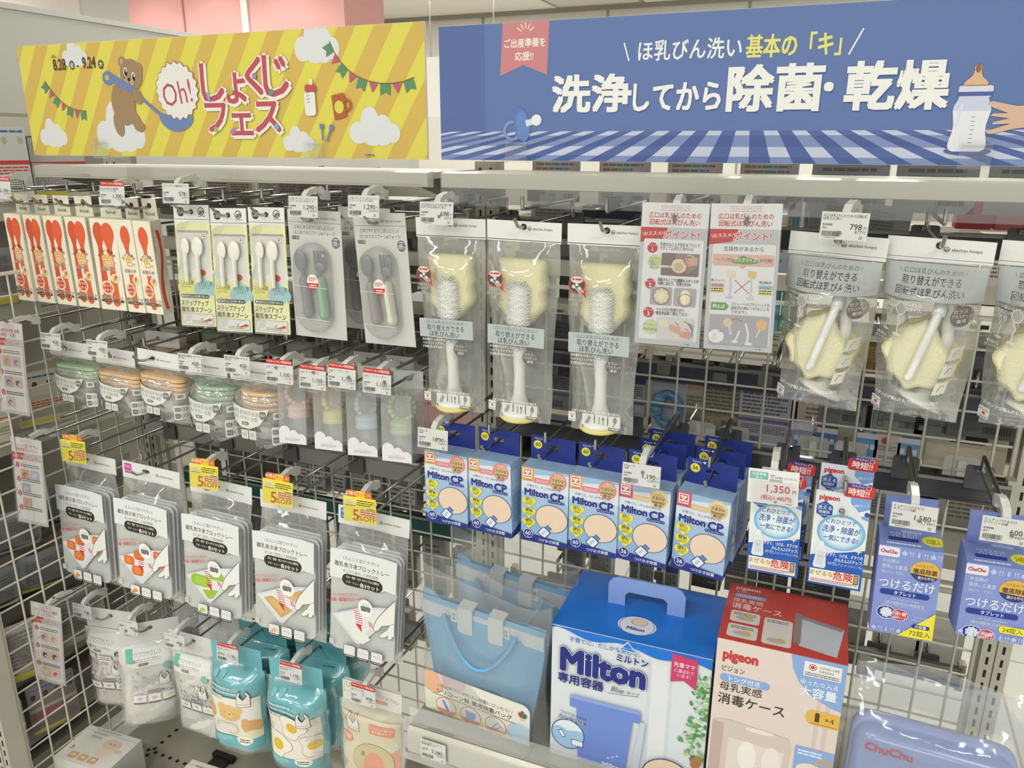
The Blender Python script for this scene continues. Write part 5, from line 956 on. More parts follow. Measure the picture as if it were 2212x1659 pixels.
# ================================================================ sterilizing tablet cartons
NAVY = '#2F3A86'
def tablet_art(n):
    A = Art(); A.rect(-40, -66, 40, 66, '#A3BEDD'); A.poly([(-40, 20), (-10, 34), (40, 10), (40, 36), (-40, 40)], '#B9CEE4'); A.poly([(-40, -10), (-10, -20), (0, -66), (-40, -66)], '#8FB0D6'); A.rect(-40, 26, 40, 66, '#D5DCE6'); A.poly([(-40, 52), (40, 62), (40, 66), (-40, 66)], '#9DBADA')
    pk = n == 36 and 1; A.rect(-40, 42, -18, 66, '#D8A868' if not pk else '#CF5A7C'); A.rect(-37.5, 47, -22, 63.5, '#E9E1D6'); A.rect(-35.5, 53.5, -24, 62, '#B9383C'); A.heart(-29.8, 57.6, 4.6, '#EFE6DE'); A.text('14', -29.8, 57.6, 3.6, '#B9383C', b=.02); A.fine(-36, 48.5, -23, 51.5, 1, '#B9383C'); A.fine(-36, 43.4, -22, 45.6, 1, '#8d6a3e')
    A.rect(-18, 41, 8, 50, '#D98088' if not pk else '#CDBE8C'); A.fine(-15, 43, 6, 48, 2, '#E9C6C4')
    A.ell(22, 50, 14.5, 15.5, '#DE8484' if not pk else '#D9C48E'); A.ell(22, 48, 11.5, 11.5, '#CDB183'); A.arc('17年連続受賞', 22, 49, 12.4, 3.6, '#F3E6DC', 145, 35); A.text('たまひよ', 22, 51.5, 6, '#4b3c26', b=.02, maxw=19); A.rect(12, 45, 32, 46, '#5b4930'); A.rect(13, 43, 31, 44, '#5b4930', True); A.text('第1位', 22, 39.6, 5, '#4b3c26', b=.02)
    A.text('子育てに、たしかな安心を。', -1, 34.5, 4.8, '#44597e', b=.008, maxw=66); A.text('Milton', -14, 23.5, 16, '#E4E8EE', b=.12, maxw=42); A.text('Milton', -14, 23.5, 16, NAVY, b=.078, maxw=42); A.text('CP', 21, 22.5, 19, '#E4E8EE', b=.10, maxw=26); A.text('CP', 21, 22.5, 19, NAVY, b=.066, maxw=26); A.rr(6, 10.6, 34, 15.4, 2, NAVY); A.text('チャイルドプルーフ', 20, 13, 3.2, '#DCE3EC', b=.02, maxw=25)
    for y, s in ((6, '安心'), (-13, '簡単'), (-32, '便利')): A.heart(-26, y, 11, '#E6DD4E'); A.text(s, -26, y+3.4, 7, '#3f3c2c', b=.02, rot=-4); A.fine(-32, y-5.5, -20, y-.6, 3, '#77713a')
    # plain skin-coloured round patch and a feeding bottle
    A.ell(13, -18, 27.6, 24.6, NAVY, n=40); A.ell(13, -18, 26.8, 23.8, '#E5CDB6', n=40)
    c, d = cos(R(-38)), sin(R(-38)); q = lambda a, b: (0+c*a-d*b, -46+d*a+c*b)
    A.poly([q(-8, -7), q(8, -7), q(8, 9), q(5, 11), q(5, 17), q(-5, 17), q(-5, 11), q(-8, 9)], NAVY); A.poly([q(-6.8, -5.8), q(6.8, -5.8), q(6.8, 8.4), q(-6.8, 8.4)], '#E6EAEE'); A.poly([q(-4.4, 9.6), q(4.4, 9.6), q(4.4, 16), q(-4.4, 16)], '#5B87C6')
    for k in range(3): A.line([q(-3, -2+k*3), q(2, -2+k*3)], .9, NAVY, k > 0)
    A.poly([(-40, -66), (40, -66), (40, -57), (-10, -52), (-40, -50)], NAVY); A.ell(-27, -52, 8.4, 8.4, '#E4E8EE'); A.ell(-27, -52, 7.6, 7.6, NAVY); A.text(str(n), -27, -51, 10, '#E4E8EE', b=.025, maxw=13); A.text('錠', -27, -57.4, 3, '#E4E8EE'); A.text('つけおき除菌', 9, -59.5, 6.2, '#DCE3EE', b=.02, maxw=46); A.clip(-40, -66, 40, 66); return A
TA = {60: tablet_art(60), 36: tablet_art(36)}
def tablet_box(x, y, label, ypr, n, z=1.082, front=True):
    w, h, d = .080, .132, .036; t = thing('tablet_box', label, 'tablet box', (x, y, z), ypr); zc = -.090; y0 = -.030
    m = MB().box(-w/2, w/2, y0, y0+d, zc-h/2, zc+h/2, '#9DBBDC'); m.art(TA[n], (0, y0-.0002, zc))
    S = Art(); S.rect(-18, -66, 18, 66, '#9DBBDC'); S.poly([(-18, -66), (18, -66), (18, -48), (-18, -56)], NAVY); S.fine(-13, -40, 13, 10, 12, '#6f86a8', n); S.rect(-14, 20, 14, 52, '#B9CEE4'); m.art(S, (w/2+.0002, y0+d/2, zc), (0, 1, 0), (0, 0, 1), (1, 0, 0)).build('carton', t)
    B = Art(); B.text('Kyorin', -24, 13, 5, '#D6DCEA', b=.01, maxw=15); B.heart(-12.6, 13, 2.2, '#D6DCEA'); B.ell(-26, 2, 7.4, 7.4, '#E6DD4E'); B.text(str(n), -26, 2.6, 9, '#3f3c2c', b=.02, maxw=11); B.ell(26, 2, .1, .1, '#2C3A88')
    m = MB(); m.holed(-w/2+.002, w/2-.002, -.024, .018, 0, 0, .010, .0042, .0052, .006, '#2C3A88').art(B, (0, .005, 0)).build('hang_tab', t); return t
MIL = [(.043, 60, (0, 1, .7), 'tablet box of sixty under the 1,790 yen tag'), (.124, 60, (-5, 1, -1), 'tablet box of sixty in front of the slotted upright'), (.220, 60, (0, 2, 1), 'tablet box of sixty, third from the left of its row'), (.301, 60, (-1, 2, .5), 'tablet box of sixty just left of the 1,190 yen tag'), (.382, 36, (-3, 2, 1), 'tablet box of thirty-six under the 1,190 yen tag'), (.472, 36, (-6, 3, 2), 'tablet box of thirty-six with a pink corner next to the white and blue packs')]
for x, n, ypr, l in MIL:
    tablet_box(x, -.243, l, ypr, n); hook(x, 1.080, 'chrome hook for the '+l.replace(' next to the white and blue packs', ''), 'tag' if x in (.043, .382) else 'tip', dz=.024)
    if n == 36:
        for k, w_ in enumerate(('second', 'last')): tablet_box(x+.004*(k+1), -.243+.052*(k+1), f'{w_} of the boxes behind the {l[:24]} {"under the 1,190 yen tag" if x < .4 else "with a pink corner"}', (ypr[0], 0, 0), n)

# ================================================================ white and blue steriliser packs
def steril_art():
    A = Art(); A.rect(-35, -71, 35, 71, '#DDE3E8'); A.poly([(-35, 40), (35, 20), (35, -20), (-35, -10)], '#E2E6E6')
    A.text('pigeon', -17, 62, 10, '#C8403F', b=.062, maxw=26); A.poly([(-22+12*cos(R(a)), 43+13*sin(R(a))) for a in range(30, 390, 60)], '#35529A'); A.text('ピジョン', -22, 51, 2.8, '#DCE2EA'); A.text('洗える', -22, 46, 6.4, '#E2E7EE', b=.02, maxw=19); A.text('除菌料', -22, 39.5, 5, '#E2E7EE', b=.012, maxw=16); A.text('ミルクポンW', -22, 34.6, 3, '#E2E7EE', b=.015, maxw=15)
    A.poly([(10, 66), (35, 66), (35, 34), (26, 37), (20, 48), (10, 58)], '#7FA2D8'); A.text('顆粒タイプ', 24, 56, 4.2, '#DDE6F0', rot=8, maxw=19); A.poly([(20, 38), (35, 44), (35, 52), (19, 45)], '#E4E6EC'); A.ell(32, 44, 3.4, 3.4, '#3F4E9A')
    for r, c in ((31, '#78AEDC'), (28.5, '#9CC6E4'), (25.5, '#BCD8EA'), (22, '#D6E4EC')): A.ell(2, 12, r, r*.86, c, n=40)
    A.ell(2, 18, 24, 17, '#DFE8EC'); it = '#2F57A8'; A.text('これひとつで', 1, 28, 8, it, b=.015, maxw=38, skew=.15); A.text('洗浄・除菌が', 2, 16, 11.5, it, b=.02, maxw=48, skew=.15); A.text('一気にできる!', 2, 3, 9.4, it, b=.02, maxw=44, skew=.15)
    A.poly([(-35, -26), (-14, -20), (6, -16), (35, -8), (35, -71), (-35, -71)], '#2D5DB4'); A.poly([(-35, -25), (-14, -19), (6, -15), (35, -7), (35, -9), (6, -17), (-14, -21), (-35, -27)], '#E2E7EE'); A.text('すすぐ、つける、すすぐの', 10, -22, 6.2, '#E8ECF2', b=.02, maxw=46, skew=.15, rot=2); A.text('かんたん3ステップ。', 16, -29, 6.2, '#E8ECF2', b=.02, maxw=36, skew=.15); A.text('40包入', -2, -35.5, 6.2, '#BFD0EA', 'c', .01, maxw=19); A.text('[1.8~2.5Lに1包]', 21, -35.5, 4.2, '#BFD0EA', maxw=26)
    A.star(27, -12, 1.4, 5, 4, '#E9DF9A')
    A.poly([(-28, -45), (-15, -45), (-13, -42), (-14, -26), (-13, -16), (-16, -11), (-20, -8), (-21, -2), (-22, -8), (-26, -11), (-29, -16), (-28, -26), (-30, -42)], '#DDE1E6'); A.poly([(-26, -20), (-16, -20), (-16, -40), (-26, -40)], '#CDD3DA'); A.text('pigeon', -21, -27, 3, '#C8605F', maxw=7); A.ell(-21.4, -8, 4, 4, '#E6E8EA')
    A.rect(-33, -68, 32, -47, '#E7E4DA'); A.text('まぜるな', -17, -53, 8.6, '#C59A3A', b=.035, maxw=31); A.text('危険', 11, -53.5, 14, '#CC4034', b=.03, maxw=25); A.rect(24.6, -62, 31, -47.6, '#7d6236'); A.text('塩素系', 27.8, -55, 4, '#E9E0CC', rot=-90); A.fine(-31, -67, 30, -61.5, 3, '#B9605A'); A.clip(-35, -71, 35, 71); return A
STA = steril_art()
def steril_pack(x, y, label, ypr):
    w, h, d = .070, .142, .026; t = thing('sterilizer_pack', label, 'steriliser pack', (x, y, 1.068), ypr); zc = -.0445
    m = MB(); m.box(-w/2, w/2, .001, d, zc-h/2, zc+h/2-.034, '#2D5DB4'); m.box(-w/2, w/2, 0, .001, zc-h/2, zc+h/2, '#DDE3E8').art(STA, (0, -.0002, zc)); m.build('carton', t)
    B = Art(); B.rr(-19, -9, 19, 9, 6, '#C8403F'); B.ell(15, 4, 5, 7, '#C8403F'); B.ell(-2, 8, 15, 3.4, '#4F4B96'); B.text('かんたん!', -2, 8, 4, '#EDE6E6', b=.015, maxw=24); B.text('時短!!', 0, -1.5, 11.5, '#F0E8E4', b=.03, maxw=32); B.ring(12, 7, 3.4, .6, '#F0E8E4')
    MB().prism(rrpts(-.0005, .0225, .038, .041, .005), -.0016, -.0008, '#C8403F').art(B, (.0185, -.0018, .032), (.95, 0, -.05), (.05, 0, .95)).build('red_flash', t)
    MB().ball(0, -.002, .0005, .0042, 'chrome', 10).build('eyelet', t); return t
steril_pack(.568, -.268, 'white and blue steriliser pack under the 1,350 yen card', (-2, -1, -2)); steril_pack(.576, -.215, 'white and blue steriliser pack behind the one under the 1,350 yen card', (0, 0, 0))
steril_pack(.654, -.268, 'white and blue steriliser pack just left of the lilac cartons', (0, -2, -1)); steril_pack(.656, -.215, 'white and blue steriliser pack behind the one left of the lilac cartons', (0, 0, 0)).location.z += .020
for x, l in ((.568, 'steriliser packs under the 1,350 yen card'), (.654, 'steriliser packs left of the lilac cartons')): hook(x, 1.068, 'chrome hook holding the '+l, 'tag' if x < .6 else 'tip', dz=.03)
t = thing('price_card', 'large white price card reading 1,350 yen in red', 'price card', (.563, -.303, 1.102), (1, -1, -2))
A = Art(); A.rect(-33, -25, 33, 25, '#E3E3E0'); A.rect(-31, 10, -7, 21, '#7FB3AE'); A.text('出産準備', -19, 17.5, 4.6, '#E6EDE9', b=.015, maxw=20); A.text('28~24', -19, 12.6, 3.6, '#E6EDE9', b=.015, maxw=20); A.text('pigeon', -1, 18, 2.8, RED, b=.02); A.text('洗える除菌料 ミルクポンW', 13, 14.6, 3.2, '#4b4a48', b=.01, maxw=34); A.fine(-5, 8, 12, 12, 2, '#77756f'); A.rect(-28, 7.4, 28, 7.8, '#c9c8c4')
A.text('1,350', 22, -1.5, 15, '#C8405A', 'r', .02); A.text('円', 28, -4, 6, '#C8405A', b=.02); A.text('(税込1,485円)', 25, -15.4, 8, '#C8405A', 'r', .015, maxw=40); A.fine(18, -23.4, 26, -21.6, 1, '#77756f')
MB().box(-.033, .033, -.0006, 0, -.025, .025, '#E3E3E0').art(A, (0, -.0007, 0)).build('card', t); pane(-.029, .030, -.027, .008, -.003).build('sleeve', t); clip_arm(t, .024)

# ================================================================ lilac tablet cartons
LIL = '#8494CE'; LW = '#D3D8EA'; NV2 = '#2E3F92'
def icons(A, y, x0, x1, h):
    x = x0; k = 0
    while x < x1:
        if k % 4 == 0: A.ell(x, y, h*.34, h*.30, '#BAC4E4'); A.ell(x, y+h*.34, h*.08, h*.16, '#BAC4E4')
        elif k % 4 == 2: A.rect(x-h*.13, y-h*.34, x+h*.13, y+h*.2, '#BAC4E4'); A.ell(x, y+h*.28, h*.09, h*.18, '#BAC4E4')
        else:
            for dx in (-h*.16, h*.16): A.ell(x+dx, y+h*.18, h*.10, h*.16, '#BAC4E4'); A.line([(x+dx, y), (x+dx, y-h*.36)], h*.09, '#BAC4E4')
        x += h*.86; k += 1
def lilac_art(n, w, h):
    A = Art(); W2, H2 = w*500, h*500; A.rect(-W2, -H2, W2, H2, LIL); A.rr(-W2-3, H2-16, -W2+26, H2-2, 3, '#DDDEE8'); A.text('ChuChu', -W2+12.6, H2-8.6, 6.8, '#B8454F', b=.062, maxw=20); icons(A, H2-9, -W2+32, W2-2, 10)
    A.text('外出時の', -W2+6, H2-22, 7, LW, 'l', .012, maxw=21); A.text('携帯にも最適', -W2+6, H2-30, 7, LW, 'l', .012, maxw=31); A.text('哺乳びん・乳首に', -W2+6, H2-38, 5, LW, 'l', maxw=29)
    A.ell(20, H2-31, 18, 15, '#3A3E6E'); A.poly([(20+18*cos(R(a)), H2-31+15*sin(R(a))) for a in range(-25, 206, 11)], '#DDAF4E'); A.text('つけるだけ', 18, H2-23, 4.6, '#3f3a30', b=.01, maxw=22); A.text('徹底除菌', 20, H2-31, 8, '#38332c', b=.03, maxw=29); A.text('菌から守る!', 22, H2-40, 4.6, '#E4E0D4', b=.015, maxw=20)
    y = H2-54; A.text('つけるだけ', 0, y, 16, '#DFE3EE', b=.022, maxw=2*W2-10); A.rr(-W2+7, y-17, W2-10, y-9, 4, NV2); A.text('タブレット', -1, y-13, 6.6, '#DFE3EE', b=.025, maxw=27); A.text('Just Soak, and Clean', 0, y-21.5, 4.2, LW, maxw=34); A.text('1回の調製液は24時間有効', 0, y-28, 5.6, '#DFE3EE', b=.008, maxw=48); A.line([(-W2+10, y-32), (W2-12, y-32)], .4, LW)
    y2 = y-43; A.ell(-W2+18, y2, 12.4, 10, '#DCDDE6'); A.ell(-W2+18, y2, 11.4, 9, NV2); A.star(-W2+18, y2, 6.6, 8.4, 9, '#C9CEE0'); A.ell(-W2+18, y2+.6, 7, 5.6, '#DADBE0'); A.ell(-W2+35, y2-1.4, 10.4, 8.6, '#DFE0E6'); A.ell(-W2+35, y2-1.4, 9.6, 7.8, '#C43A4C'); A.text('1回1錠', -W2+35, y2+.6, 6, '#F0E6E6', b=.03, maxw=16); A.text('発泡タイプ', -W2+35, y2-5, 3.8, '#F0E6E6', b=.02, maxw=15); icons(A, -H2+6, -W2+5, W2-2, 9)
    if n == 72: A.poly([(-4, -H2), (W2, -H2), (W2, -H2+40)], '#E6DC3E'); A.rr(W2-27, -H2+14, W2-5, -H2+20, 2.6, NV2); A.text('大容量', W2-16, -H2+17, 4.8, '#EDE6B0', b=.02, maxw=16); A.text('72錠入', W2-16, -H2+7, 9, '#3b3820', b=.01, maxw=27)
    else: A.rr(W2-30, -H2+13, W2+3, -H2+23, 4.5, '#E6DC3E'); A.text('24錠入', W2-14, -H2+18, 8, '#3b3820', b=.01, maxw=25)
    A.text('2Lのお水に', W2-16, y2-.5, 3.8, LW, maxw=18); A.text('1錠入れるだけ', W2-16, y2-5, 3.8, LW, maxw=22); A.clip(-W2, -H2, W2, H2); return A
def lilac_box(x, label, ypr, n, w, h, zt, d=.05):
    t = thing('tablet_carton', label, 'tablet carton', (x, -.268, zt), ypr); y0 = -.004
    top = .030; A = lilac_art(n, w, h)
    m = MB().prism([(y0, -h), (y0+d, -h), (y0+d, .012), (y0+d-.014, .012), (y0, 0)][::1], -w/2, w/2, LIL, 'x'); m.art(A, (0, y0-.0002, -h/2))
    F = Art(); F.rect(-w*500, -10, w*500, 10, '#7C8CC8'); F.text('つけるだけ', -8, 3.4, 7, LW, b=.01, maxw=34); F.rr(-28, -3.6, 10, .2, 1.8, NV2); F.fine(-30, -8.6, 12, -5.4, 1, LW); F.ell(28, 0, 14, 5.4, '#E6DC3E'); F.text(f'{n}錠入', 28, -.4, 6, '#3b3820', maxw=20); F.clip(-w*500, -10, w*500, 10)
    v = Vector((0, d-.014, .012)).normalized(); m.art(F, (0, y0+(d-.014)/2-.0001, .006+.0003), (1, 0, 0), tuple(v*((d-.014)**2+.012**2)**.5/.020), (0, -v.z, v.y)); m.build('carton', t)
    S = Art(); S.rect(-22, -h*500, 22, h*500, '#7888C4'); S.fine(-17, -30, 17, 20, 12, '#AEB8DC'); MB().art(S, (w/2+.0003, y0+d/2, -h/2), (0, 1, 0), (0, 0, 1), (1, 0, 0)).build('side_printing', t)
    MB().holed(-w*.42, w*.42, .012, .056, 0, .042, .010, .0045, y0+d-.001, y0+d, '#7C8CC8').build('hang_tab', t)
    return t
lilac_box(.745, 'lilac tablet carton of seventy-two under the 1,580 yen tag', (2, -5, -1), 72, .078, .128, 1.032); lilac_box(.850, 'lilac tablet carton of twenty-four at the right edge', (4, -5, 0), 24, .078, .104, 1.028)
for x, l in ((.745, 'lilac carton of seventy-two'), (.848, 'lilac carton of twenty-four')): hook(x, 1.074, 'chrome hook holding the '+l, 'tag', dz=.024, yb=-.055)

# ================================================================ price tags on the hook ends
PT = [(-.893, 1.463, 'price tag reading 2,100 yen at the left edge', '離乳食 スプーン', '2,100', '2,310', .060, 1, 'スープ用'), (-.598, 1.460, 'red-topped price tag reading 1,300 yen over the orange spoon boxes', 'おもちが分かる 離乳食', '1,300', '1,430', .056, 1, 'スプーン ペースト用'),
      (-.449, 1.468, 'price tag reading 578 yen over the yellow spoon packs', 'ステップアップ離乳食スプー', '578', '635', .056, 0, 'ン'), (-.186, 1.454, 'left of the two tags reading 1,290 yen, over the green-handled cutlery', '上手にすくえてこぼしにくい', '1,290', '1,419', .055, 0, 'スプーンフォークわかくさ'),
      (-.073, 1.458, 'right of the two tags reading 1,290 yen, over the cream-handled cutlery', '上手にすくえてこぼしにくい', '1,290', '1,419', .055, 0, 'スプーンフォーク つぼみ'), (.053, 1.452, 'price tag reading 698 yen over the first straight brush', '広口ほ乳びんのための取り替', '698', '767', .055, 0, 'えができるほ乳びん洗い'),
      (.612, 1.456, 'price tag reading 798 yen over the first swivel brush', '広口ほ乳びんのための回転式', '798', '877', .055, 0, 'ほ乳びん洗い'),
      (-.823, 1.171, '428 yen tag over the green square containers', '離乳食保存容器スッキリ収納', '428', '470', .053, 0, 'L100mL'), (-.696, 1.169, '428 yen tag over the first peach square containers', '離乳食保存容器スッキリ収納', '428', '470', .052, 0, 'L150mL'), (-.464, 1.166, '428 yen tag over the green round containers', '離乳食保存容器洗いやすい丸', '428', '470', .053, 0, '型100mL'), (-.354, 1.174, '428 yen tag over the peach round containers', '離乳食保存容器洗いやすい丸', '428', '470', .054, 0, '型150mL'),
      (-.262, 1.168, 'red-topped 1,100 yen tag over the pink feeder', 'Ange フードフィーダー', '1,100', '1,210', .056, 1, 'P'), (-.193, 1.166, 'red-topped 1,100 yen tag over the yellow feeder', 'Ange フードフィーダー', '1,100', '1,210', .054, 1, 'Y'), (-.133, 1.175, 'red-topped 1,100 yen tag over the pale blue feeder', 'Ange フードフィーダー', '1,100', '1,210', .054, 1, 'B'), (-.065, 1.174, 'red-topped 1,100 yen tag over the sage green feeder', 'Ange フードフィーダー', '1,100', '1,210', .053, 1, 'G'),
      (.036, 1.093, 'price tag reading 1,790 yen over the first tablet box', 'Milton CP', '1,790', '1,969', .054, 0, '60錠'), (.380, 1.088, 'price tag reading 1,190 yen over the thirty-six tablet box', 'Milton CP', '1,190', '1,309', .056, 0, '36錠'), (.738, 1.091, 'price tag reading 1,580 yen over the larger lilac carton', 'チュチュつけるだけ', '1,580', '1,738', .054, 0, 'タブレット72錠'), (.840, 1.092, 'price tag reading 600 yen at the right edge', 'チュチュつけるだけ', '600', '660', .052, 0, 'タブレット24錠'),
      (-.874, .540, 'price tag reading 748 yen over the leftmost bib bag', '3層式ミニエプロン', '748', '823', .054, 0, None), (-.735, .536, '498 yen tag over the sideways turned bib bag', 'ミニエプロン10枚入', '498', '547', .053, 0, None), (-.602, .535, '498 yen tag over the flat bib bag with mint corner', 'ミニエプロン10枚入', '498', '547', .053, 0, None), (-.458, .543, 'red-topped 1,190 yen tag over the teal bear-face pack', '使い切りエプロン', '1,190', '1,309', .053, 1, 'くま'), (-.299, .543, 'red-topped 1,190 yen tag over the teal fried-egg pack', '使い切りエプロン', '1,190', '1,309', .052, 1, 'めだまやき'), (-.131, .542, 'red-topped 498 yen tag over the apron pouch', '紙エプロン10枚', '498', '547', .055, 1, None)]
for x, z, l, n1, p, tx, w, rd, n2 in PT:
    price_tag(x, z, l, n1, p, tx, w, .033, (3 if x < -.25 else (-12 if x == .612 else 1), -6, (0 if x > -.9 else 1)), red=bool(rd), l2=n2, y=-.302)

# ================================================================ lower right shelf and what stands on it
SZ = .585
t = thing('lower_shelf', 'cream lower shelf of the right bay with a clear front fence', 'shelf', (.46, 0, SZ))
MB().box(-.448, .44, -.365, -.02, -.022, 0, 'm:#B5B3A8').build('board', t); MB().prism([(-.366, -.055), (-.380, -.052), (-.380, -.012), (-.372, -.004), (-.366, -.004)], -.448, .44, 'g:'+CREAM, 'x').build('price_rail', t)
MB().box(-.448, .44, -.383, -.3815, -.056, -.006, 'clear').build('rail_cover', t); MB().box(-.448, .44, -.372, -.370, -.004, .036, 'acrylic').box(-.448, .44, -.3722, -.3698, .034, .0362, 'clear').build('clear_fence', t)
for sx in (-.44, .432): MB().prism([(-.02, -.12), (-.02, -.022), (-.34, -.022), (-.33, -.04), (-.1, -.09)], sx-.002, sx+.002, 'm:#B9B5A7', 'x').build('bracket', t)
price_tag(.065, SZ-.031, 'price tag reading 3,280 yen stuck on the lower shelf rail', 'おでかけ用シリコーン', '3,280', '3,608', .048, .038, (0, 0, 0), y=-.3845, l2='薬液除菌バッグ', arm=False)

def silicone_bag(x, y, label, ypr, card_on, seed):
    w, h = .225, .225; t = thing('silicone_bag', label, 'silicone bag', (x, y, SZ+.010), ypr); q = random.Random(seed)
    def f(sg):
        def g(u, v):
            a = 2*u-1; ww = (w*.80+(w*.20)*min(1, v*1.25)); b = (1-abs(a)**3)*(1-v)**.7; return (a*ww/2, sg*(.004+.020*b)+.001*sin(9*v+seed), .004+h*v)
        return g
    MB().sheet(f(-1), 16, 14, 'g:#6FA5CC').sheet(f(1), 16, 14, 'g:#6FA5CC').build('pouch', t)
    m = MB(); m.prism([(-.112, h*.86), (.112, h*.86), (.112, h*.86+.026), (-.112, h*.86+.026)], -.0085, -.0045, 'g:#C3CAD2').box(-.112, .112, .004, .008, h*.86, h*.86+.026, 'g:#C3CAD2'); rim = m.build('rim_bar', t)
    m = MB(); m.prism([(-.1125, h*.97), (-.1125, h*1.06), (-.094, h*1.055), (-.080, h*.99), (.07, h*.985), (.092, h*1.02), (.1125, h*1.02), (.1125, h*.97)], -.002, .002, 'g:#7FB1D4').build('top_lip', t)
    for sx in (-.028, .028): MB().rbox(sx-.0135, sx+.0135, h*.86-.014, h*.86+.038, .005, -.0125, -.0085, 'g:#C9CED3').box(sx-.0135, sx+.0135, -.0085, .010, h*.86+.034, h*.86+.038, 'g:#C9CED3').build('clip', rim)
    for sx in (-.050, .046): MB().rbox(sx-.006, sx+.006, h*.86+.002, h*.86+.024, .001, -.0098, -.0085, '#D6D9DC').box(sx-.003, sx+.003, -.0102, -.0098, h*.86+.006, h*.86+.012, '#9aa2ab').box(sx-.003, sx+.003, -.0102, -.0098, h*.86+.014, h*.86+.020, '#9aa2ab').build('buckle', rim)
    MB().tube([(-.066+.132*k/16, -.0155-.012*sin(pi*k/16), h*.86+.016-.082*sin(pi*k/16)**.8) for k in range(17)], .0035, 'g:#69AEDC', 8).build('handle_loop', t)
    if card_on:
        A = Art(); c = '#E4E1D6'; A.rr(-100, 6, 100, 92, 14, c); A.ell(-84, 70, 24, 24, '#E6B394'); A.ell(-44, 88, 26, 20, '#DCC0CE'); A.ell(84, 26, 26, 24, '#B9CDE0'); A.ell(-4, 8, 52, 14, '#E3DC9C'); A.ell(-84, 16, 20, 14, '#E6E2C8')
        A.clip(-100, 6, 100, 92); A.text('\\ 外出先でのほ乳びん除菌にぴったり! /', -2, 68, 8.6, '#5d5650', b=.008, maxw=142); A.text('シリコーン製 薬液除菌バッグ', -4, 55, 11.5, '#554d46', b=.012, maxw=144); A.line([(-84, 46), (74, 46)], 1.1, '#554d46')
        for k, xx in enumerate((-58, -10, 38)):
            A.ell(xx, 24, 20, 20, '#C9745E'); A.ell(xx, 24, 18.8, 18.8, c); A.poly([(xx+18.8*cos(R(a)), 24+18.8*sin(R(a))) for a in range(200, 341, 10)], '#D8927A')
            if k == 0: A.poly([(xx-8, 36), (xx-3, 38), (xx+8, 16), (xx+2, 13)], '#7F95C8')
            elif k == 1: A.poly([(xx-11, 34), (xx+11, 34), (xx+7, 15), (xx-7, 15)], '#8FA5D2')
            else: A.line([(xx-8, 14), (xx-2, 26), (xx+6, 33)], 1.6, '#7d86a4'); A.line([(xx-8, 14), (xx+4, 20), (xx+10, 28)], 1.6, '#7d86a4')
        A.ell(84, 70, 4, 6, '#B8463E', 25); A.ell(91, 70, 4, 6, '#3F7F60', -25); A.ell(87, 77, 3, 3, '#3F7F60'); A.text('colorful', 87, 61, 3, '#55504a')
        fn = lambda xx, zz, dd: (xx, -.0315-dd, zz)
        MB().prism(rrpts(-.100, .006, .100, .092, .014), -.0312, -.0306, c).art(A, fn=fn).build('paper_card', t)
    m = MB(); ph = q.random()*6
    def g(sg):
        return lambda u, v: ((2*u-1)*(.118+.004*sin(7*v+ph)), sg*((.030+.004*sin(11*u+9*v+ph))*(1-abs(2*u-1)**6)*(1-.55*v)+.003), .002+v*(h+.062+.012*sin(4*u+ph)))
    m.sheet(g(-1.12), 20, 20, 'bag').sheet(g(1), 16, 16, 'bag'); m.build('clear_bag', t); return t
silicone_bag(.130, -.315, 'light blue silicone bag in clear wrap with a paper card, standing in front', (-3, 6, 3), True, 3); silicone_bag(.132, -.20, 'second light blue silicone bag behind the one with the paper card', (-3, 4, 3), False, 4)

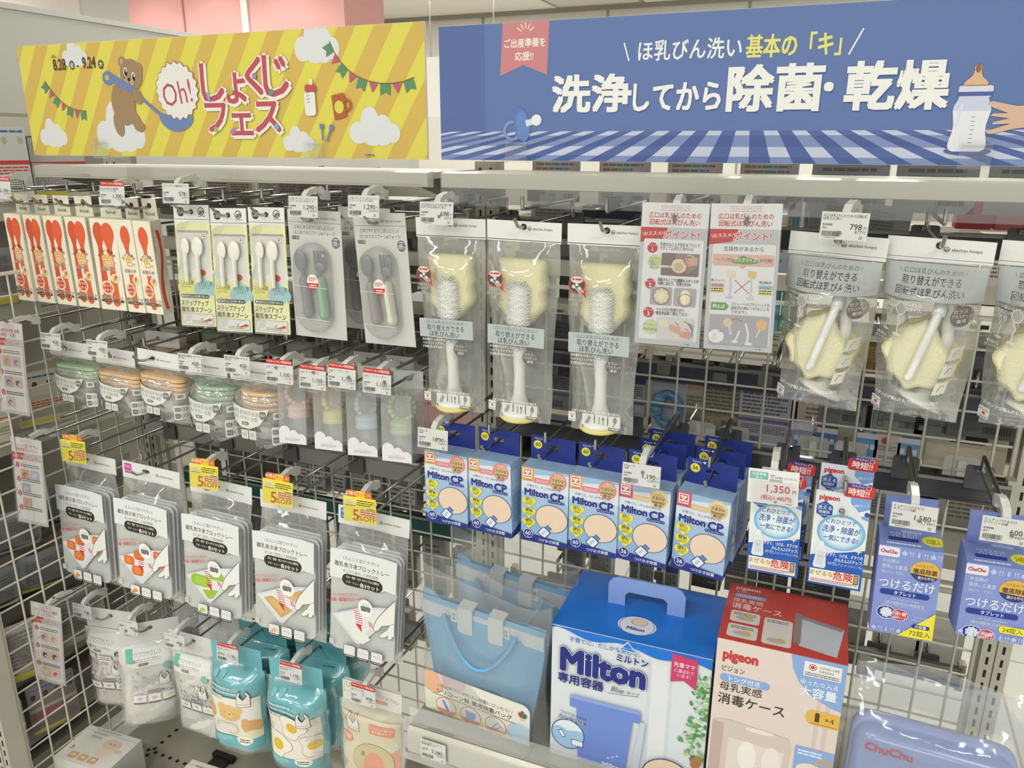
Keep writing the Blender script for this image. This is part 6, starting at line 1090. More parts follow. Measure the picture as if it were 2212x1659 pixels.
def big_box():
    w, h, d = .246, .247, .170; t = thing('container_carton', 'large blue and white carton with a cut-out carry handle', 'carton', (.385, -.340, SZ+.001), (1.5, 0, 0)); BL = '#1F72D2'
    A = Art(); A.rect(-123, -123.5, 123, 123.5, '#D5D9DE'); A.rect(30, -123, 36, 95, '#CBD0D8'); A.rect(62, -123, 68, 95, '#CBD0D8'); A.rect(36, -123, 62, 95, '#DADDE1')
    q = random.Random(4)
    for k in range(150):
        x, y = q.gauss(112, 9), q.uniform(-60, 92); c = q.choice(('#5F9A62', '#7FB078', '#A9C79E', '#4F8A5A', '#C9D8C4')); A.ell(min(121, x+10*sin(y*.05)), y, 2.6, 4.6, c, q.uniform(0, 180), 8)
    A.ell(112, -62, 8, 13, '#A9764C', -20); A.line([(110, -72), (100, -100)], 3, '#B58458'); A.line([(116, -74), (112, -110)], 3, '#8d5f3a')
    A.poly([(-123, 123.5), (123, 123.5), (123, 106)]+[(123-k*6, 106+5*sin(k*.36)+k*.28) for k in range(1, 41)]+[(-123, 118)], BL)
    A.text('子育てに、たしかな安心を。', -38, 105, 9.6, '#3C79C6', b=.012, maxw=112); nb = '#28307E'
    A.text('Milton', -40, 68, 56, nb, b=.112, maxw=134, sx=.95); A.text('Milton', -40, 68, 56, '#DCE0E6', b=.098, maxw=134, sx=.95); A.text('Milton', -40, 68, 56, nb, b=.072, maxw=134, sx=.95); A.text('ミルトン', 6, 92, 15, nb, b=.05, maxw=48, halo='#D5D9DE'); A.text('専用容器', -74, 32, 19, nb, b=.04, maxw=74); A.text('Blue', -14, 34, 13, '#4b5468', skew=.3, sx=.9); A.text('タイプ', 10, 33, 7, '#4b5468'); A.line([(-30, 24), (18, 30)], .8, '#4b5468')
    A.poly([(65, 121), (103, 118), (103, 66), (84, 78), (65, 72)], '#C4406E'); A.text('先輩ママ', 84, 104, 9, '#F0DDE4', b=.012, maxw=31); A.text('に選ばれて', 84, 94, 7, '#F0DDE4', b=.008, maxw=29); A.text('います!', 84, 86, 7, '#F0DDE4', b=.008, maxw=20)
    A.poly([(-90, 4), (24, 4), (24, -18), (-90, -18)], '#6F8AD2'); A.poly([(-90, 4), (24, 4), (24, -2), (-90, -2)], '#8CA2DC'); A.poly([(-79, -18), (12, -18), (4, -118), (-74, -118)], '#7089D0'); A.poly([(24, -14), (32, -16), (24, -118), (10, -118)], '#C3C9D6'); A.text('Milton', -16, -112, 14, '#D2D8EC', b=.04, maxw=36)
    for k in range(3): A.ell(-24+k*7, -98+k*4, 2, 1.4, '#D2D8EC', 30)
    A.ell(-92, -73, 28, 28, nb); A.ell(-92, -73, 26.6, 26.6, '#DDE3E8'); A.poly([(-92+26.6*cos(R(a)), -73+26.6*sin(R(a))) for a in range(160, 381, 10)]+[(-74, -62), (-92, -66), (-108, -60)], '#9CC0E0'); A.text('つけておくだけ', -84, -34, 7, nb, b=.01, maxw=44, rot=-6); A.text('カンタン除菌', -84, -43, 9, nb, b=.025, maxw=48, rot=-6, halo='#D5D9DE')
    A.rr(-86, -92, -66, -80, 2, nb); A.rr(-85, -91, -67, -81, 2, '#E6EAEE'); A.line([(-106, -68), (-98, -80)], 7, nb); A.line([(-105.4, -69), (-98.6, -79)], 5, '#E6EAEE')
    A.ell(70, -108, 40, 38, nb, n=40); A.ell(70, -108, 38.6, 36.6, '#E3C9AF', n=40); A.poly([(-16, 108), (14, 106), (-2, 124)], '#D9E3EE'); A.poly([(-13, 109), (11, 107.6), (-2, 121.6)], BL); A.text('あけくち', -2, 112, 4.4, '#DCE6F0', maxw=17)
    A.clip(-123, -123.5, 123, 123.5)
    MB().box(-w/2, w/2, 0, d, 0, h, '#D5D9DE').art(A, (0, -.0003, h/2)).build('carton', t)
    m = MB(); m.box(-w/2-.0006, w/2+.0006, -.0004, d+.0006, h, h+.0012, 'g:'+BL).box(w/2, w/2+.0006, 0, d, h-.03, h, 'g:'+BL).box(-w/2-.0006, -w/2, 0, d, h-.03, h, 'g:'+BL)
    B = Art(); B.ell(2, 40, 30, 24, '#D9DDE4', n=40); B.ring(2, 40, 27, .9, '#3A4A8e'); B.ell(4, 50, 13, 10, nb, n=30); B.ell(4, 50, 12.2, 9.2, '#E3C9AF', n=30); B.text('Milton', 2, 31, 11, nb, b=.05, maxw=34, skew=.12)
    m.art(B, (0, 0, h+.0014), (1, 0, 0), (0, 1, 0), (0, 0, 1)); lid = m.build('lid_panel', t)
    o = [(-.062, 0), (-.062, .036), (-.056, .046), (-.044, .050), (.044, .050), (.056, .046), (.062, .036), (.062, 0), (.034, 0), (.034, .020), (.028, .026), (-.028, .026), (-.034, .020), (-.034, 0)]
    m = MB(); m.prism([(x+.005, z+h+.001) for x, z in o[:5]+o[-3:]], .088, .0905, '#88A2DA'); m = MB()
    for quad in ((0, 1, 12, 13), (1, 2, 11, 12), (2, 3, 11), (3, 4, 10, 11), (4, 5, 10), (5, 6, 9, 10), (6, 7, 8, 9)): m.prism([(o[i][0]+.005, o[i][1]+h+.001) for i in quad], .088, .0905, '#88A2DA')
    m.build('carry_handle', lid)
big_box()
def case_box():
    w, h, d = .172, .292, .158; t = thing('case_carton', 'tall beige carton with a red lid and blue quarter circle', 'carton', (.599, -.345, SZ+.001), (1, 0, 0))
    A = Art(); A.rect(-86, -146, 86, 146, '#D9CBC4'); o = 146-126
    Y = lambda y: y+o
    A.rect(54, -146, 60, Y(60), '#CDBDB4'); A.rect(66, -146, 72, Y(60), '#CDBDB4'); A.text('pigeon', -76, Y(103), 22, RED, 'l', .066, maxw=47); A.text('ピジョン', -76, Y(79), 11, '#4b443f', 'l', .012, maxw=31); A.rr(-78, Y(57), -9, Y(70), 6, '#88A6D6'); A.text('トング付き', -44, Y(63.5), 9.4, '#E4E9F0', b=.02, maxw=44); A.text('母乳実感', -77, Y(49), 15, '#3f3a36', 'l', .012, maxw=62); A.text('消毒ケース', -78, Y(28), 20, '#3f3a36', 'l', .02, maxw=92)
    A.poly([(14, Y(126)), (86, Y(126)), (86, Y(50)), (70, Y(54)), (46, Y(66)), (28, Y(84)), (18, Y(104))], '#88A6D6'); A.rect(32, Y(97), 80, Y(120), '#E2E0DE'); A.star(43, Y(112), 5, 5.4, 8, RED); A.ring(43, Y(112), 4, 1.2, '#E2E0DE'); A.text('LONG LIFE', 52, Y(114), 5.4, '#4b4744', 'l', .01, maxw=25); A.text('DESIGN', 52, Y(108), 5.4, '#4b4744', 'l', .01, maxw=19); A.fine(34, Y(98), 78, Y(104), 2, '#6d6864'); A.text('ゆったり入る', 54, Y(87), 9, '#E6EAF0', b=.012, maxw=48); A.text('大容量', 54, Y(72), 17, '#E6EAF0', b=.025, maxw=48)
    A.rr(42, Y(20), 90, Y(44), 10, '#DDB04E'); A.rect(54, Y(26), 60, Y(38), '#4f4636'); A.ell(57, Y(39), 3, 2.4, '#4f4636'); A.text('×4', 73, Y(33), 12, '#4f4636', b=.01); A.fine(48, Y(21.6), 84, Y(24), 1, '#8d7436')
    A.poly([(-84, -146), (-80, Y(-10)), (-60, Y(-6)), (24, Y(-14)), (28, Y(-30)), (20, -146)], '#CDBFB6'); A.poly([(-60, -146), (-58, Y(-36)), (20, Y(-40)), (14, -146)], '#DACFC8'); A.poly([(-84, -146), (-82, Y(-12)), (-66, Y(-14)), (-68, -146)], '#BBA79E'); A.ell(-16, Y(-14), 20, 4, '#E0D8D0'); A.ell(-30, Y(-62), 13, 26, '#E6E0DC'); A.ell(4, Y(-62), 13, 26, '#E2DAD6')
    A.rr(34, -150, 90, Y(-20), 2, '#88A6D6'); A.fine(38, Y(-34), 70, Y(-24), 2, '#DDE4EE'); A.ell(76, Y(-38), 10, 6, '#B0A096'); A.ell(56, Y(-58), 18, 12, '#DDD4CE'); A.poly([(60, Y(-44)), (68, Y(-40)), (64, Y(-50))], '#DDA63E'); A.clip(-86, -146, 86, 146)
    MB().box(-w/2, w/2, 0, d, 0, h, '#D9CBC4').box(w/2, w/2+.0004, .001, d, 0, h-.002, '#C2A48E').art(A, (0, -.0003, h/2)).build('carton', t)
    B = Art(); B.rect(-86, 0, 86, 158, '#C2463C'); B.text('pigeon', -76, 146, 14, '#E9D0C8', 'l', .03, maxw=46); B.text('ピジョン', -74, 134, 6, '#E9D0C8', 'l', maxw=20); B.rr(-76, 118, -30, 128, 4, '#88A6D6'); B.text('トング付き', -53, 123, 7, '#E4E9F0', maxw=32); B.text('母乳実感', -77, 108, 12, '#EBD6CE', 'l', .01, maxw=44); B.text('消毒ケース', -77, 92, 18, '#EBD6CE', 'l', .015, maxw=72)
    for x0, y0, x1, y1 in ((-76, 48, -34, 78), (-76, 8, -34, 42), (-28, 8, 12, 76)): B.rr(x0, y0, x1, y1, 5, '#D6CFC9'); B.fine(x0+4, y1-12, x1-6, y1-4, 2, '#6d6059'); B.ell((x0+x1)/2, y0+12, 13, 6, '#B9AFA8'); B.ell((x0+x1)/2+6, y0+16, 5, 4, '#D9B04E')
    B.poly([(22, 20), (72, 10), (82, 84), (18, 100)], '#BFC3C8'); B.poly([(18, 100), (82, 84), (78, 76), (22, 90)], '#8f8a8a'); B.rr(14, 24, 24, 104, 4, '#8d7f7c'); B.clip(-86, 0, 86, 158)
    MB().box(-w/2-.0004, w/2+.0004, -.0004, d, h, h+.001, '#C2463C').art(B, (0, 0, h+.0012), (1, 0, 0), (0, 1, 0), (0, 0, 1)).build('lid_panel', t)
case_box()
def tub():
    t = thing('steriliser_tub', 'lilac blue plastic tub in clear wrap at the lower right corner', 'tub', (.800, -.330, SZ+.003), (-2, 1, .5)); L1, L2 = 'g:#8496CC', 'g:#93A3D6'
    def shell(m, rings, key):
        P = [[(p[0], y, p[1]) for p in rrpts(-hx, z0, hx, z1, r)] for hx, z0, z1, r, y in rings]; n = len(P[0])
        m.add([p for r in P for p in r], [(i*n+j, i*n+(j+1) % n, (i+1)*n+(j+1) % n, (i+1)*n+j) for i in range(len(P)-1) for j in range(n)], key, True).add(P[0], [tuple(range(n))], key).add(P[-1], [tuple(range(n))], key)
    m = MB(); shell(m, [(.088, .004, .160, .02, -.022), (.095, .001, .168, .024, -.016), (.097, 0, .170, .024, .0)], L1); m.build('tub_body', t)
    m = MB(); shell(m, [(.099, 0, .173, .026, .0), (.101, -.0006, .176, .026, .004), (.101, -.0006, .176, .026, .016), (.094, .003, .168, .024, .030), (.080, .012, .156, .02, .036)], L2); m.build('lid', t)
    m = MB(); m.rbox(.004, .090, .028, .142, .006, -.0265, -.0225, 'g:#A3B0DC')
    for i in range(5):
        for j in range(6): m.prism([(.018+i*.0148+.0046*cos(a), .122-j*.015+.0026*sin(a)) for a in [2*pi*k/12 for k in range(12)]], -.0268, -.0266, '#5B6BA4')
    m.build('drain_basket', t)
    A = Art(); A.text('ChuChu', -52, 150, 14.5, '#BC4258', b=.06, fit=58); MB().art(A, (0, -.0226, 0)).build('lettering', t)
    m = MB()
    def f(u, v):
        a = 2*pi*u; ca, sa = cos(a), sin(a); r = (abs(ca)**4+abs(sa)**4)**-.25; e = max(0, (v-.72)/.28)
        return (.109*r*ca*(1-.04*e), .006+(.040*r*sa)*(1-.93*e)+.02*e, .003+.232*v+.006*sin(6*pi*u+3)*v)
    m.sheet(f, 56, 22, 'bag'); m.build('clear_wrap', t); t.scale = (1, 1, 1.2)
tub()
# ================================================================ the far side of the fixture, seen through the wires
def back_art(w, h, col, seed, style):
    q = random.Random(seed); A = Art(); W2, H2 = w*500, h*500; A.rect(-W2, -H2, W2, H2, col); ink = '#6a6864' if style != 'dark' else '#9b9a96'
    if style == 'rainbow':
        A.rect(-W2+6, -H2+5, W2-8, H2-6, '#CDB9B2')
        for k, c in enumerate(('#D3B2A6', '#D6C3B0', '#C3CDB8', '#BAC8D2', '#C6BFD2')): A.poly([(-W2+6+k*13.4, -H2+5), (-W2+20+k*13.4, -H2+5), (-W2+26+k*13, H2-6), (-W2+10+k*13, H2-6)], c)
        A.clip(-W2, -H2, W2-8, H2); A.fine(-W2+8, -H2+32, W2-12, H2-8, 12, '#8d8884', seed); A.rect(-W2+3, -H2+27, W2-6, -H2+28.5, '#B9674A'); A.fine(-W2+8, -H2+10, -W2+28, -H2+22, 3, ink, seed); A.rr(-W2+31, -H2+8, -W2+50, -H2+17, 1, '#D6D4CE'); A.fine(-W2+33, -H2+9, -W2+48, -H2+16, 3, ink); A.bars(W2-30, -H2+7, W2-12, -H2+15, seed=seed)
    elif style == 'text':
        A.fine(-W2+6, -H2+h*300, W2-6, H2-8, 9, ink, seed); A.rect(-W2+6, -H2+h*330, W2-6, -H2+h*335, ink); A.fine(-W2+6, -H2+26, W2*.2, -H2+h*280, 5, ink, seed+1); A.bars(2, -H2+8, W2-6, -H2+20, seed=seed); A.rr(-W2+6, -H2+8, -W2+16, -H2+18, 1, ink); A.rr(-W2+7.5, -H2+9.5, -W2+14.5, -H2+16.5, 1, col)
    elif style == 'dots':
        A.fine(-W2+5, 0, W2-5, H2-20, 5, ink, seed); A.ell(-W2+16, H2-12, 6, 6, '#B5524A'); A.rr(-W2+5, -H2+6, W2-5, -6, 2, '#C9C7C2'); A.fine(-W2+8, -H2+10, W2-8, -9, 4, ink, seed+2)
    elif style == 'teeth':
        A.rect(-W2, H2-h*150, W2, H2, '#D3D1D8')
        for k in range(3): x = -W2*.55+k*W2*.55; c = ('#8FB86A', '#7C86C0', '#5FA0B4')[(k+seed) % 3]; A.line([(x, -H2+8), (x, H2-h*450)], 5, c); A.rr(x-3.4, H2-h*450, x+3.4, H2-h*300, 1.5, '#DADCE2')
    elif style == 'band':
        A.rect(-W2, H2-22, W2, H2-8, '#4a5f8c'); A.fine(-W2+5, -10, W2-5, H2-26, 7, ink, seed); A.rect(-W2, -18, W2, -12, '#77719c'); A.fine(-W2+5, -H2+26, W2-5, -22, 5, ink, seed+1); A.bars(-W2+6, -H2+6, -4, -H2+20, '#46466e', seed)
    elif style == 'dark':
        A.fine(-W2+8, -H2+h*500, W2-14, H2-12, 5, '#5d6074', seed); A.rr(2, -H2+10, W2-8, -H2+22, 1, '#4b4e60'); A.fine(4, -H2+12, W2-10, -H2+20, 1, '#8d8b80')
    return A
def far_pack(x, y, z, w, h, d, col, style, label, group, seed, name='packet', cat='packet', tilt=0, yaw=0, hang=False):
    t = thing(name, label, cat, (x, y, z), (yaw, tilt, 0), group)
    q = random.Random(seed)
    if hang:
        MB().box(-.014, .014, d-.0008, d, h/2-.002, h/2+.018, col).build('hang_tab', t); far_rod(x, y, z+h/2+.011)
    if style in ('rainbow', 'pouch'):
        def f(sg): return lambda u, v: ((u-.5)*w, d/2+sg*d/2*(1-abs(2*u-1)**3)*(1-abs(2*v-1)**4), (v-.5)*h)
        m = MB(); m.sheet(f(-1), 10, 10, col).sheet(f(1), 6, 6, col); fn = lambda xx, zz, dd: (xx, d/2-d/2*(1-min(1, abs(2*xx/w))**3)*(1-min(1, abs(2*zz/h))**4)-.0004-dd, zz)
        A = Art()
        if style == 'rainbow': A = back_art(w, h, col, seed, style); A.e = [e for e in A.e if e[3] > 1]
        else: A.fine(-w*360, -h*200, w*340, h*330, 6, '#7d7b77', seed); A.bars(w*60, -h*400, w*380, -h*260, seed=seed)
        m.art(A, fn=fn).build('pouch', t)
    else:
        MB().box(-w/2, w/2, 0, d, -h/2, h/2, col).art(back_art(w, h, col, seed, style), (0, -.0002, 0)).build('carton', t)
    return t
def far_rod(x, y, z):
    t = thing('far_hook', 'hook on the far side holding up a packet, seen through the wires', 'hook', (x, .012, z), group='far hooks holding packets')
    MB().tube([(0, 0, 0), (0, y+.10, 0), (0, y+.112, .010)], .0026, 'chrome', 6).build('rod', t); MB().rbox(-.012, .012, -.010, .010, .003, -.001, .002, 'm:#77756f').build('mount_plate', t)
def far_pusher(x, z, y=.06):
    t = thing('clear_pusher', 'clear plastic shelf pusher on the far side, one of several behind the wires', 'pusher', (x, y, z), group='clear pushers behind the right wire panel')
    MB().prism([(-.026, -.026), (.026, -.026), (.026, .020), (.020, .026), (-.020, .026), (-.026, .020)], 0, .002, 'milky').build('plate', t); MB().box(-.006, .006, -.006, 0, -.02, .02, '#DEDDD8').build('catch', t)
G1 = 'rainbow printed pouches hanging over the top gap'
for i, x in enumerate((.108, .238, .362, .485)): far_pack(x, .06, 1.515, .094, .135, .012, '#BDBBB6', 'rainbow', 'back of a pale rainbow-printed pouch, in the gap under the blue sign', G1, 100+i, 'pouch', 'pouch', hang=True)
for i, x in enumerate((.610, .735, .862)): far_pack(x, .06, 1.51, .115, .125, .010, '#A6A8A8', 'pouch', 'back of a grey pouch hanging under the right end of the blue sign', 'grey pouches under the right end of the sign', 110+i, 'pouch', 'pouch', hang=True)
far_pack(.632, .045, 1.435, .15, .055, .01, '#9C9E9D', 'pouch', 'wide tilted grey pouch behind the 798 yen tag', None, 115, 'pouch', 'pouch', 0, 0, True).rotation_euler.y = R(6)
far_pack(.235, .09, 1.415, .125, .055, .05, '#2B3145', 'dark', 'dark navy folded pack behind the third straight brush', None, 116, hang=True); far_pack(.360, .09, 1.42, .105, .06, .05, '#262B40', 'dark', 'dark navy pack with small lettering left of the point cards', None, 117, hang=True); far_pack(.19, .12, 1.40, .06, .05, .04, '#44688A', 'dark', 'small blue pack behind the middle straight brush', None, 118, hang=True); far_pack(.085, .10, 1.415, .09, .07, .03, '#B3B1A8', 'pouch', 'crumpled beige pouch beside the middle upright', None, 119, 'pouch', 'pouch', hang=True)
for i, x in enumerate((.532, .558, .584)): far_pack(x, .07, 1.432, .022, .06, .01, '#D6CFC8', 'teeth', 'narrow toothbrush card behind the gap left of the 798 yen tag', 'toothbrush cards left of the 798 yen tag', 120+i, 'toothbrush_card', 'toothbrush card', hang=True)
for i, (x, c) in enumerate(((.80, '#A8444E'), (.855, '#C0606A'))): far_pack(x, .10, 1.445, .05, .045, .05, c, 'plain', ('dark red', 'rose red')[i]+' packet on the far shelf behind the rightmost swivel brush', None, 124+i)
for i, c in enumerate(('#4F86A8', '#5F9BB4', '#6FA870', '#4E8F5C')): far_pack(.505+i*.014, .05, 1.285, .012, .10, .02, c, 'plain', ('deep blue', 'light blue', 'light green', 'dark green')[i]+' folded cloth beside the crossing-arrows point card', None, 128+i, 'folded_cloth', 'cloth')
for z, x0, x1, l in ((1.262, .03, .895, 'upper'), (1.232, -.895, -.03, 'left'), (1.406, -.895, -.03, 'top left')):
    t = thing('far_shelf', f'cream shelf edge on the far side, the {l} one behind the wires', 'shelf', ((x0+x1)/2, 0, z)); w = (x1-x0)/2; MB().box(-w, w, .06, .33, -.008, 0, 'm:#B5B2A6').build('board', t); MB().box(-w, w, .055, .06, -.022, .006, 'm:#C4C1B4').build('edge', t)
GR = ('#A9A8A5', '#989894', '#B3B1AC', '#8B8B89', '#C0BEB9')
q = random.Random(12); s = 200
def row(xs, z, h, w, styles, cols, label, group, y=.06, jz=.012, d=.03, hang=True):
    global s
    for i, x in enumerate(xs):
        s += 1; hh = h*q.uniform(.85, 1.08); far_pack(x+q.uniform(-.006, .006), y+q.uniform(0, .03), z+q.uniform(-jz, jz), w*q.uniform(.86, 1.02), hh, d, q.choice(cols), q.choice(styles), label, group, s, yaw=q.uniform(-7, 7), tilt=q.uniform(-3, 3), hang=hang)
row([.06+i*.088 for i in range(5)], 1.30, .10, .08, ('text', 'dark'), ('#8f8f8d', '#5d5e64', '#B9B7B2'), 'grey packet back glimpsed between the hanging brush packs', 'packets behind the brush packs')
row([.05, .13, .21], 1.18, .12, .074, ('text', 'dark'), ('#6d6e72', '#8f8f8d', '#5a5b60'), 'dark grey packet back behind the straight brush handles', 'dark packets behind the straight brushes')
row([.05, .125, .20, .27], 1.085, .10, .068, ('text', 'band'), GR, 'grey packet with barcode on the far side above the tablet boxes', 'grey packets above the tablet boxes')
far_pack(.340, .075, 1.088, .062, .125, .02, '#C3C5CE', 'plain', 'pale card holding a blue teething ring behind the wires', None, 260, 'teether_card', 'teether card', hang=True)
t = thing('teething_ring', 'light blue looped teething ring on a pale card behind the wires', 'teething ring', (.342, .058, 1.072)); m = MB(); m.tube([(.024*cos(a), 0, .03*sin(a)) for a in [2*pi*k/24 for k in range(25)]], .008, 'g:#5E92B6', 8).ball(-.016, -.002, .018, .014, 'g:#6A9DC0', 12).ball(-.02, -.002, -.004, .012, 'g:#6A9DC0', 12); m.build('ring', t); MB().tube([(0, 0, -.028), (-.006, 0, -.05)], .006, 'g:#5286AC', 8).build('handle', t)
far_pack(.440, .07, 1.092, .072, .105, .03, '#A0967F', 'text', 'kraft brown carton back behind the wires right of the teething ring', None, 261, hang=True); far_pack(.516, .065, 1.085, .088, .130, .035, '#BDBBC6', 'band', 'pale lilac carton back with dense text behind the wires', None, 262, hang=True)
for i, x in enumerate((.645, .735, .80)): far_pack(x, .075, 1.108, .078, .06, .03, ('#8d8c88', '#9c9b96', '#85847f')[i], 'text', ('grey carton back with barcode under the first swivel brush', 'grey carton back with green dots row under the second swivel brush', 'mid grey carton back with barcode right of the green-dotted one')[i], None, 263+i, hang=True)
far_pack(.858, .07, 1.115, .10, .055, .03, '#6f6e6b', 'text', 'dark grey carton back above the cream carton at the right', None, 266, hang=True); far_pack(.845, .09, 1.055, .12, .075, .10, '#C6BCA6', 'plain', 'cream carton with a dark hand hole at the right behind the wires', None, 267)
t = thing('hand_hole_patch', 'dark patch painted for the shaded hand hole of the cream carton at the right', 'card', (.845, .0885, 1.075)); MB().prism(rrpts(-.03, -.007, .03, .007, .0065), 0, .001, '#38342f').build('slot', t)  # flat dark patch stands in for the shade inside the hand hole
for i, x in enumerate((.585, .625, .69, .755)): far_pack(x, .05, 1.045, .034, .065, .012, ('#9FA2C0', '#5f79b0', '#6fa2c8', '#78AACC')[i], 'teeth', ('lilac', 'deep blue', 'blue', 'sky blue')[i]+' toothbrush pack standing behind the rail', None, 268+i, 'toothbrush_pack', 'toothbrush pack')
far_pack(.722, .05, 1.05, .04, .06, .012, '#C9BFB6', 'dots', 'patterned pink and cream pack between the blue toothbrush packs', None, 275)
for x in (.41, .47, .605, .665, .835): far_pusher(x, 1.035, .042)
far_pack(.683, .08, 1.215, .05, .08, .04, '#A07F36', 'text', 'mustard yellow pack behind the wires between the swivel brushes', None, 276, hang=True); far_pack(.835, .08, 1.20, .075, .10, .03, '#5b5a58', 'dark', 'charcoal pack with a round outline behind the last two swivel brushes', None, 277, hang=True)
far_pack(.60, .09, 1.20, .08, .08, .03, '#8a8986', 'text', 'grey pack behind the first swivel brush', None, 278, hang=True); far_pack(.76, .10, 1.195, .08, .08, .03, '#8f8b80', 'text', 'brown grey pack behind the second swivel brush', None, 279, hang=True)
row([.30, .37, .44, .52, .60, .68], .95, .12, .066, ('text', 'dark'), ('#77767a', '#8d8c89', '#605f63'), 'grey packet back behind the row of tablet boxes', 'packets behind the tablet boxes', .10)
row([.155, .225, .31, .36], .70, .10, .048, ('band', 'text'), ('#8b8c94', '#A3A29f', '#73767e'), 'slim packet back between the wires above the blue carton', 'slim packets above the blue carton')
row([.44, .50, .56, .62, .67], .755, .12, .06, ('dark', 'text'), ('#5b5a58', '#4f4e4d', '#7d7c78'), 'dark packet back with small print above the red-lidded carton', 'dark packets above the red-lidded carton')
for i, x in enumerate((.70, .79, .86)): far_pack(x, .09, .685-.03*(i == 0), .075, .12, .05, ('#9b9892', '#DAD6CC', '#D4D1C8')[i], 'plain', ('grey', 'plain cream white', 'plain off-white')[i]+' carton behind the wires above the lilac tub', None, 300+i)
far_pack(.745, .07, .615, .03, .05, .02, '#4c5368', 'plain', 'small navy pack low behind the wires above the tub', None, 304)
# left bay
row([-.86+i*.075 for i in range(5)], 1.452, .08, .066, ('text', 'dots'), ('#D3CFC6', '#C9C1B8', '#D9D3B6'), 'pale packet end lying on the far shelf above the orange spoon boxes', 'pale packets above the orange spoon boxes', .05, .004, hang=False)
row([-.50+i*.062 for i in range(4)], 1.455, .09, .058, ('text',), ('#A3999A', '#B0A5A6', '#9a9494'), 'mauve grey carton end with barcode above the yellow spoon packs', 'barcoded carton ends above the spoon packs', .05, .004, hang=False)
for i, x in enumerate((-.245, -.155)): far_pack(x, .03, 1.426, .085, .035, .10, '#D6D3CC', 'text', ('left', 'right')[i]+' white flat carton lying above the grey cutlery cards', None, 310+i, 'carton', 'carton', 0, 12)
far_pack(-.06, .05, 1.44, .08, .09, .03, '#8FA9B8', 'text', 'pale blue carton behind the hooks by the middle upright', None, 313); far_pack(.02-.075, .07, 1.33, .09, .13, .02, '#A5A8AA', 'text', 'grey card with a blue foot between cutlery cards and brushes', None, 314)
row([-.84+i*.085 for i in range(10)], 1.31, .11, .07, ('text', 'dots', 'dark'), ('#9b9a97', '#77777a', '#B5B3AE', '#858480'), 'grey packet back behind the spoon packs', 'packets behind the spoon packs')
row([-.85+i*.08 for i in range(10)], 1.13, .13, .066, ('dark', 'text'), ('#5f5d5a', '#77746f', '#8b8882', '#68645c'), 'dark packet back behind the bagged containers', 'packets behind the food containers', .07)
row([-.84+i*.09 for i in range(4)], 1.00, .10, .07, ('text', 'dark'), ('#6d6a64', '#8f8b80', '#84806a'), 'dull packet back between container bags and freezer trays at left', 'packets left between containers and trays', .08)
t = thing('far_shelf', 'dark red shelf board on the far side below the food containers', 'shelf', (-.42, .20, .945)); MB().box(-.30, .38, -.13, .13, -.006, 0, '#8A5552').build('board', t); MB().box(-.30, .38, -.134, -.13, -.022, .004, '#9a7a74').build('edge', t)
row([-.60+i*.052 for i in range(11)], .80, .13, .046, ('dots',), ('#A5A29b', '#99968f', '#AFACA5'), 'narrow grey carton with a red dot in a long row behind the freezer trays', 'red-dotted cartons behind the freezer trays', .07, .004)
row([-.60+i*.052 for i in range(11)], .815, .13, .046, ('dots',), ('#918e87', '#88857e'), 'narrow grey carton standing in the second row of red-dotted ones', 'second row of red-dotted cartons', .15, .004)
row([-.85+i*.075 for i in range(4)], .78, .14, .062, ('dark', 'text'), ('#5d5a55', '#76726a', '#6b6a58'), 'dark packet back left behind the freezer trays', 'dark packets left behind the trays', .08)
row([-.84+i*.082 for i in range(10)], .60, .15, .062, ('text', 'dark'), ('#9a968e', '#7f7b74', '#aaa69d', '#6a675f'), 'packet back full of small print behind the bib row', 'small-print packets behind the bib row', .07)
row([-.80+i*.10 for i in range(8)], .40, .13, .07, ('text', 'dark'), ('#8b867d', '#6f6b64', '#9d998f'), 'dull packet back low behind the bibs', 'packets low behind the bibs', .09)
def far_hook(x, z, label, group): 
    t = thing('far_hook', label, 'hook', (x, .055, z), group=group); MB().tube([(0, .02, 0), (0, .26, 0), (0, .275, .012)], .0028, 'chrome', 6).build('lower_rod', t); MB().tube([(0, .02, 0), (0, .02, .028), (0, .24, .028)], .0028, 'chrome', 6).build('upper_rod', t); MB().rbox(-.02, .02, -.034, .002, .003, .012, .015, 'm:#6b6a66').build('mount_plate', t)
for x in (.40, .46, .53, .67, .84): far_hook(x, 1.168, 'hook on the far side seen behind the blue grey rail', 'far hooks over the blue grey rail')
for x in (.125, .175, .63, .76, .84): far_hook(x, .665, 'hook on the far side low behind the right wire panel', 'far hooks low in the right bay')
for x in (-.30, -.22, -.14, -.07): far_hook(x, .748, 'hook on the far side above the dark green rail', 'far hooks over the dark green rail')

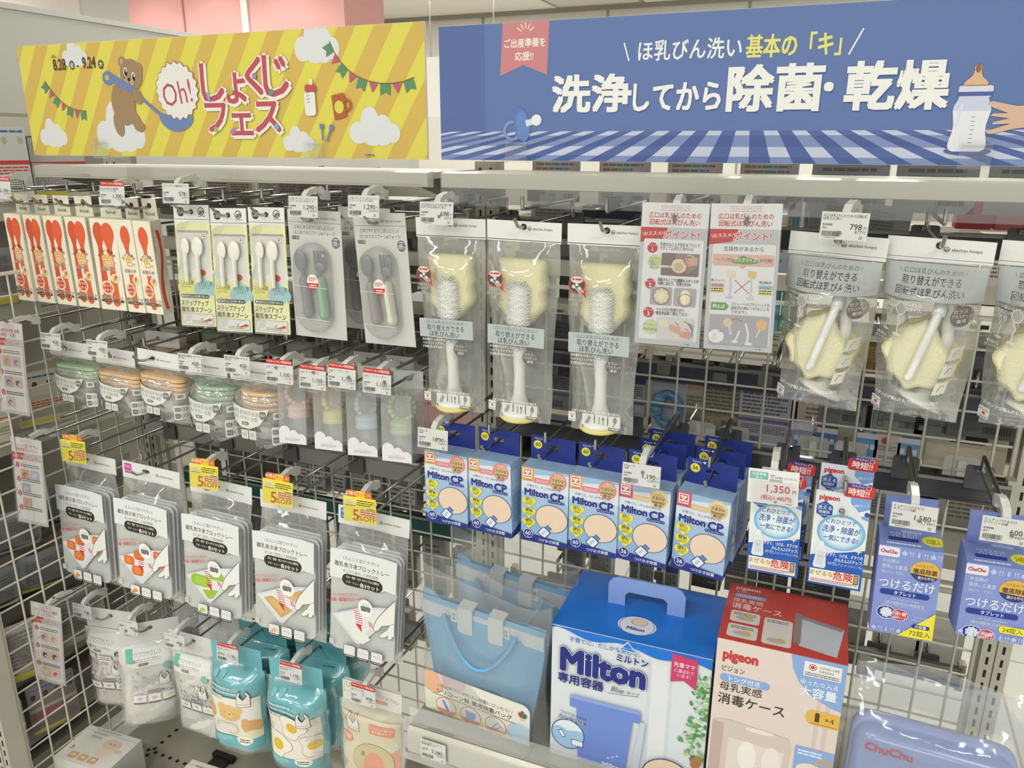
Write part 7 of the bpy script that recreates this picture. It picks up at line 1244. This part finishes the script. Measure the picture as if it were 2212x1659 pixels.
# ================================================================ neighbouring stock beyond the left end panel
def end_pack(y, z, w, h, col, style, label, group, seed, x=-1.13, tilt=0):
    t = thing('hanging_packet', label, 'packet', (x, y, z), (72, tilt, 0), group); q = random.Random(seed)
    if style == 'silver':
        f = lambda sg: (lambda u, v: ((u-.5)*w, .014+sg*.014*(1-abs(2*u-1)**3)*(1-abs(2*v-1)**4)+.003*sin(9*u+7*v+seed), (v-.5)*h)); m = MB(); m.sheet(f(-1), 12, 12, 'g:'+col).sheet(f(1), 6, 6, 'g:'+col)
        A = Art(); A.fine(-w*380, -h*250, w*380, h*380, 10, '#77746f', seed); A.rect(-w*450, -h*470, w*450, -h*340, q.choice(('#C2B84E', '#B9B4A8', '#8f6f78'))); m.art(A, fn=lambda xx, zz, dd: (xx, .014-.014*(1-min(1, abs(2*xx/w))**3)*(1-min(1, abs(2*zz/h))**4)-.0035-dd, zz)).build('pouch', t)
    else:
        A = Art(); W2, H2 = w*500, h*500; A.rect(-W2, -H2, W2, H2, col); A.fine(-W2+4, H2-16, W2-4, H2-6, 1, '#4a6fa8', seed)
        for k in range(4): A.ell(-W2+12+k*(2*W2-24)/3, H2-30, 6, 8, '#A9B08E' if style == 'bulb' else '#5b4a42')
        A.rect(-W2, -2, W2, 7, '#C2453F' if style == 'bulb' else '#B9B4A8'); A.fine(-W2+4, -24, W2-4, -5, 3, '#C2453F', seed); A.fine(-W2+4, -H2+18, W2-4, -28, 7, '#77746f', seed+1); A.rect(-W2, -H2+6, W2*.4, -H2+14, '#C9BE4A'); MB().box(-w/2, w/2, 0, .012, -h/2, h/2, col).art(A, (0, -.0002, 0)).build('carton', t)
    return t
end_pack(-.125, 1.505, .12, .16, '#C9C6C2', 'bulb', 'white packet with a red stripe and small green drawings at the left edge', None, 400); end_pack(.02, 1.50, .12, .15, '#C2BFBB', 'bulb', 'white packet with a red stripe half hidden under the yellow sign', None, 401)
for i, (y, z) in enumerate(((-.36, 1.27), (-.20, 1.26), (-.06, 1.25))): end_pack(y, z, .12, .13, '#8d8b86', 'silver', 'silvery packet behind the upper left end wires', 'silvery packets behind the upper end wires', 410+i)
for i, (y, z) in enumerate(((-.28, .955), (-.12, .96), (.03, .97))): end_pack(y, z, .12, .13, '#C6C0AC', 'cups', 'cream packet with brown round drawings behind the end wires', 'cream packets behind the end wires', 420+i)
for i, (y, z) in enumerate(((-.40, .70), (-.26, .66), (-.12, .67), (.01, .69), (-.34, .54), (-.20, .53), (-.05, .55))): end_pack(y, z, .125, .12, ('#77787c', '#86858a', '#6a6c74', '#807e78')[i % 4], 'silver', 'glossy grey pouch lying slanted behind the end wires', 'glossy grey pouches behind the end wires', 430+i, -1.12, 18)
for i, (y, z) in enumerate(((-.42, .38), (-.28, .36), (-.14, .37))): end_pack(y, z, .13, .15, ('#A09c98', '#A8A39c', '#97928c')[i], 'silver', 'pale crinkled pouch low behind the end wires', 'pale pouches low behind the end wires', 440+i, -1.11, -6)
for i, (y, z) in enumerate(((-.40, .20), (-.26, .19))): end_pack(y, z, .11, .14, '#8f8781', 'cups', 'upright printed pack at the foot of the end wires', 'packs at the foot of the end wires', 450+i, -1.10)
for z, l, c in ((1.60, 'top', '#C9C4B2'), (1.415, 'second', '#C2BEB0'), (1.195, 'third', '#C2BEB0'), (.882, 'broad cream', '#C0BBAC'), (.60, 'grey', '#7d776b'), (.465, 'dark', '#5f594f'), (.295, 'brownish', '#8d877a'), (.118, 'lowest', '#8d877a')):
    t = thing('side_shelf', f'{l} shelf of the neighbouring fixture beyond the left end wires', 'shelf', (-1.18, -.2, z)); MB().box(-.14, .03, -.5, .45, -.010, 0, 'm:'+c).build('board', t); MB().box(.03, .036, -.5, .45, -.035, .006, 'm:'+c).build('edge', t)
t = thing('side_gondola_back', 'cream back panel of the neighbouring fixture beyond the left end wires', 'panel', (-1.335, -.02, 0)); MB().box(-.008, .008, -.5, .45, .05, 1.62, 'm:#9d998c').build('panel', t); MB().box(-.06, .2, -.5, .45, 0, .05, 'm:#8d897d').build('base', t)

# ================================================================ the shelving across the next aisle
t = thing('opposite_gondola', 'beige grey shelving across the next aisle, glimpsed through the wires', 'shelving', (-.2, 1.75, 0))
MB().box(-1.35, 1.6, .42, .44, .05, 1.40, 'm:#A39E91').build('back_panel', t); MB().box(-1.35, 1.6, 0, .44, 0, .12, 'm:#8f8b7f').build('base', t)
for z in (.42, .74, 1.06): MB().box(-1.35, 1.6, .06, .42, z-.02, z, 'm:#B5B0A3').box(-1.35, 1.6, .05, .06, z-.03, z+.01, 'm:#BFBAAD').build('shelf_board', t)
for x in (-1.36, .12, 1.6): MB().box(x-.012, x+.012, .02, .44, 0, 1.42, 'm:#9b968a').build('upright', t)
q = random.Random(77); k = 0
for z in (.12, .42, .74, 1.06):
    for x in (-1.2, -.92, -.62, -.34, -.06, .26, .54, .83, 1.1, 1.38):
        k += 1; w, h = q.uniform(.16, .23), q.uniform(.15, .24); c = q.choice(('#8f8a80', '#A59F93', '#77736c', '#9c8f86', '#7d838a', '#B0A99c'))
        b = thing('boxed_stock', 'muted carton on the shelving across the next aisle', 'carton', (-.2+x, 1.75+.10+q.uniform(0, .05), z+.0005), (0, 0, 0), 'cartons across the next aisle')
        A = Art().rect(-w*400, h*620, w*400, h*880, q.choice(('#B9B2A6', '#6d6a66', '#8f6f68'))).fine(-w*360, h*200, w*360, h*520, 4, '#5f5c57', k); MB().box(-w/2, w/2, 0, .2, 0, h, c).art(A, (0, -.0003, 0)).build('carton', b)
